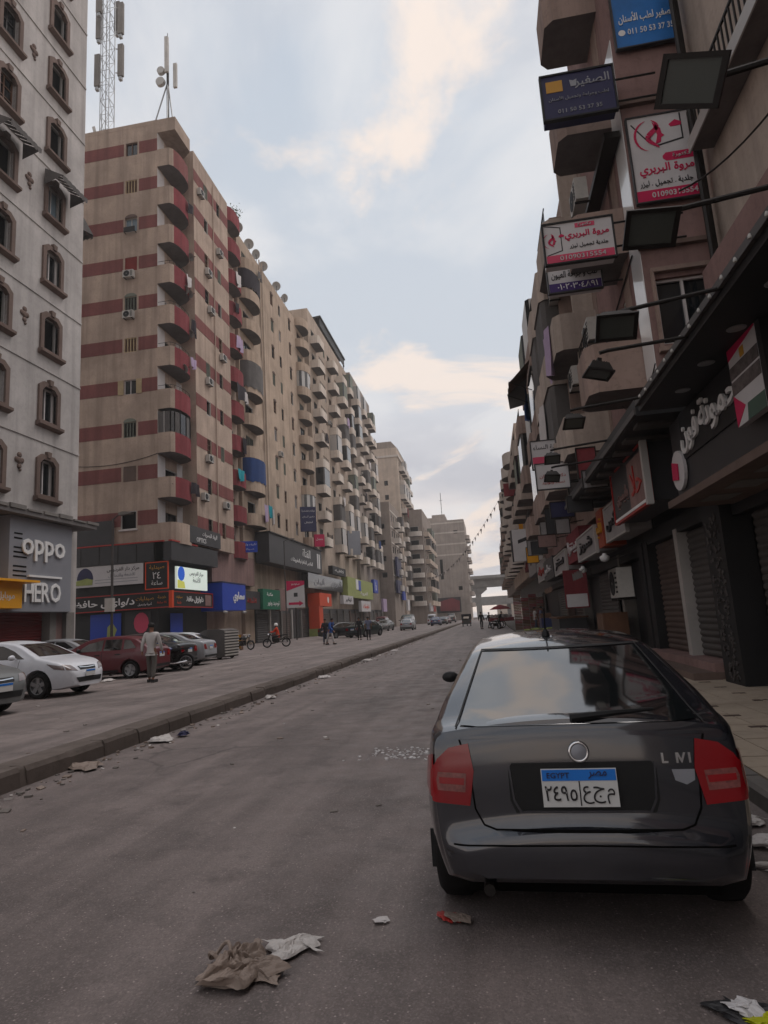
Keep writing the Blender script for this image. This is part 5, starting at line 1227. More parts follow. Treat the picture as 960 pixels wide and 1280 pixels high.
s = framed_sign('projecting_sign', 'red and white menu board hanging at a shop doorway on the right', 'S', 26.0, 3.0, 3.9, 1.6, 3.1, m_redb, None, .08, 0); obj('lower_print', MB().box(-.4, .4, -.01, 0, .05, .55).mesh('lower_print', m_signw), s)
# ground floor fronts
def front(label, a0, a1, items, x=4.35):
    t = thing('street_shop', label, 'shop', (x, a0, .15))
    wmesh(MB().box(x + .25, x + .4, a0, a1, .12, 4.6), 'back_wall', m_dark2, t)
    for it in items:
        if it[0] == 'sh': shutter_panel(t, 'W', x + .1, it[1], it[2], it[3], it[4], it[5], .13)
        elif it[0] == 'pier': wmesh(MB().box(x - .12, x + .3, it[1], it[2], .12, it[3]), 'pier', it[4], t)
        elif it[0] == 'step': wmesh(MB().box(x - it[3], x + .24, it[1], it[2], .12, it[4]), 'step', it[5], t)
        elif it[0] == 'head': wmesh(MB().box(x - .1, x + .24, it[1], it[2], it[3], it[4]), 'header', it[5], t)
    return t
f1 = front('black fronted phone shop entrance right of the parked car', -20, 12.35, [('pier', 4.0, 4.5, 3.2, m_dark), ('pier', 8.2, 8.6, 3.2, m_dark), ('sh', 4.6, 8.1, .25, 3.0, m_dark2), ('sh', 8.7, 11.2, .25, 3.0, m_roller), ('head', -20, 12.3, 3.0, 3.28, m_dark)])
cc = thing('carved_column', 'dark column with pale pebbled panel beside the phone shop', 'column', (4.2, 12.0, .13))
obj('shaft', MB().box(-.15, .35, -.45, .45, 0, 3.15).mesh('shaft', m_dark), cc)
rr = random.Random(9); mb = MB()
for k in range(150):
    z = rr.uniform(.1, 3.0); y_ = rr.uniform(-.28, .28); r_ = rr.uniform(.025, .05)
    mb.obox((-.155, y_, z), (.03, r_ * 2, r_ * 1.4), Matrix.Rotation(rr.uniform(-1, 1), 3, 'X'))
stuff(obj('pebbles', mb.mesh('pebbles', m_roller), cc))
f2 = front('grey roller shutters with pale metal posts behind the parked car', 12.7, 18.0, [('sh', 13.0, 14.75, .45, 3.1, m_roller), ('sh', 15.1, 17.4, .45, 3.1, m_rollerb), ('pier', 14.8, 15.05, 3.2, m_alu), ('pier', 12.72, 12.95, 3.2, m_alu), ('pier', 17.5, 17.9, 3.2, m_dark), ('step', 12.75, 17.9, .75, .28, m_trim), ('step', 12.76, 17.88, .35, .44, m_pinkr), ('head', 12.7, 18, 3.12, 3.46, m_dark)])
f3 = front('dark shop entrance with an outdoor unit beyond the roller shutters', 18.1, 27.0, [('pier', 18.1, 18.5, 3.2, m_dark), ('pier', 21.2, 21.5, 3.2, m_conc), ('sh', 23.2, 26.4, .25, 2.8, m_roller), ('head', 18.1, 27, 2.9, 3.25, m_dark), ('step', 18.2, 26, .5, .30, m_conc)])
f4 = front('cluttered dark shop fronts in the distance on the right', 27.1, 44.0, [('pier', 30, 30.5, 3.2, m_conc), ('sh', 31, 34, .25, 2.8, m_rollerb), ('pier', 36, 36.5, 3.2, m_trim), ('sh', 37.2, 41, .25, 2.8, m_roller), ('head', 27.1, 44, 2.9, 3.2, m_dark)])
f5 = front('farthest shop fronts on the right', 44.1, 92, [('sh', 52, 56, .25, 2.8, m_roller), ('sh', 60, 66, .25, 2.8, m_rollerb), ('pier', 57, 58, 3.2, m_conc), ('head', 44.1, 92, 2.9, 3.2, m_dark2)])
ac('W', 4.2, 19.7, 1.75, 'big outdoor unit mounted low beside a dark shop door on the right', 'air conditioners on the right side').scale = (1.5, 1.4, 1.5)
wb = thing('street_cabinet', 'battered wooden cabinet under the low outdoor unit', 'cabinet', (3.7, 20.6, .15))
obj('body', MB().box(-.35, .35, -.6, .6, 0, 1.25).mesh('body', m_wood), wb)
for k in range(3): obj('door', MB().box(-.37, -.352, -.56 + k * .38, -.22 + k * .38, .06, 1.2).mesh('door', m_rust), wb)
for n_, (y0, z) in enumerate([(19.5, 3.05), (24, 3.0), (29, 3.1)]):
    tag(obj('bulkhead_lamp', MB().lathe([(.001, -.16), (.12, -.12), (.15, 0), (.06, .05), (.06, .1)], 12).mesh('bulkhead_lamp', m_textw, True), None, (3.5, y0, z)), ['white round lamp under the white fascia on the right', 'second round lamp along the right shop fronts', 'third round lamp along the right shop fronts'][n_], 'lamp', 'round lamps under the right fascias')
# string of pennants hanging over the far street
def catenary(a, b, sag, n=24):
    a, b = Vector(a), Vector(b); return [a.lerp(b, k / n) + Vector((0, 0, -sag * 4 * (k / n) * (1 - k / n))) for k in range(n + 1)]
pts = catenary((3.2, 60, 14.2), (-13.5, 150, 11.0), 2.6, 40)
fe = thing('festoon', 'string of small hanging pennants slung across the far street', 'festoon', pts[0])
obj('cord', MB().tube([p - pts[0] for p in pts], .015, 4).mesh('cord', m_cloth), fe)
for k in range(1, 40):
    p = pts[k] - pts[0]
    obj('pennant', shared(('pen', k % 3), lambda: MB().prism([(-.25, 0), (.25, 0), (.0, -.8 - .25 * (k % 3))], -.01, .01, 'y').mesh('pennant', [m_cloth, m_clothw, m_cloth][k % 3])), fe, p, 0.0, (.45, .45, .5))
for n_, (a, b, s_) in enumerate([((3.9, 14, 9.4), (3.9, 27, 8.6), .4), ((-21.9, 57, 10.9), (-21.2, 40.6, 12.0), .7), ((-22.3, 40.58, 14.3), (-29, 40.55, 14.0), .35), ((4.9, 4, 8.9), (4.6, 12.6, 9.9), .9)]):
    pp = catenary(a, b, s_, 16); o = tag(obj('hanging_cable', MB().tube([p - pp[0] for p in pp], .022, 4).mesh('hanging_cable', m_iron), None, pp[0]), ['thin black cable along the right balconies', 'sagging cable on the striped block\'s street side', 'sagging cable across the striped block\'s camera-side wall', 'thin cable drooping over the cream wall at upper right'][n_], 'cable')

# small projecting boards, awnings and wiring that clutter the right-hand fronts
CL = [(16.6, 5.1, .7, .5, m_signw2), (17.8, 5.6, .6, .9, m_redb), (19.2, 4.9, .8, .5, m_dark2), (20.8, 5.2, .5, 1.0, m_signw2), (23.0, 5.3, .9, .6, m_navy), (24.6, 4.9, .6, .6, m_signw2), (27.0, 5.2, .7, 1.1, m_dark2), (29.5, 4.9, .9, .6, m_pinkr), (31.0, 5.4, .6, .9, m_signw2), (34.0, 5.0, .9, .7, m_dark2), (37.0, 5.2, .9, .9, m_signw2), (40.0, 5.0, .8, 1.0, m_yellow)]
NM = ['small white', 'narrow red', 'small black', 'narrow white', 'navy', 'square white', 'tall black', 'rose', 'slim white', 'wide black', 'larger white', 'yellow']
for n_, (y_, z_, w_, h_, m) in enumerate(CL):
    x0 = 3.35 - w_
    s = framed_sign('projecting_sign', '%s projecting board over the right-hand shop fronts' % NM[n_], 'S', y_, x0, 3.3, z_ - .5, z_ - .5 + h_, m, m_iron, .12, .03, group='projecting boards on the right')
    obj('bracket', MB().tube([(w_ / 2, .05, h_ * .7), (w_ / 2 + .5, .05, h_ * .8)], .02, 5).mesh('bracket', m_iron), s)
for n_, (y0, y1, z_, m) in enumerate([(18.8, 21.0, 3.1, m_cloth), (27.8, 31.5, 3.0, m_rust), (33.2, 36.6, 2.95, m_cloth)]):
    mb = MB(); q = 8
    for k in range(q):
        a, b = y0 + (y1 - y0) * k / q, y0 + (y1 - y0) * (k + 1) / q; dz = .04 * (k % 2)
        mb.add([(4.2, a, z_), (4.2, b, z_), (2.7, b, z_ - .45 + dz), (2.7, a, z_ - .45 + dz), (2.72, b, z_ - .62 - dz), (2.72, a, z_ - .66 + dz)], [(0, 1, 2, 3), (3, 2, 4, 5)])
    tag(obj('shop_awning', mb.mesh('shop_awning', m), None), ['grey canvas awning past the low outdoor unit', 'rusty tin awning before the crates', 'grey awning beyond the rusty one'][n_], 'awning', 'awnings on the right')
rr = random.Random(23)
WL = ['loose wire sagging past the pale sign post', 'loose wire above the second dark canopy', 'loose wire over the third shop on the right', 'loose wire beside the narrow orange sign', 'loose wire near the rose projecting board']
for n_ in range(5):
    y0 = 12.5 + n_ * 3.4; a = (3.3 + rr.uniform(-.5, .4), y0, rr.uniform(4.9, 6.3)); b = (3.2 + rr.uniform(-.5, .5), y0 + rr.uniform(2.5, 7), rr.uniform(4.6, 7.5))
    pp = catenary(a, b, rr.uniform(.2, .8), 10)
    tag(obj('hanging_cable', MB().tube([p - pp[0] for p in pp], .014, 4).mesh('hanging_cable', m_iron), None, pp[0]), WL[n_], 'cable', 'loose wires on the right')

# ================================================================ cars
def carpaint(name, rgb, rough=.32, coat=.6, dust=.25, metal=0.0):
    return mat(name, srgb(*rgb), rough, metal=metal, var=.08, scale=1.5, grime=dust, spec=.5, coat=coat)
m_p_dark = carpaint('graphite_car_paint', (46, 47, 54), .26, 1.0, .25, .6)
m_p_dark.node_tree.nodes['Principled BSDF'].inputs['Coat IOR'].default_value = 1.7
m_p_white = carpaint('white_car_paint', (206, 208, 214), .35, .6, .12)
m_p_red = carpaint('maroon_car_paint', (86, 18, 28), .4, .4, .2)
m_p_silver = carpaint('silver_car_paint', (150, 152, 156), .4, .4, .25, .2)
m_p_black = carpaint('black_car_paint', (26, 27, 30), .35, .6, .2)
m_p_green = carpaint('dark_green_car_paint', (34, 48, 46), .4, .4, .2)
m_p_blue = carpaint('blue_car_paint', (34, 46, 92), .4, .4, .2)
m_p_grey = carpaint('dull_grey_car_paint', (96, 98, 98), .45, .3, .35)
m_carglass = mat('car_glass', (.008, .010, .011), .05, var=0, spec=.5, ior=2.8)
m_bump = paint('black_bumper_plastic', (24, 24, 25), .6, .15, grime=.2)
m_tail = mat('red_tail_lens', srgb(138, 7, 18), .14, var=.08, spec=.6, coat=.6)
m_taild = mat('deep_red_lens_band', srgb(150, 14, 24), .16, var=.1, spec=.6, coat=.6)
m_clear = mat('clear_lamp_lens', srgb(112, 98, 96), .12, var=.2, scale=30, spec=.7, coat=.5)
m_chrome = mat('chrome', (.62, .62, .63), .16, metal=1.0, var=0)
m_rim = mat('alloy_rim', srgb(150, 150, 152), .35, metal=.7, var=.1)
m_plate = paint('plate_white', (206, 206, 204), .4, .03, grime=.1)
m_plateb = paint('plate_blue', (30, 116, 206), .4, .03)
def spl(P, n):
    P = [Vector(p) for p in P]; out_ = []
    for i in range(len(P) - 1):
        p0, p1, p2, p3 = P[max(i - 1, 0)], P[i], P[i + 1], P[min(i + 2, len(P) - 1)]
        m1 = (p2 - p0) * .5; m2 = (p3 - p1) * .5; L_ = (p2 - p1).length
        for m_, a, b in ((m1, p0, p2), (m2, p1, p3)):
            if m_.length > L_ * 1.1: m_ *= L_ * 1.1 / m_.length
        k = max(1, int(n * L_ / 4.6) + 1)
        for j in range(k):
            t = j / k; t2, t3 = t * t, t * t * t
            out_.append(p1 * (2 * t3 - 3 * t2 + 1) + m1 * (t3 - 2 * t2 + t) + p2 * (-2 * t3 + 3 * t2) + m2 * (t3 - t2))
    out_.append(P[-1]); return out_
def itp(T, x):
    if x <= T[0][0]: return T[0][1]
    for (a, b), (c, d) in zip(T, T[1:]):
        if x <= c:
            t = (x - a) / (c - a); t = t * t * (3 - 2 * t) * .5 + t * .5; return b + (d - b) * t
    return T[-1][1]
def car_body(sp):
    top = spl(sp['top'], 70); NZ, NT, NA = 12, 9, 4; rows = []
    belt = sp['belt']; tum = sp['tum']
    def side(z):
        if z < .6: return 1 - sp.get('tuck', .10) * ((.6 - z) / .4) ** 2
        if z < belt: return 1 - .045 * ((z - .6) / (belt - .6)) ** 2
        return .955 - .012 - (z - belt) * tum
    for p in top:
        y, zt = p.x, p.y; zb = itp(sp['bot'], y); hw = itp(sp['plan'], y)
        r = min(.07, (zt - zb) * .32); row = [(0, y, zb), (hw * side(zb) * .86, y, zb)]
        for k in range(NZ):
            z = zb + .03 + (zt - r - zb - .03) * k / (NZ - 1); row.append((hw * side(z), y, z))
        xt = hw * side(zt - r) - r
        for k in range(1, NA + 1):
            t = PI / 2 * k / NA; row.append((xt + r * math.cos(t), y, zt - r + r * math.sin(t)))
        cr = sp.get('crown', .035) * min(1, xt / .6)
        for k in range(1, NT + 1):
            u = 1 - k / NT; row.append((xt * u, y, zt + cr * (1 - u * u)))
        rows.append(row)
    n = len(rows[0]); mb = MB(); full = []
    for row in rows: full.append(row + [(-x, y, z) for x, y, z in row[-2:0:-1]])
    m_ = len(full[0]); mb.v = [v for r_ in full for v in r_]
    for i in range(len(full) - 1):
        for k in range(m_): mb.f.append((i * m_ + k, i * m_ + (k + 1) % m_, (i + 1) * m_ + (k + 1) % m_, (i + 1) * m_ + k)); mb.m.append(0)
    mb.f.append(tuple(range(m_))); mb.f.append(tuple(range((len(full) - 1) * m_, len(full) * m_))[::-1]); mb.m += [0, 0]
    return mb
def finish_body(sp):
    mb = car_body(sp); me = mb.mesh('body', m_p_dark, True)
    bvh = BVHTree.FromPolygons([Vector(v) for v in mb.v], mb.f)
    cut = MB(); r = sp['wr'] + .055
    for wy in sp['wheels']:
        for s in (-1, 1):
            pr = [(0.0001, s * .56), (r, s * .56), (r, s * 1.2), (0.0001, s * 1.2)]
            cut.lathe(pr if s > 0 else pr, 28, 'x', (0, wy, sp['wr'] + .01))
    cm = cut.mesh('cutter', m_bump)
    bo = bpy.data.objects.new('tmp_body', me); co = bpy.data.objects.new('tmp_cut', cm); COL.objects.link(bo); COL.objects.link(co)
    for m2 in (me, cm):
        b = bmesh.new(); b.from_mesh(m2); bmesh.ops.remove_doubles(b, verts=b.verts, dist=1e-4); bmesh.ops.recalc_face_normals(b, faces=b.faces); b.to_mesh(m2); b.free()
    md = bo.modifiers.new('b', 'BOOLEAN'); md.operation = 'DIFFERENCE'; md.object = co; md.solver = 'EXACT'
    dg = bpy.context.evaluated_depsgraph_get(); dg.update()
    res = bpy.data.meshes.new_from_object(bo.evaluated_get(dg))
    bpy.data.objects.remove(bo); bpy.data.objects.remove(co)
    res.materials.clear(); res.materials.append(m_p_dark)
    res.polygons.foreach_set('use_smooth', [True] * len(res.polygons)); res.polygons.foreach_set('material_index', [0] * len(res.polygons))
    res.set_sharp_from_angle(angle=R(38)); res.name = 'body'
    return res, bvh
AXD = {'rear': (Vector((0, 1, 0)), lambda u, v: Vector((u, -4, v))), 'front': (Vector((0, -1, 0)), lambda u, v: Vector((u, 9, v))),
       'right': (Vector((-1, 0, 0)), lambda u, v: Vector((4, u, v))), 'left': (Vector((1, 0, 0)), lambda u, v: Vector((-4, u, v)))}
def onto(bvh, ax, u, v, off):
    d, o = AXD[ax]; h = bvh.ray_cast(o(u, v), d)
    if h[0] is None:
        h = bvh.find_nearest(o(u, v) + d * 4)
    nrm = h[1] if h[1].dot(d) < 0 else -h[1]
    return h[0] + nrm * off
def patch(bvh, ax, poly, off=.005, d=.05, name='panel', m=None):
    bm = bmesh.new(); us = [p[0] for p in poly]; vv = [p[1] for p in poly]
    area = sum(poly[i][0] * poly[(i + 1) % len(poly)][1] - poly[(i + 1) % len(poly)][0] * poly[i][1] for i in range(len(poly)))
    if area < 0: poly = poly[::-1]
    nx = max(2, int((max(us) - min(us)) / d) + 1); nz = max(2, int((max(vv) - min(vv)) / d) + 1); V = []
    for j in range(nz + 1):
        for i in range(nx + 1): V.append(bm.verts.new((min(us) + (max(us) - min(us)) * i / nx, min(vv) + (max(vv) - min(vv)) * j / nz, 0)))
    for j in range(nz):
        for i in range(nx): a = j * (nx + 1) + i; bm.faces.new((V[a], V[a + 1], V[a + nx + 2], V[a + nx + 1]))
    for i in range(len(poly)):
        a, b = poly[i], poly[(i + 1) % len(poly)]
        bmesh.ops.bisect_plane(bm, geom=bm.verts[:] + bm.edges[:] + bm.faces[:], plane_co=(a[0], a[1], 0), plane_no=(b[1] - a[1], a[0] - b[0], 0), clear_outer=True, dist=1e-5)
    for v in bm.verts: v.co = onto(bvh, ax, v.co.x, v.co.y, off)
    me = bpy.data.meshes.new(name); bm.to_mesh(me); bm.free(); me.materials.append(m)
    me.polygons.foreach_set('use_smooth', [True] * len(me.polygons)); return me
def ribbon(bvh, ax, pts, w_, off=.003, name='seam', m=None):
    P = []
    for (a, b), (c, d) in zip(pts, pts[1:]):
        k = max(1, int(math.hypot(c - a, d - b) / .035))
        for j in range(k): P.append((a + (c - a) * j / k, b + (d - b) * j / k))
    P.append(pts[-1]); mb = MB()
    for i, (u, v) in enumerate(P):
        a, b = P[max(i - 1, 0)], P[min(i + 1, len(P) - 1)]; l = math.hypot(b[0] - a[0], b[1] - a[1]) or 1
        nu, nv = -(b[1] - a[1]) / l * w_ / 2, (b[0] - a[0]) / l * w_ / 2
        mb.v += [tuple(onto(bvh, ax, u + nu, v + nv, off)), tuple(onto(bvh, ax, u - nu, v - nv, off))]
    for i in range(len(P) - 1): mb.f.append((2 * i, 2 * i + 1, 2 * i + 3, 2 * i + 2)); mb.m.append(0)
    return mb.mesh(name, m or m_bump, True)
def wheel_meshes(r, w_=.20):
    ty = MB().lathe([(r * .66, -w_ / 2), (r * .90, -w_ / 2), (r * .985, -w_ * .36), (r, -w_ * .15), (r, w_ * .15), (r * .985, w_ * .36), (r * .90, w_ / 2), (r * .66, w_ / 2), (r * .66, -w_ / 2)], 32, 'x').mesh('tyre', m_rubber, True)
    rm = MB().lathe([(r * .66, w_ * .42), (r * .60, w_ * .40), (r * .58, w_ * .05), (.001, w_ * .02)], 28, 'x')
    for k in range(5):
        t = 2 * PI * k / 5; M_ = Matrix.Rotation(t, 3, 'X')
        vs = [M_ @ Vector(p) for p in ((w_ * .30, -.045, .03), (w_ * .30, .045, .03), (w_ * .38, .055, r * .62), (w_ * .38, -.055, r * .62))]
        vb = [v - Vector((.03, 0, 0)) for v in vs]
        rm.add([tuple(v) for v in vs + vb], [(0, 1, 2, 3), (0, 3, 7, 4), (1, 2, 6, 5), (0, 1, 5, 4)])
    rm.lathe([(.001, w_ * .40), (.05, w_ * .38), (.06, w_ * .2)], 12, 'x')
    return ty, rm.mesh('rim', m_rim)
SPECS = {
 'hero': dict(top=[(0, .44), (.012, .475), (.045, .49), (.060, .53), (.072, .70), (.088, .86), (.10, .955), (.125, .99), (.17, 1.0), (.30, 1.02), (.60, 1.135), (.95, 1.262), (1.22, 1.345), (1.6, 1.385), (2.1, 1.40), (2.6, 1.375), (2.95, 1.29), (3.35, 1.10), (3.6, .98), (3.75, .955), (4.2, .86), (4.42, .76), (4.53, .62), (4.57, .50)],
   bot=[(0, .315), (.1, .26), (.35, .23), (.6, .20), (4.2, .18), (4.57, .28)], plan=[(0, .62), (.025, .688), (.06, .732), (.12, .772), (.25, .806), (.6, .838), (1.5, .86), (3.3, .86), (4.1, .83), (4.4, .77), (4.52, .66), (4.57, .55)], belt=.96, tum=.68, tuck=.13, crown=.05, wheels=(.66, 3.25), wr=.325, L=4.57,
   rw=[(-.60, 1.012), (.60, 1.012), (.50, 1.335), (-.50, 1.335)], fw=[(-.66, 1.0), (.66, 1.0), (.52, 1.345), (-.52, 1.345)],
   sw=[[(.75, 1.02), (1.15, 1.0), (1.22, 1.27), (1.05, 1.21)], [(1.24, .995), (2.02, .98), (2.02, 1.33), (1.30, 1.29)], [(2.08, .98), (3.15, .97), (2.72, 1.26), (2.08, 1.33)]]),
 'sedan': dict(top=[(0, .5), (.03, .62), (.07, .88), (.13, .99), (.3, 1.03), (.75, 1.11), (1.1, 1.27), (1.45, 1.38), (1.9, 1.43), (2.4, 1.43), (2.9, 1.33), (3.35, 1.12), (3.62, .99), (3.8, .95), (4.15, .86), (4.38, .72), (4.48, .58), (4.52, .44)],
   bot=[(0, .30), (.4, .2), (4.1, .18), (4.52, .24)], plan=[(0, .66), (.05, .76), (.2, .83), (.6, .87), (3.3, .885), (4.0, .85), (4.3, .76), (4.45, .62), (4.52, .45)], belt=.97, tum=.62, wheels=(.98, 3.66), wr=.32, L=4.52,
   rw=[(-.56, 1.10), (.56, 1.10), (.48, 1.36), (-.48, 1.36)], fw=[(-.66, 1.03), (.66, 1.03), (.52, 1.36), (-.52, 1.36)],
   sw=[[(1.0, 1.06), (1.9, 1.0), (1.9, 1.34), (1.5, 1.32)], [(1.97, 1.0), (3.25, .99), (2.85, 1.20), (2.45, 1.34), (1.97, 1.36)]]),
 'hatch': dict(top=[(0, .45), (.02, .60), (.05, .90), (.12, .97), (.45, 1.18), (.75, 1.33), (1.2, 1.39), (1.8, 1.40), (2.3, 1.35), (2.7, 1.17), (3.0, .99), (3.15, .94), (3.7, .86), (3.95, .72), (4.05, .55), (4.08, .42)],
   bot=[(0, .30), (.4, .2), (3.7, .18), (4.08, .24)], plan=[(0, .64), (.05, .74), (.2, .80), (.6, .83), (3.0, .84), (3.6, .80), (3.95, .68), (4.08, .48)], belt=.94, tum=.62, wheels=(.75, 3.25), wr=.295, L=4.08,
   rw=[(-.56, 1.0), (.56, 1.0), (.46, 1.29), (-.46, 1.29)], fw=[(-.62, .99), (.62, .99), (.5, 1.32), (-.5, 1.32)],
   sw=[[(.55, 1.0), (1.0, .97), (1.05, 1.30), (.82, 1.26)], [(1.08, .965), (1.72, .96), (1.72, 1.32), (1.12, 1.31)], [(1.78, .96), (2.72, .95), (2.3, 1.22), (1.78, 1.32)]]),
 'van': dict(top=[(0, .5), (.02, .8), (.05, 1.4), (.12, 1.82), (.3, 1.92), (1.5, 1.97), (2.8, 1.94), (3.2, 1.75), (3.7, 1.25), (3.9, 1.08), (4.3, .95), (4.45, .75), (4.5, .45)],
   bot=[(0, .32), (.4, .25), (4.1, .22), (4.5, .28)], plan=[(0, .72), (.05, .80), (.3, .85), (3.5, .86), (4.1, .80), (4.5, .6)], belt=1.15, tum=.22, wheels=(.8, 3.6), wr=.32, L=4.5,
   rw=[(-.62, 1.2), (.62, 1.2), (.58, 1.7), (-.58, 1.7)], fw=[(-.7, 1.22), (.7, 1.22), (.6, 1.72), (-.6, 1.72)],
   sw=[[(.3, 1.2), (1.5, 1.2), (1.5, 1.7), (.35, 1.7)], [(1.6, 1.2), (2.4, 1.2), (2.4, 1.7), (1.6, 1.7)], [(2.5, 1.2), (3.55, 1.2), (3.05, 1.68), (2.5, 1.7)]])}
CARB = {}
def get_body(kind, pm):
    if kind not in CARB: CARB[kind] = finish_body(SPECS[kind])
    me, bvh = CARB[kind]
    def mk():
        m2 = me.copy(); m2.materials.clear(); m2.materials.append(pm); m2.name = 'body'; return m2
    return shared(('carbody', kind, pm.name), mk), bvh
def car(label, kind, pm, loc, rot, detail=True, group='cars parked along the left service road', name='parked_car', plate='٣٧١٤', plain=False):
    sp = SPECS[kind]; me, bvh = get_body(kind, pm)
    t = thing(name, label, 'car', loc, rot, group)
    b = obj('body', me, t)
    K = lambda *k: (kind,) + k
    obj('rear_window', shared(K('rw'), lambda: patch(bvh, 'rear', sp['rw'], .006, .05, 'rear_window', m_carglass)), t)
    obj('windscreen', shared(K('fw'), lambda: patch(bvh, 'front', sp['fw'], .006, .05, 'windscreen', m_carglass)), t)
    for s in ('left', 'right'):
        for i, pl in enumerate(sp['sw']): obj('side_window', shared(K('sw', s, i), lambda: patch(bvh, s, pl, .005, .05, 'side_window', m_carglass)), t)
    ty, rm = shared(('wheel', sp['wr']), lambda: wheel_meshes(sp['wr']))
    for wy in sp['wheels']:
        for s in (-1, 1):
            wh = obj('wheel', ty, t, (s * (.885 * (.95 if kind == 'hatch' else 1) - (.13 if kind != 'hero' else .175)), wy, sp['wr'] - .005), 0 if s > 0 else PI)
            obj('rim', rm, wh)
    L_ = sp['L']
    if kind != 'hero':
        zt = .86 if kind != 'van' else 1.0; zl = .66
        for s in (-1, 1):
            obj('tail_light', shared(K('tl', s), lambda: patch(bvh, 'rear', [(s * .44, zl), (s * .70, zl + .02), (s * .72, zt), (s * .50, zt + .02)], .006, .04, 'tail_light', m_tail)), t)
            obj('headlight', shared(K('hl', s), lambda: patch(bvh, 'front', [(s * .40, .62), (s * .70, .66), (s * .74, .80), (s * .52, .77)], .007, .03, 'headlight', m_clear)), t)
            obj('headlight', shared(K('hls', s), lambda: patch(bvh, 'right' if s > 0 else 'left', [(L_ - .42, .70), (L_ - .18, .66), (L_ - .22, .76), (L_ - .62, .84)], .007, .03, 'headlight', m_clear)), t)
        obj('grille', shared(K('gr'), lambda: patch(bvh, 'front', [(-.30, .64), (.30, .64), (.34, .73), (-.34, .73)], .007, .04, 'grille', m_grille)), t)
        obj('lower_grille', shared(K('lg'), lambda: patch(bvh, 'front', [(-.42, .34), (.42, .34), (.50, .46), (-.50, .46)], .007, .04, 'lower_grille', m_grille)), t)
        obj('grille_bar', shared(K('gb'), lambda: ribbon(bvh, 'front', [(-.3, .70), (0, .685), (.3, .70)], .022, .014, 'grille_bar', m_chrome)), t)
        p = onto(bvh, 'front', 0, .52, .01)
        pl = obj('number_plate', shared('fplate', lambda: MB().box(-.18, .18, -.008, .008, 0, .16).mesh('number_plate', m_plate)), t, (0, p.y + .02, .47)); obj('plate_band', shared('fplateb', lambda: MB().box(-.175, .175, .008, .012, .115, .155).mesh('plate_band', m_plateb)), pl)
        p = onto(bvh, 'rear', 0, .74, .01)
        pl = obj('number_plate', shared('rplate', lambda: MB().box(-.18, .18, -.012, .002, 0, .16).mesh('number_plate', m_plate)), t, (0, p.y - .012, .66)); obj('plate_band', shared('rplateb', lambda: MB().box(-.175, .175, -.016, -.012, .115, .155).mesh('plate_band', m_plateb)), pl)
    if kind != 'hero': obj('rear_bumper_strip', shared(K('rb'), lambda: patch(bvh, 'rear', [(-.70, .33), (.70, .33), (.70, .42), (-.70, .42)], .006, .06, 'rear_bumper_strip', m_bump)), t)
    for s in ('left', 'right'):
        y0, y1 = sp['wheels'][0] + .42, sp['wheels'][1] - .42
        if detail:
            obj('door_seam', shared(K('ds', s), lambda: ribbon(bvh, s, [(sp['sw'][-1][0][0] - .03, sp['belt']), (sp['sw'][-1][0][0] - .03, .32)], .012, .003, 'door_seam', m_bump)), t)
            obj('door_seam', shared(K('ds2', s), lambda: ribbon(bvh, s, [(sp['sw'][-1][1][0] - .12, sp['belt']), (sp['sw'][-1][1][0] - .16, .6), (y1 + .0, .34)], .012, .003, 'door_seam', m_bump)), t)
            obj('sill_trim', shared(K('st', s), lambda: ribbon(bvh, s, [(y0, .27), (y1, .27)], .08, .004, 'sill_trim', m_bump)), t)
            for q, yy in enumerate((sp['sw'][-1][0][0] + .12, sp['sw'][-2][0][0] + .1)):
                p = onto(bvh, s, yy, sp['belt'] - .12, .02); obj('door_handle', shared('handle', lambda: MB().box(-.012, .012, -.09, .09, -.016, .016).mesh('door_handle', m_bump)), t, p)
        sg_ = 1 if s == 'right' else -1; yy = sp['sw'][-1][1][0] - .22
        p = onto(bvh, s, yy, sp['belt'] + .02, .0)
        mr = obj('mirror', shared(('mir', sg_, pm.name), lambda: MB().lathe([(.001, -.06), (.07, -.05), (.085, .02), (.06, .06), (.001, .07)], 12, 'y', (sg_ * .14, 0, .06)).tube([(0, 0, 0), (sg_ * .10, 0, .04)], .025, 6).mesh('mirror', m_bump if kind in ('hatch', 'hero') else pm, True)), t, p); mr.scale = (1.25, .7, .85) if kind != 'hero' else (.95, .6, .62)
    return t, bvh

# ---- the hero: graphite hatchback parked at the right kerb
hx, hy, hr = .378, 3.385, R(-2.4)
hero, hb = car('dark graphite liftback seen from behind, parked by the right kerb', 'hero', m_p_dark, (hx, hy, 0), hr, True, None, 'parked_car')
for s in (-1, 1):
    tl = obj('tail_light', patch(hb, 'rear', [(s * .565, .635), (s * .755, .655), (s * .762, .72), (s * .757, .80), (s * .72, .865), (s * .66, .915), (s * .555, .935), (s * .535, .80)], .009, .025, 'tail_light', m_tail), hero)
    obj('tail_light_side', patch(hb, 'right' if s > 0 else 'left', [(.07, .665), (.30, .72), (.27, .84), (.10, .885)], .008, .03, 'tail_light_side', m_tail), tl)
    obj('reversing_lens', patch(hb, 'rear', [(s * .585, .70), (s * .725, .712), (s * .73, .765), (s * .72, .80), (s * .575, .79)], .0125, .02, 'reversing_lens', mat('pink_lamp_lens', srgb(134, 78, 74), .12, var=.35, scale=40, spec=.7, coat=.5)), tl)
    obj('lens_band', patch(hb, 'rear', [(s * .59, .735), (s * .715, .745), (s * .715, .775), (s * .585, .767)], .016, .02, 'lens_band', m_taild), tl)
obj('plate_recess', patch(hb, 'rear', [(-.335, .60), (.335, .60), (.36, .66), (.36, .80), (.34, .835), (-.34, .835), (-.36, .80), (-.36, .66)], .004, .03, 'plate_recess', m_bump), hero)
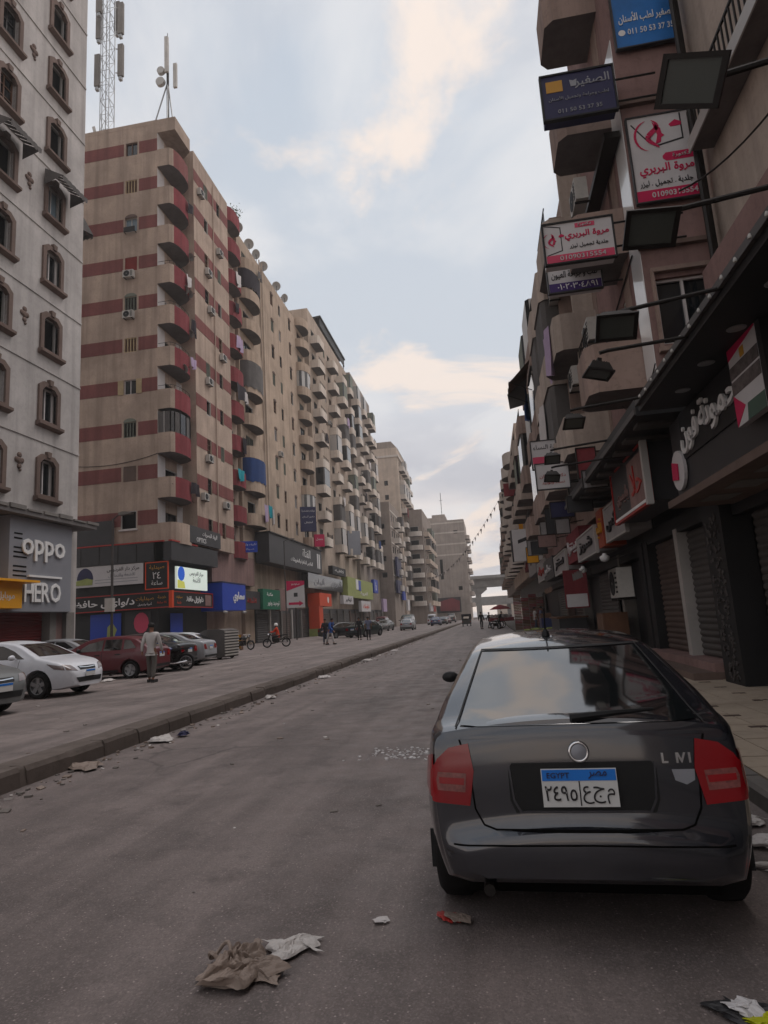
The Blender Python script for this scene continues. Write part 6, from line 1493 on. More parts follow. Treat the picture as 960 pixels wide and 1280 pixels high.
obj('recess_lip', ribbon(hb, 'rear', [(-.34, .66), (-.31, .605), (.31, .605), (.34, .66)], .012, .009, 'recess_lip', m_p_dark), hero)
obj('recess_lip', ribbon(hb, 'rear', [(-.34, .66), (-.355, .83)], .010, .009, 'recess_lip', m_p_dark), hero); obj('recess_lip', ribbon(hb, 'rear', [(.34, .66), (.355, .83)], .010, .009, 'recess_lip', m_p_dark), hero)
pa_, pb_ = onto(hb, 'rear', 0, .63, 0), onto(hb, 'rear', 0, .81, 0)
np_ = obj('number_plate', MB().box(-.182, .182, -.010, .0, 0, .178).mesh('number_plate', m_plate), hero, (-.015, min(pa_.y, pb_.y) - .016, .632), (-math.atan2(pb_.y - pa_.y, .18), 0, 0))
obj('plate_band', MB().box(-.178, .178, -.0125, -.010, .122, .174).mesh('plate_band', m_plateb), np_)
obj('plate_divider', MB().box(-.003, .003, -.012, -.010, .006, .12).mesh('plate_divider', m_textd), np_)
letters(np_, '٢٤٩٥', m_textd, -.092, .064, -.009, .070, .155, .002, .01); [letters(np_, ch, m_textd, x_, z_, -.009, h_, None, .002, .0) for ch, x_, z_, h_ in (('ع', .038, .056, .082), ('ج', .090, .056, .078), ('م', .145, .050, .070))]
letters(np_, 'EGYPT', m_navy, -.10, .148, -.0115, .026, .11, .0015, .01); letters(np_, 'مصر', m_navy, .09, .148, -.0115, .036, .09, .0015, .01)
p = onto(hb, 'rear', 0, .885, .0)
bd = obj('badge', MB().lathe([(.050, .0), (.052, -.012), (.046, -.018), (.040, -.014), (.001, -.016)], 28, 'y').mesh('badge', m_chrome, True), hero, (0, p.y - .004, .885), (R(-5), 0, 0))
obj('badge_core', MB().lathe([(.038, -.0165), (.02, -.021), (.001, -.022)], 20, 'y').mesh('badge_core', m_signgrey, True), bd)
for k, (x, ch) in enumerate(((.405, 'L'), (.462, 'I'), (.482, 'V'), (.520, 'I'))):
    p = onto(hb, 'rear', x, .84, .003); obj('badge_letter', text_mesh(ch, m_chrome, .048, None, .004, .03), hero, (x, p.y, .848), (R(-5), 0, 0))
obj('sticker', patch(hb, 'rear', [(.44, .745), (.49, .725), (.53, .745), (.535, .795), (.43, .795)], .0045, .02, 'sticker', m_signgrey), hero)
obj('tailgate_seam', ribbon(hb, 'rear', [(-.60, .955), (-.555, .80), (-.54, .62), (-.50, .545), (-.44, .525), (.44, .525), (.50, .545), (.54, .62), (.555, .80), (.60, .955)], .009, .003, 'tailgate_seam', m_black), hero)
obj('lip_highlight', ribbon(hb, 'rear', [(-.60, .962), (0, .968), (.60, .962)], .014, .004, 'lip_highlight', m_p_dark), hero)
obj('bumper_crease', ribbon(hb, 'rear', [(-.66, .462), (0, .468), (.66, .462)], .008, .003, 'bumper_crease', m_black), hero)
obj('window_frame', ribbon(hb, 'rear', [(-.62, 1.004), (-.505, 1.348), (.505, 1.348), (.62, 1.004)], .010, .0065, 'window_frame', m_bump), hero)
w0 = onto(hb, 'rear', -.02, 1.03, .03); w1 = onto(hb, 'rear', .40, 1.036, .03)
obj('rear_wiper', MB().tube([w0, (w0 + w1) / 2 + Vector((0, -.01, .004)), w1], [.022, .016, .008], 6).mesh('rear_wiper', m_bump), hero)
rt_ = hb.ray_cast(Vector((-.05, 1.42, 3)), Vector((0, 0, -1)))[0]
an = obj('roof_antenna', MB().lathe([(.03, 0), (.022, .03), (.008, .05)], 10).tube([(0, 0, .04), (0, -.10, .20)], .006, 6).mesh('roof_antenna', m_bump), hero, rt_)
for s in (-1, 1): obj('mud_flap', MB().box(s * .80 - .035, s * .80 + .035, .40, .412, .22, .42).mesh('mud_flap', m_bump), hero)
obj('exhaust', MB().tube([(-.5, .05, .24), (-.5, .5, .25)], .03, 8).mesh('exhaust', m_iron), hero)
obj('underbody', MB().box(-.62, .62, .25, 4.2, .16, .30).mesh('underbody', m_black), hero)

# ---- cars nosed in along the left service road
G = None
car('white sedan with alloy wheels parked nose towards the road', 'sedan', m_p_white, (-14.9, 15.6, .2), -PI / 2 - R(2))
car('dusty grey car cut off by the left picture edge', 'sedan', m_p_grey, (-14.15, 11.9, .2), -PI / 2 - R(4))
car('maroon hatchback parked with its tail towards the road', 'hatch', m_p_red, (-11.35, 20.95, .2), PI / 2 + R(3))
car('black car mostly hidden behind the standing man', 'sedan', m_p_black, (-11.6, 23.6, .2), PI / 2 + R(2))
car('silver sedan parked tail out behind the black car', 'sedan', m_p_silver, (-12.0, 26.4, .2), PI / 2 + R(4))
car('white hatchback parked behind the silver sedan', 'hatch', m_p_white, (-13.4, 29.4, .2), PI / 2 + R(8))
car('pale car roof showing above the maroon hatchback', 'sedan', m_p_silver, (-16.2, 25.2, .2), PI / 2)
# moving and parked cars further along
far = [('dark grey sedan parked before the orange shop front', 'sedan', m_p_black, (-15.6, 58.5, .2), R(-38)), ('dark green sedan behind the walking pair', 'sedan', m_p_green, (-12.4, 57, .2), R(-20)), ('silver sedan behind the dark green one', 'sedan', m_p_silver, (-13.2, 66, .2), R(-8)),
       ('grey sedan facing the camera in the service road', 'sedan', m_p_grey, (-13.6, 86, .2), R(176)), ('dark green van in the far service road', 'van', m_p_green, (-11.4, 92, .2), R(178)), ('blue hatchback far along the kerb', 'hatch', m_p_blue, (-8.8, 104, .2), 0.0),
       ('black hatchback beyond the blue one', 'hatch', m_p_black, (-8.4, 114, .2), 0.0), ('white van far down the service road', 'van', m_p_white, (-11, 122, .2), 0.0), ('red hatchback far down the service road', 'hatch', m_p_red, (-8.4, 128, .2), R(180)), ('black van at the far end of the parked row', 'van', m_p_black, (-8.2, 138, .2), 0.0), ('silver car approaching under the flyover', 'sedan', m_p_silver, (-1.2, 170, 0), R(180)), ('silver hatchback between the kerb and grey sedan', 'hatch', m_p_silver, (-10.2, 78, .2), 0.0),
       ('maroon van left of the grey sedan', 'van', m_p_red, (-16.4, 96, .2), 0.0), ('black sedan half hidden by the red projecting shop fronts', 'sedan', m_p_black, (-16.6, 74, .2), R(10))]
for lb, kd, pm, lc, rz in far: car(lb, kd, pm, lc, rz, False)

# ================================================================ people (one skinned body each, clothes as children)
def skin_mesh(name, verts, edges, radii, m, root=0, sub_=1):
    me = bpy.data.meshes.new(name); me.from_pydata(verts, edges, []); o = bpy.data.objects.new(name, me); COL.objects.link(o)
    sk_ = o.modifiers.new('skin', 'SKIN'); sk_.use_smooth_shade = True
    for i, v in enumerate(me.skin_vertices[0].data):
        r = radii[i]; v.radius = r if isinstance(r, tuple) else (r, r); v.use_root = (i == root)
    s2 = o.modifiers.new('s', 'SUBSURF'); s2.levels = sub_; s2.render_levels = sub_
    dg = bpy.context.evaluated_depsgraph_get(); dg.update()
    res = bpy.data.meshes.new_from_object(o.evaluated_get(dg)); bpy.data.objects.remove(o); bpy.data.meshes.remove(me)
    res.materials.clear(); res.materials.append(m); res.name = name
    res.polygons.foreach_set('use_smooth', [True] * len(res.polygons)); return res
def joints(pose):
    """pose dict: stride, arm, lean, sit; person faces local -y, 1.72 m tall"""
    st, ar, le, sit = pose.get('stride', .1), pose.get('arm', .15), pose.get('lean', 0.0), pose.get('sit', False)
    J = {}
    hz = .93 if not sit else .82
    J['pel'] = (0, 0, hz); J['wai'] = (0, -le * .12, hz + .16); J['che'] = (0, -le * .3, hz + .40); J['nec'] = (0, -le * .42, hz + .56)
    J['jaw'] = (0, -le * .46 - .012, hz + .635); J['hea'] = (0, -le * .48 - .008, hz + .71); J['cro'] = (0, -le * .49, hz + .79)
    for s, n in ((-1, 'R'), (1, 'L')):
        f = st * s
        J['hip' + n] = (s * .095, 0, hz - .06)
        if sit:
            J['kne' + n] = (s * .20, -.38, hz - .10); J['ank' + n] = (s * .21, -.26, hz - .50); J['toe' + n] = (s * .21, -.42, hz - .54)
        else:
            J['kne' + n] = (s * .10, -f * .9 - .03, .50); J['ank' + n] = (s * .10, -f * 1.7 + (.05 if f < 0 else 0), .09); J['toe' + n] = (s * .11, -f * 1.7 - .15, .035)
        J['sho' + n] = (s * .185, -le * .36, hz + .485)
        if pose.get('reach'):
            J['elb' + n] = (s * .24, -le * .36 - .20, hz + .24); J['wri' + n] = (s * .22, -le * .36 - .46, hz + .26); J['han' + n] = (s * .20, -le * .36 - .55, hz + .25)
        else:
            a = -ar * s
            J['elb' + n] = (s * .25, -le * .30 - a * .6 + .02, hz + .20); J['wri' + n] = (s * .26, -le * .3 - a * 1.3 - .06, hz - .04); J['han' + n] = (s * .255, -le * .3 - a * 1.5 - .09, hz - .13)
    return J
def build_part(name, J, chain, rad, m, root):
    keys = []; E_ = []
    for ch in chain:
        for k in ch:
            if k not in keys: keys.append(k)
        for a, b in zip(ch, ch[1:]): E_.append((keys.index(a), keys.index(b)))
    return skin_mesh(name, [J[k] for k in keys], E_, [rad[k] for k in keys], m, keys.index(root))
def lerpj(J, n, a, b, t): J[n] = tuple(J[a][i] + (J[b][i] - J[a][i]) * t for i in range(3))
RB_ = {'pel': .115, 'wai': .11, 'che': (.15, .11), 'nec': .055, 'jaw': (.062, .07), 'hea': (.078, .092), 'cro': (.055, .065)}
for n in 'LR': RB_.update({'hip' + n: .08, 'kne' + n: .055, 'ank' + n: .038, 'toe' + n: .035, 'sho' + n: .06, 'elb' + n: .04, 'wri' + n: .028, 'han' + n: (.04, .022)})
def person(label, loc, rz, top, legs, pose, long_sleeve=False, hair=None, shoe=None, extra=None, sc=1.0, group=None):
    J = joints(pose); t = thing('person', label, 'person', loc, rz, group); t.scale = (sc, sc, sc)
    ch = [['pel', 'wai', 'che', 'nec', 'jaw', 'hea', 'cro']]
    for n in 'LR': ch += [['pel', 'hip' + n, 'kne' + n, 'ank' + n, 'toe' + n], ['che', 'sho' + n, 'elb' + n, 'wri' + n, 'han' + n]]
    key = ('pers', tuple(sorted(pose.items())))
    b = obj('body', shared(key, lambda: build_part('body', J, ch, RB_, m_skin, 'pel')), t)
    for n in 'LR': lerpj(J, 'sl' + n, 'sho' + n, 'elb' + n, .75); lerpj(J, 'cu' + n, 'elb' + n, 'wri' + n, .92); lerpj(J, 'ht' + n, 'kne' + n, 'ank' + n, .93)
    J['hem'] = (J['pel'][0], J['pel'][1], J['pel'][2] - .06)
    r = {k: (tuple(v * 1.12 + .012 for v in x) if isinstance(x, tuple) else x * 1.12 + .012) for k, x in RB_.items()}
    r.update({'hem': .145, 'pel': .142, 'wai': .135, 'che': (.182, .148), 'nec': .062})
    for n in 'LR': r.update({'sl' + n: .068, 'cu' + n: .045, 'ht' + n: .062})
    arms = [['che', 'sho' + n, 'elb' + n, 'cu' + n] if long_sleeve else ['che', 'sho' + n, 'sl' + n] for n in 'LR']
    lerpj(J, 'col', 'che', 'nec', .92); r['col'] = .085
    obj('shirt', shared(key + ('shirt', long_sleeve, top.name), lambda: build_part('shirt', J, [['hem', 'pel', 'wai', 'che', 'col']] + arms, r, top, 'pel')), t)
    r2 = dict(r); r2['pel'] = .135; r2['hem'] = .12
    for n in 'LR': r2['hip' + n] = .098; r2['kne' + n] = .075
    obj('trousers', shared(key + ('tr', legs.name), lambda: build_part('trousers', J, [['pel', 'hem']] + [['hem', 'hip' + n, 'kne' + n, 'ht' + n] for n in 'LR'], r2, legs, 'hem')), t)
    for n in 'LR':
        a, q = J['ank' + n], J['toe' + n]
        obj('shoe', MB().obox(((a[0] + q[0]) / 2, (a[1] + q[1]) / 2 - .01, min(a[2], q[2]) + .01), (.10, .27, .085)).mesh('shoe', shoe or m_dark), t)
    c = J['hea']
    if hair == 'helmet':
        obj('helmet', MB().lathe([(.135, -.06), (.145, .0), (.13, .07), (.08, .12), (.001, .135)], 16, 'z', (c[0], c[1] + .01, c[2] + .02)).mesh('helmet', m_textw, True), t)
    else:
        obj('hair', MB().lathe([(.085, -.03), (.098, .02), (.085, .075), (.05, .105), (.001, .115)], 14, 'z', (c[0], c[1] + .022, c[2] + .015)).mesh('hair', hair or m_hair, True), t)
    obj('nose', MB().add([(c[0] - .012, c[1] - .085, c[2] - .03), (c[0] + .012, c[1] - .085, c[2] - .03), (c[0], c[1] - .112, c[2] - .03), (c[0], c[1] - .085, c[2] + .02)], [(0, 1, 2), (0, 2, 3), (1, 3, 2), (0, 3, 1)]).mesh('nose', m_skin), b)
    return t
m_jean = paint('grey_blue_denim', (74, 80, 96), .95, .2); m_khaki = paint('grey_trousers', (92, 88, 84), .95, .15); m_shirtw = paint('off_white_shirt', (176, 172, 170), .95, .08)
m_shirto = paint('orange_shirt', (206, 64, 36), .9, .08); m_shirtb = paint('blue_shirt', (44, 76, 136), .95, .1); m_shirtg = paint('grey_blue_shirt', (104, 108, 130), .95, .1); m_shirtd = paint('dark_jacket', (36, 34, 38), .95, .15)
person('man in a white shirt and grey trousers standing by the maroon hatchback', (-10.15, 18.1, .2), R(185), m_shirtw, m_khaki, dict(stride=.05, arm=.1), True)
person('man in a blue top bending beside the dark sedan', (-10.8, 42.5, .2), R(60), m_shirtb, m_shirtw, dict(stride=.14, arm=.3, lean=.55), True)
person('man in dark clothes walking ahead of the blue topped man', (-11.4, 43.6, .2), R(20), m_shirtd, m_jean, dict(stride=.12, arm=.2), True)
person('man in dark clothes, left of the pair near the kerb', (-10.2, 49.5, .2), R(10), m_shirtd, m_shirtd, dict(stride=.1, arm=.18), True)
person('man in a grey blue shirt, right of the pair near the kerb', (-9.3, 48.6, .2), R(190), m_shirtg, m_shirtd, dict(stride=.09, arm=.1), False)
person('man in a pale shirt standing by the crates, left of two', (3.4, 50.0, .13), R(100), m_shirtw, m_jean, dict(stride=.05, arm=.12), False)
person('man in a pale shirt standing by the crates, right of two', (3.6, 46.6, .13), R(250), m_shirtg, m_jean, dict(stride=.07, arm=.1), True)
person('dark figure standing left of the red cart', (-.95, 70.5, 0), R(170), m_shirtd, m_shirtd, dict(stride=.06, arm=.1), True, sc=1.05)
person('dark figure walking next to the red cart', (-.1, 73, 0), R(120), m_shirtd, m_jean, dict(stride=.12, arm=.2), True)
person('man bending over the goods by the red cart', (.9, 69.0, 0), R(80), m_shirtd, m_shirtd, dict(stride=.1, arm=.3, lean=.7), True)

# ================================================================ motorcycles and other vehicles
def moto_parts():
    def wheel():
        w_ = MB().lathe([(.24, -.04), (.30, -.045), (.315, 0), (.30, .045), (.24, .04), (.24, -.04)], 24, 'x'); return w_.mesh('wheel', m_rubber, True)
    rim = MB().lathe([(.235, -.02), (.235, .02), (.215, .02), (.215, -.02), (.235, -.02)], 20, 'x')
    for k in range(8): t = PI * 2 * k / 8; rim.tube([(0, 0, 0), (0, .22 * math.cos(t), .22 * math.sin(t))], .007, 4)
    fr = MB().tube([(0, -.50, .95), (0, -.35, .75), (0, .0, .42), (0, .45, .62), (0, .60, .72)], .028, 6).tube([(0, -.35, .75), (0, .35, .72)], .028, 6)
    for s in (-1, 1): fr.tube([(s * .06, -.50, .95), (s * .06, -.72, .32)], .022, 6).tube([(s * .07, .10, .40), (s * .07, .62, .32)], .02, 6)
    tank = MB().lathe([(.001, -.26), (.09, -.22), (.13, -.05), (.11, .15), (.06, .24), (.001, .26)], 14, 'y', (0, -.12, .80))
    seat = MB().prism([(.10, .74), (.75, .80), (.78, .86), (.45, .86), (.12, .82)], -.12, .12, 'x')
    eng = MB().box(-.14, .14, -.22, .15, .30, .62).box(-.2, .2, -.10, .05, .34, .46)
    hb_ = MB().tube([(-.36, -.36, 1.02), (-.15, -.46, 1.0), (.15, -.46, 1.0), (.36, -.36, 1.02)], .014, 6).lathe([(.001, -.04), (.085, -.03), (.08, .05), (.001, .08)], 12, 'y', (0, -.62, .90))
    ex = MB().tube([(.13, -.1, .32), (.15, .25, .30), (.16, .70, .36)], [.02, .035, .045], 8)
    fd = MB()
    for cy, a0, a1 in ((-.72, .3, 2.4), (.62, .6, 2.6)):
        for k in range(7):
            t0, t1 = a0 + (a1 - a0) * k / 7, a0 + (a1 - a0) * (k + 1) / 7; r_ = .35
            fd.add([(-.055, cy + r_ * math.cos(t0), .315 + r_ * math.sin(t0)), (.055, cy + r_ * math.cos(t0), .315 + r_ * math.sin(t0)), (.055, cy + r_ * math.cos(t1), .315 + r_ * math.sin(t1)), (-.055, cy + r_ * math.cos(t1), .315 + r_ * math.sin(t1))], [(0, 1, 2, 3)])
    return dict(wheel=wheel(), rim=rim.mesh('rim', m_rim), frame=fr.mesh('frame', m_iron), seat=seat.mesh('seat', m_dark), engine=eng.mesh('engine', m_iron), handlebar=hb_.mesh('handlebar', m_chrome), exhaust=ex.mesh('exhaust', m_chrome), fender=fd.mesh('fender', m_iron), tankb=tank)
MP = moto_parts()
def moto(label, loc, rz, tm, group='motorcycles'):
    t = thing('motorcycle', label, 'motorcycle', loc, rz, group)
    for y in (-.72, .62): w_ = obj('wheel', MP['wheel'], t, (0, y, .315)); obj('rim', MP['rim'], w_)
    for k in ('frame', 'seat', 'engine', 'handlebar', 'exhaust', 'fender'): obj(k, MP[k], t)
    obj('fuel_tank', shared(('tank', tm.name), lambda: MP['tankb'].mesh('fuel_tank', tm, True)), t)
    return t
moto('motorcycle ridden by the man in orange', (-14.9, 43.6, .2), R(-80), m_p_red)
person('rider in an orange shirt and white helmet on the motorcycle', (-14.85, 43.62, .2), R(-80), m_shirto, m_shirtd, dict(sit=True, reach=True, lean=.25), True, 'helmet')
moto('parked black motorcycle right of the grey covered cart', (-16.6, 41.4, .2), R(70), m_p_black)
moto('motorcycle parked among the dark cars behind the man in white', (-12.0, 21.9 + .75, .2), R(-75), m_p_blue)
moto('motorcycle leaning by the red cart', (.5, 66.5, 0), R(30), m_p_black)
gc = thing('covered_cart', 'grey tarpaulin covered cart with ribbed end beside the silver sedan', 'cart', (-14.0, 30.6, .2), R(-8)); gc.scale = (.82, .82, .86)
mb = MB().prism([(-1.7, .12), (1.5, .12), (1.5, 1.62), (1.1, 1.72), (.2, 1.72), (-.9, 1.3), (-1.7, .55)], -.8, .8, 'y'); obj('cover', mb.mesh('cover', m_cloth), gc)
for k in range(9): obj('rib', MB().box(1.502, 1.56, -.78, .78, .2 + k * .16, .28 + k * .16).mesh('rib', m_acw), gc)
for s in (-1, 1): obj('wheel', MB().lathe([(.001, -.06), (.16, -.06), (.18, 0), (.16, .06), (.001, .06)], 14, 'y', (s * 1.1, -.7, .18)).lathe([(.001, -.06), (.16, -.06), (.18, 0), (.16, .06), (.001, .06)], 14, 'y', (s * 1.1, .7, .18)).mesh('wheel', m_rubber), gc)
cr = thing('delivery_crate', 'yellow brown delivery crate on the ground behind the grey cart', 'crate', (-17.6, 42.2, .2), .2)
for z in (.1, .45, .8): obj('slat', MB().box(-.6, .6, -.42, -.39, z, z + .22).box(-.6, .6, .39, .42, z, z + .22).mesh('slat', m_gold), cr)
for x in (-.58, .55): obj('post', MB().box(x, x + .06, -.39, .39, 0, 1.05).mesh('post', m_wood), cr)
# tuk-tuk seen from behind
tk = thing('tuk_tuk', 'black three wheeled tuk-tuk driving away down the lane', 'tuk-tuk', (-3.35, 92.5, 0), 0.0)
obj('body', MB().prism([(0, .32), (2.5, .32), (2.65, .6), (2.3, .9), (0, .95)], -.66, .66, 'x').mesh('body', m_p_black), tk)
obj('canopy', MB().prism([(-.05, .95), (.12, .95), (.2, 1.55), (1.9, 1.55), (2.2, 1.0), (2.35, 1.0), (2.0, 1.72), (.1, 1.75)], -.68, .68, 'x').mesh('canopy', m_clothd), tk)
obj('rear_window', MB().box(-.4, .4, -.06, -.045, 1.1, 1.4).mesh('rear_window', m_carglass), tk)
for x, y in ((-.55, .5), (.55, .5), (0, 2.3)): obj('wheel', MB().lathe([(.001, -.06), (.19, -.06), (.22, 0), (.19, .06), (.001, .06)], 16, 'x', (x, y, .22)).mesh('wheel', m_rubber), tk)
for s in (-1, 1): obj('tail_light', MB().box(s * .55 - .06, s * .55 + .06, -.02, .0, .6, .72).mesh('tail_light', m_tail), tk)
# red hand cart with goods
rc = thing('hand_cart', 'red hand cart loaded with pale goods under a red parasol', 'cart', (1.2, 71.5, 0), .15)
obj('tray', MB().box(-1.3, 1.3, -.6, .6, .7, 1.1).mesh('tray', m_redb), rc)
for s in (-1, 1): obj('wheel', MB().lathe([(.34, -.03), (.38, 0), (.34, .03), (.30, 0), (.34, -.03)], 18, 'y', (0, s * .66, .38)).mesh('wheel', m_rubber), rc)
obj('handle', MB().tube([(1.3, -.4, 1.0), (2.0, -.4, .95)], .03, 6).tube([(1.3, .4, 1.0), (2.0, .4, .95)], .03, 6).mesh('handle', m_wood), rc)
for k in range(6): obj('sack', MB().lathe([(.001, 0), (.22, .03), (.26, .18), (.18, .34), (.001, .4)], 10, 'z', (-.95 + k * .38, .15 * (-1) ** k, 1.1)).mesh('sack', m_clothw, True), rc)
obj('parasol_pole', MB().tube([(0, 0, 1.1), (0, 0, 2.4)], .025, 6).mesh('parasol_pole', m_steel), rc); obj('parasol', MB().lathe([(1.2, 2.0), (.7, 2.3), (.001, 2.5)], 8).mesh('parasol', m_redb), rc)
# stacked crates on the right pavement
cm = MB()
for z in (.02, .14): cm.box(-.3, .3, -.2, -.18, z, z + .09).box(-.3, .3, .18, .2, z, z + .09).box(-.3, -.28, -.18, .18, z, z + .09).box(.28, .3, -.18, .18, z, z + .09)
cm.box(-.3, .3, -.2, .2, 0, .018)
crm = [cm.mesh('crate', m) for m in (m_rust, m_redb, m_wood)]
rr = random.Random(4)
cols_ = ['leftmost', 'second', 'third', 'rightmost']
for i in range(4):
    for k in range(11 - (i % 2)):
        tag(obj('crate', crm[(k * 2 + i) % 3], None, (2.35 + i * .62, 55 - i * .3 + rr.uniform(-.03, .03), .13 + k * .26), rr.uniform(-.06, .06)), 'fruit crate in the %s stack on the right pavement, %s from the ground' % (cols_[i], ORD[k]), 'crate', 'stacked fruit crates')
bx = thing('market_stand', 'blue market stand with cardboard boxes beside the two men', 'stand', (4.0, 45.2, .13))
obj('counter', MB().box(-.6, .5, -.9, .9, 0, .95).mesh('counter', m_p_blue), bx)
for k in range(4): obj('carton', MB().box(-.55, .1, -.8 + k * .42, -.42 + k * .42, .952, 1.2 + .06 * (k % 2)).mesh('carton', m_rust), bx)
gp = thing('goods_pile', 'low heap of green vegetables and sacks on the kerb by the crates', 'goods', (3.1, 40.5, .13))
mb = MB()
for k in range(60): mb.obox((rr.uniform(-.9, .9), rr.uniform(-1.2, 1.2), rr.uniform(.05, .32)), (.28, .3, .2), Matrix.Rotation(rr.uniform(0, 3), 3, 'Z'))
stuff(obj('vegetables', mb.mesh('vegetables', m_olive), gp))
dk_ = thing('dark_kiosk', 'dark kiosk counter at the kerb beyond the parked car', 'kiosk', (3.7, 31.0, .13))
obj('counter', MB().box(-.7, .5, -1.8, 1.8, 0, 1.05).mesh('counter', m_dark2), dk_); obj('top', MB().box(-.8, .55, -1.9, 1.9, 1.052, 1.12).mesh('top', m_wood), dk_)

# ================================================================ litter
def crumple(w_, h, amp, seed, m, n=26, fold=1.0):
    rr = random.Random(seed); mb = MB()
    fr = [(rr.uniform(-1, 1) * 10 * (1 + q * .35), rr.uniform(-1, 1) * 10 * (1 + q * .35), rr.uniform(0, 6), rr.uniform(.5, 1) / (1 + q * .22)) for q in range(11)]
    for j in range(n + 1):
        for i in range(n + 1):
            u, v = i / n - .5, j / n - .5
            s = sum(abs(math.sin(a * u + b * v + c)) * d for a, b, c, d in fr) / 4.5
            e = max(0, 1 - (abs(2 * u) ** 5 + abs(2 * v) ** 5))
            x = u * w_ * (1 + .25 * math.sin(5 * v + seed)); y = v * h * (1 + .22 * math.sin(4.2 * u + seed * 2))
            mb.v.append((x + .03 * math.sin(9 * v + u * 3), y + .03 * math.sin(8 * u), .006 + amp * s * (.25 + .75 * e)))
    for j in range(n):
        for i in range(n): a = j * (n + 1) + i; mb.f.append((a, a + 1, a + n + 2, a + n + 1)); mb.m.append(0)
    return mb.mesh('sheet', m, False)
m_bag = paint('grubby_plastic_bag', (136, 121, 111), .6, .18, grime=.3, bump=.3, bscale=30)
m_bagp = paint('pale_plastic_sheet', (190, 184, 180), .5, .08)
bag = thing('plastic_bag', 'crumpled grubby plastic bag lying on the asphalt in the foreground', 'bag', (-1.30, 3.12, .0), R(20))
obj('sheet', crumple(.32, .24, .06, 3, m_bag, 60), bag); obj('sheet', crumple(.22, .16, .10, 8, m_bag, 44), bag, (-.03, .03, .012), .6); obj('sheet', crumple(.30, .12, .08, 14, m_bag, 44), bag, (.02, -.07, .01), .15)
obj('handle', MB().tube([(-.10 + .05 * math.cos(t_), .13 + .06 * math.sin(t_), .05 + .03 * math.sin(t_ * 2)) for t_ in [k * .35 for k in range(16)]], .010, 5).mesh('handle', m_bag), bag); obj('handle', crumple(.05, .24, .05, 12, m_bag, 20), bag, (.03, .10, .03), -.5)
tag(obj('plastic_sheet', crumple(.28, .17, .045, 5, m_bagp, 24), None, (-1.12, 3.36, .004), R(18)), 'pale plastic sheet beside the crumpled bag', 'litter')
wr = thing('wrapper', 'black and white food wrapper with a lime edge at the lower right corner', 'wrapper', (.86, 2.93, .0), R(-12))
obj('sheet', crumple(.24, .13, .03, 21, m_dark2, 20), wr); obj('print', crumple(.10, .07, .03, 22, m_signw, 12), wr, (-.02, 0, .012)); obj('lime_edge', crumple(.16, .035, .03, 23, m_lime, 10), wr, (.06, -.055, .01), .3)
tag(obj('paper_scrap', crumple(.13, .05, .015, 31, m_redl, 12), None, (-.36, 3.70, .004), R(-30)), 'red and white paper scrap under the left rear tyre', 'litter'); tag(obj('paper_scrap', crumple(.11, .045, .015, 33, m_bag, 12), None, (-.31, 3.68, .012), R(-30)), 'grey flap of the scrap under the left rear tyre', 'litter')
tag(obj('paper_scrap', crumple(.045, .02, .01, 36, m_clothw, 8), None, (-.72, 3.66, .004), .3), 'tiny white scrap on the asphalt left of the car', 'litter')
for n_, (x, y, w_, h, m) in enumerate([(1.60, 4.35, .34, .16, m_bagp), (1.66, 4.75, .26, .2, m_clothw), (1.55, 4.05, .2, .12, m_redl), (1.70, 5.2, .2, .2, m_bagp)]):
    tag(obj('newspaper', crumple(w_, h, .05, 50 + n_, m, 14), None, (x, y, .006), .4 * n_), ['crumpled white paper in the gutter right of the car', 'second white sheet in the gutter right of the car', 'reddish scrap in the gutter right of the car', 'pale scrap in the gutter further along'][n_], 'litter', 'gutter litter by the car')
mb = MB(); rr = random.Random(77)
mbs = [MB(), MB(), MB()]
for k in range(420):
    y = 5 + 55 * rr.random() ** 1.7; x = -5.35 + abs(rr.gauss(0, .28)) + .02; s = rr.uniform(.012, .05); q = mbs[rr.choice([0, 0, 0, 1, 1, 2])]
    M_ = Matrix.Rotation(rr.uniform(0, 6), 3, 'Z') @ Matrix.Rotation(rr.uniform(-.6, .6), 3, 'X')
    q.obox((x, y, s * .25), (s * rr.uniform(1, 2.2), s * rr.uniform(.6, 1.4), s * rr.uniform(.15, .8)), M_)
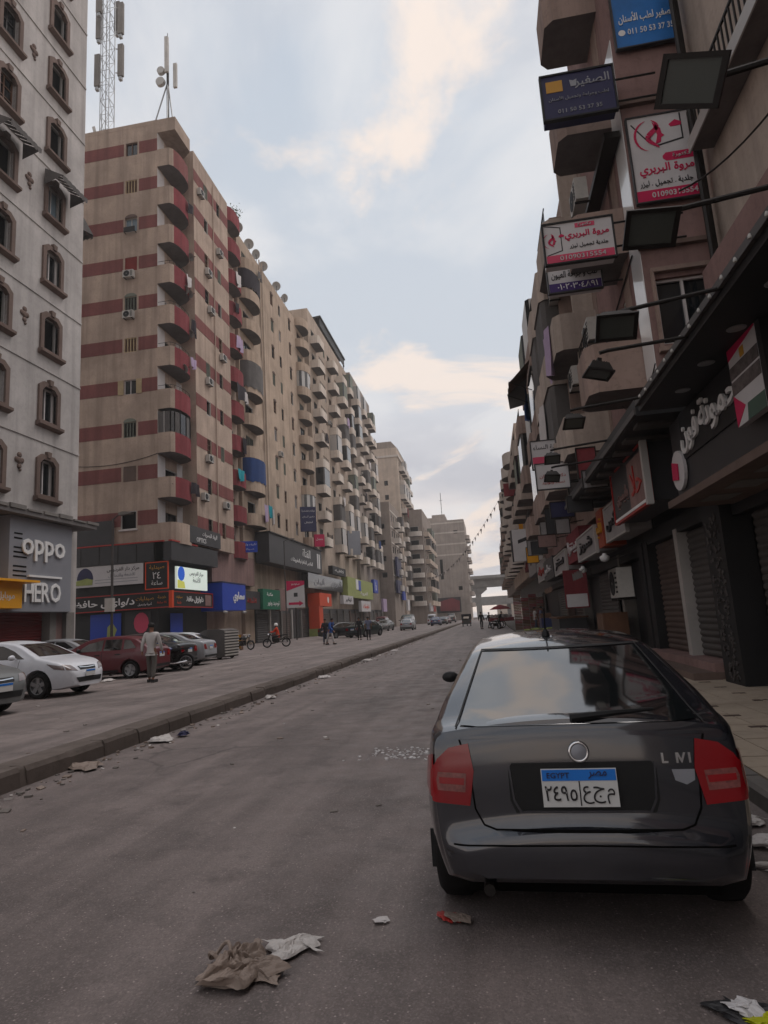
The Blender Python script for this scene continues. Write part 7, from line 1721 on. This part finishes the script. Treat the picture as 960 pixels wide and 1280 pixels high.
for k in range(110):
    y = 3 + 30 * rr.random(); x = rr.uniform(-5.2, -.8) if rr.random() < .5 else rr.uniform(-18, -6); z = 0 if x > -5.4 else .2; s = rr.uniform(.012, .05)
    mbs[rr.choice([0, 1, 2])].obox((x, y, z + s * .15), (s * 1.8, s, s * .3), Matrix.Rotation(rr.uniform(0, 6), 3, 'Z'))
for q, m, nm in zip(mbs, (m_kerb2, m_bag, m_bagp), ('rubble', 'rubbish', 'paper_litter')):
    o = stuff(obj(nm, q.mesh(nm, m))); o['label'] = {'rubble': 'small stones and grit strewn along the left kerb', 'rubbish': 'brownish rubbish scraps strewn along the left kerb', 'paper_litter': 'white paper scraps strewn along the left kerb'}[nm]; o['category'] = 'litter'
for n_, (x, y, w_, m) in enumerate([(-5.05, 9.3, .35, m_bagp), (-4.9, 9.7, .18, m_navy), (-5.1, 14.3, .3, m_bagp), (-5.05, 19, .35, m_clothw), (-5.1, 26, .4, m_bagp), (-12.4, 19.4, .5, m_bagp), (-5.15, 7.6, .4, m_bag), (-5.0, 33, .4, m_clothw)]):
    tag(obj('discarded_bag', crumple(w_, w_ * .7, .10, 60 + n_, m, 12), None, (x, y, .006 if x > -5.4 else .206), n_), ['white plastic bag by the left kerb, nearest large one', 'dark blue scrap next to the nearest white bag by the kerb', 'white scrap by the left kerb below the maroon car', 'white cloth scrap further along the left kerb', 'pale bag far along the left kerb', 'white plastic heap under the maroon car\'s tail', 'brown bag at the near end of the left kerb', 'white scrap farthest along the left kerb'][n_], 'litter', 'bags along the left kerb')

# ================================================================ dusty evening air down the street
hz = stuff(obj('haze', MB().box(-225, 225, -125, 348, -1.2, 66).mesh('haze', [])))
hm = bpy.data.materials.new('street_haze'); hm.use_nodes = True
for n in list(hm.node_tree.nodes): hm.node_tree.nodes.remove(n)
ho = hm.node_tree.nodes.new('ShaderNodeOutputMaterial'); hv = hm.node_tree.nodes.new('ShaderNodeVolumePrincipled')
hv.inputs['Color'].default_value = (.86, .84, .83, 1); hv.inputs['Density'].default_value = .0009; hv.inputs['Anisotropy'].default_value = .2
hm.node_tree.links.new(hv.outputs[0], ho.inputs['Volume'])
hz.data.materials.append(hm)
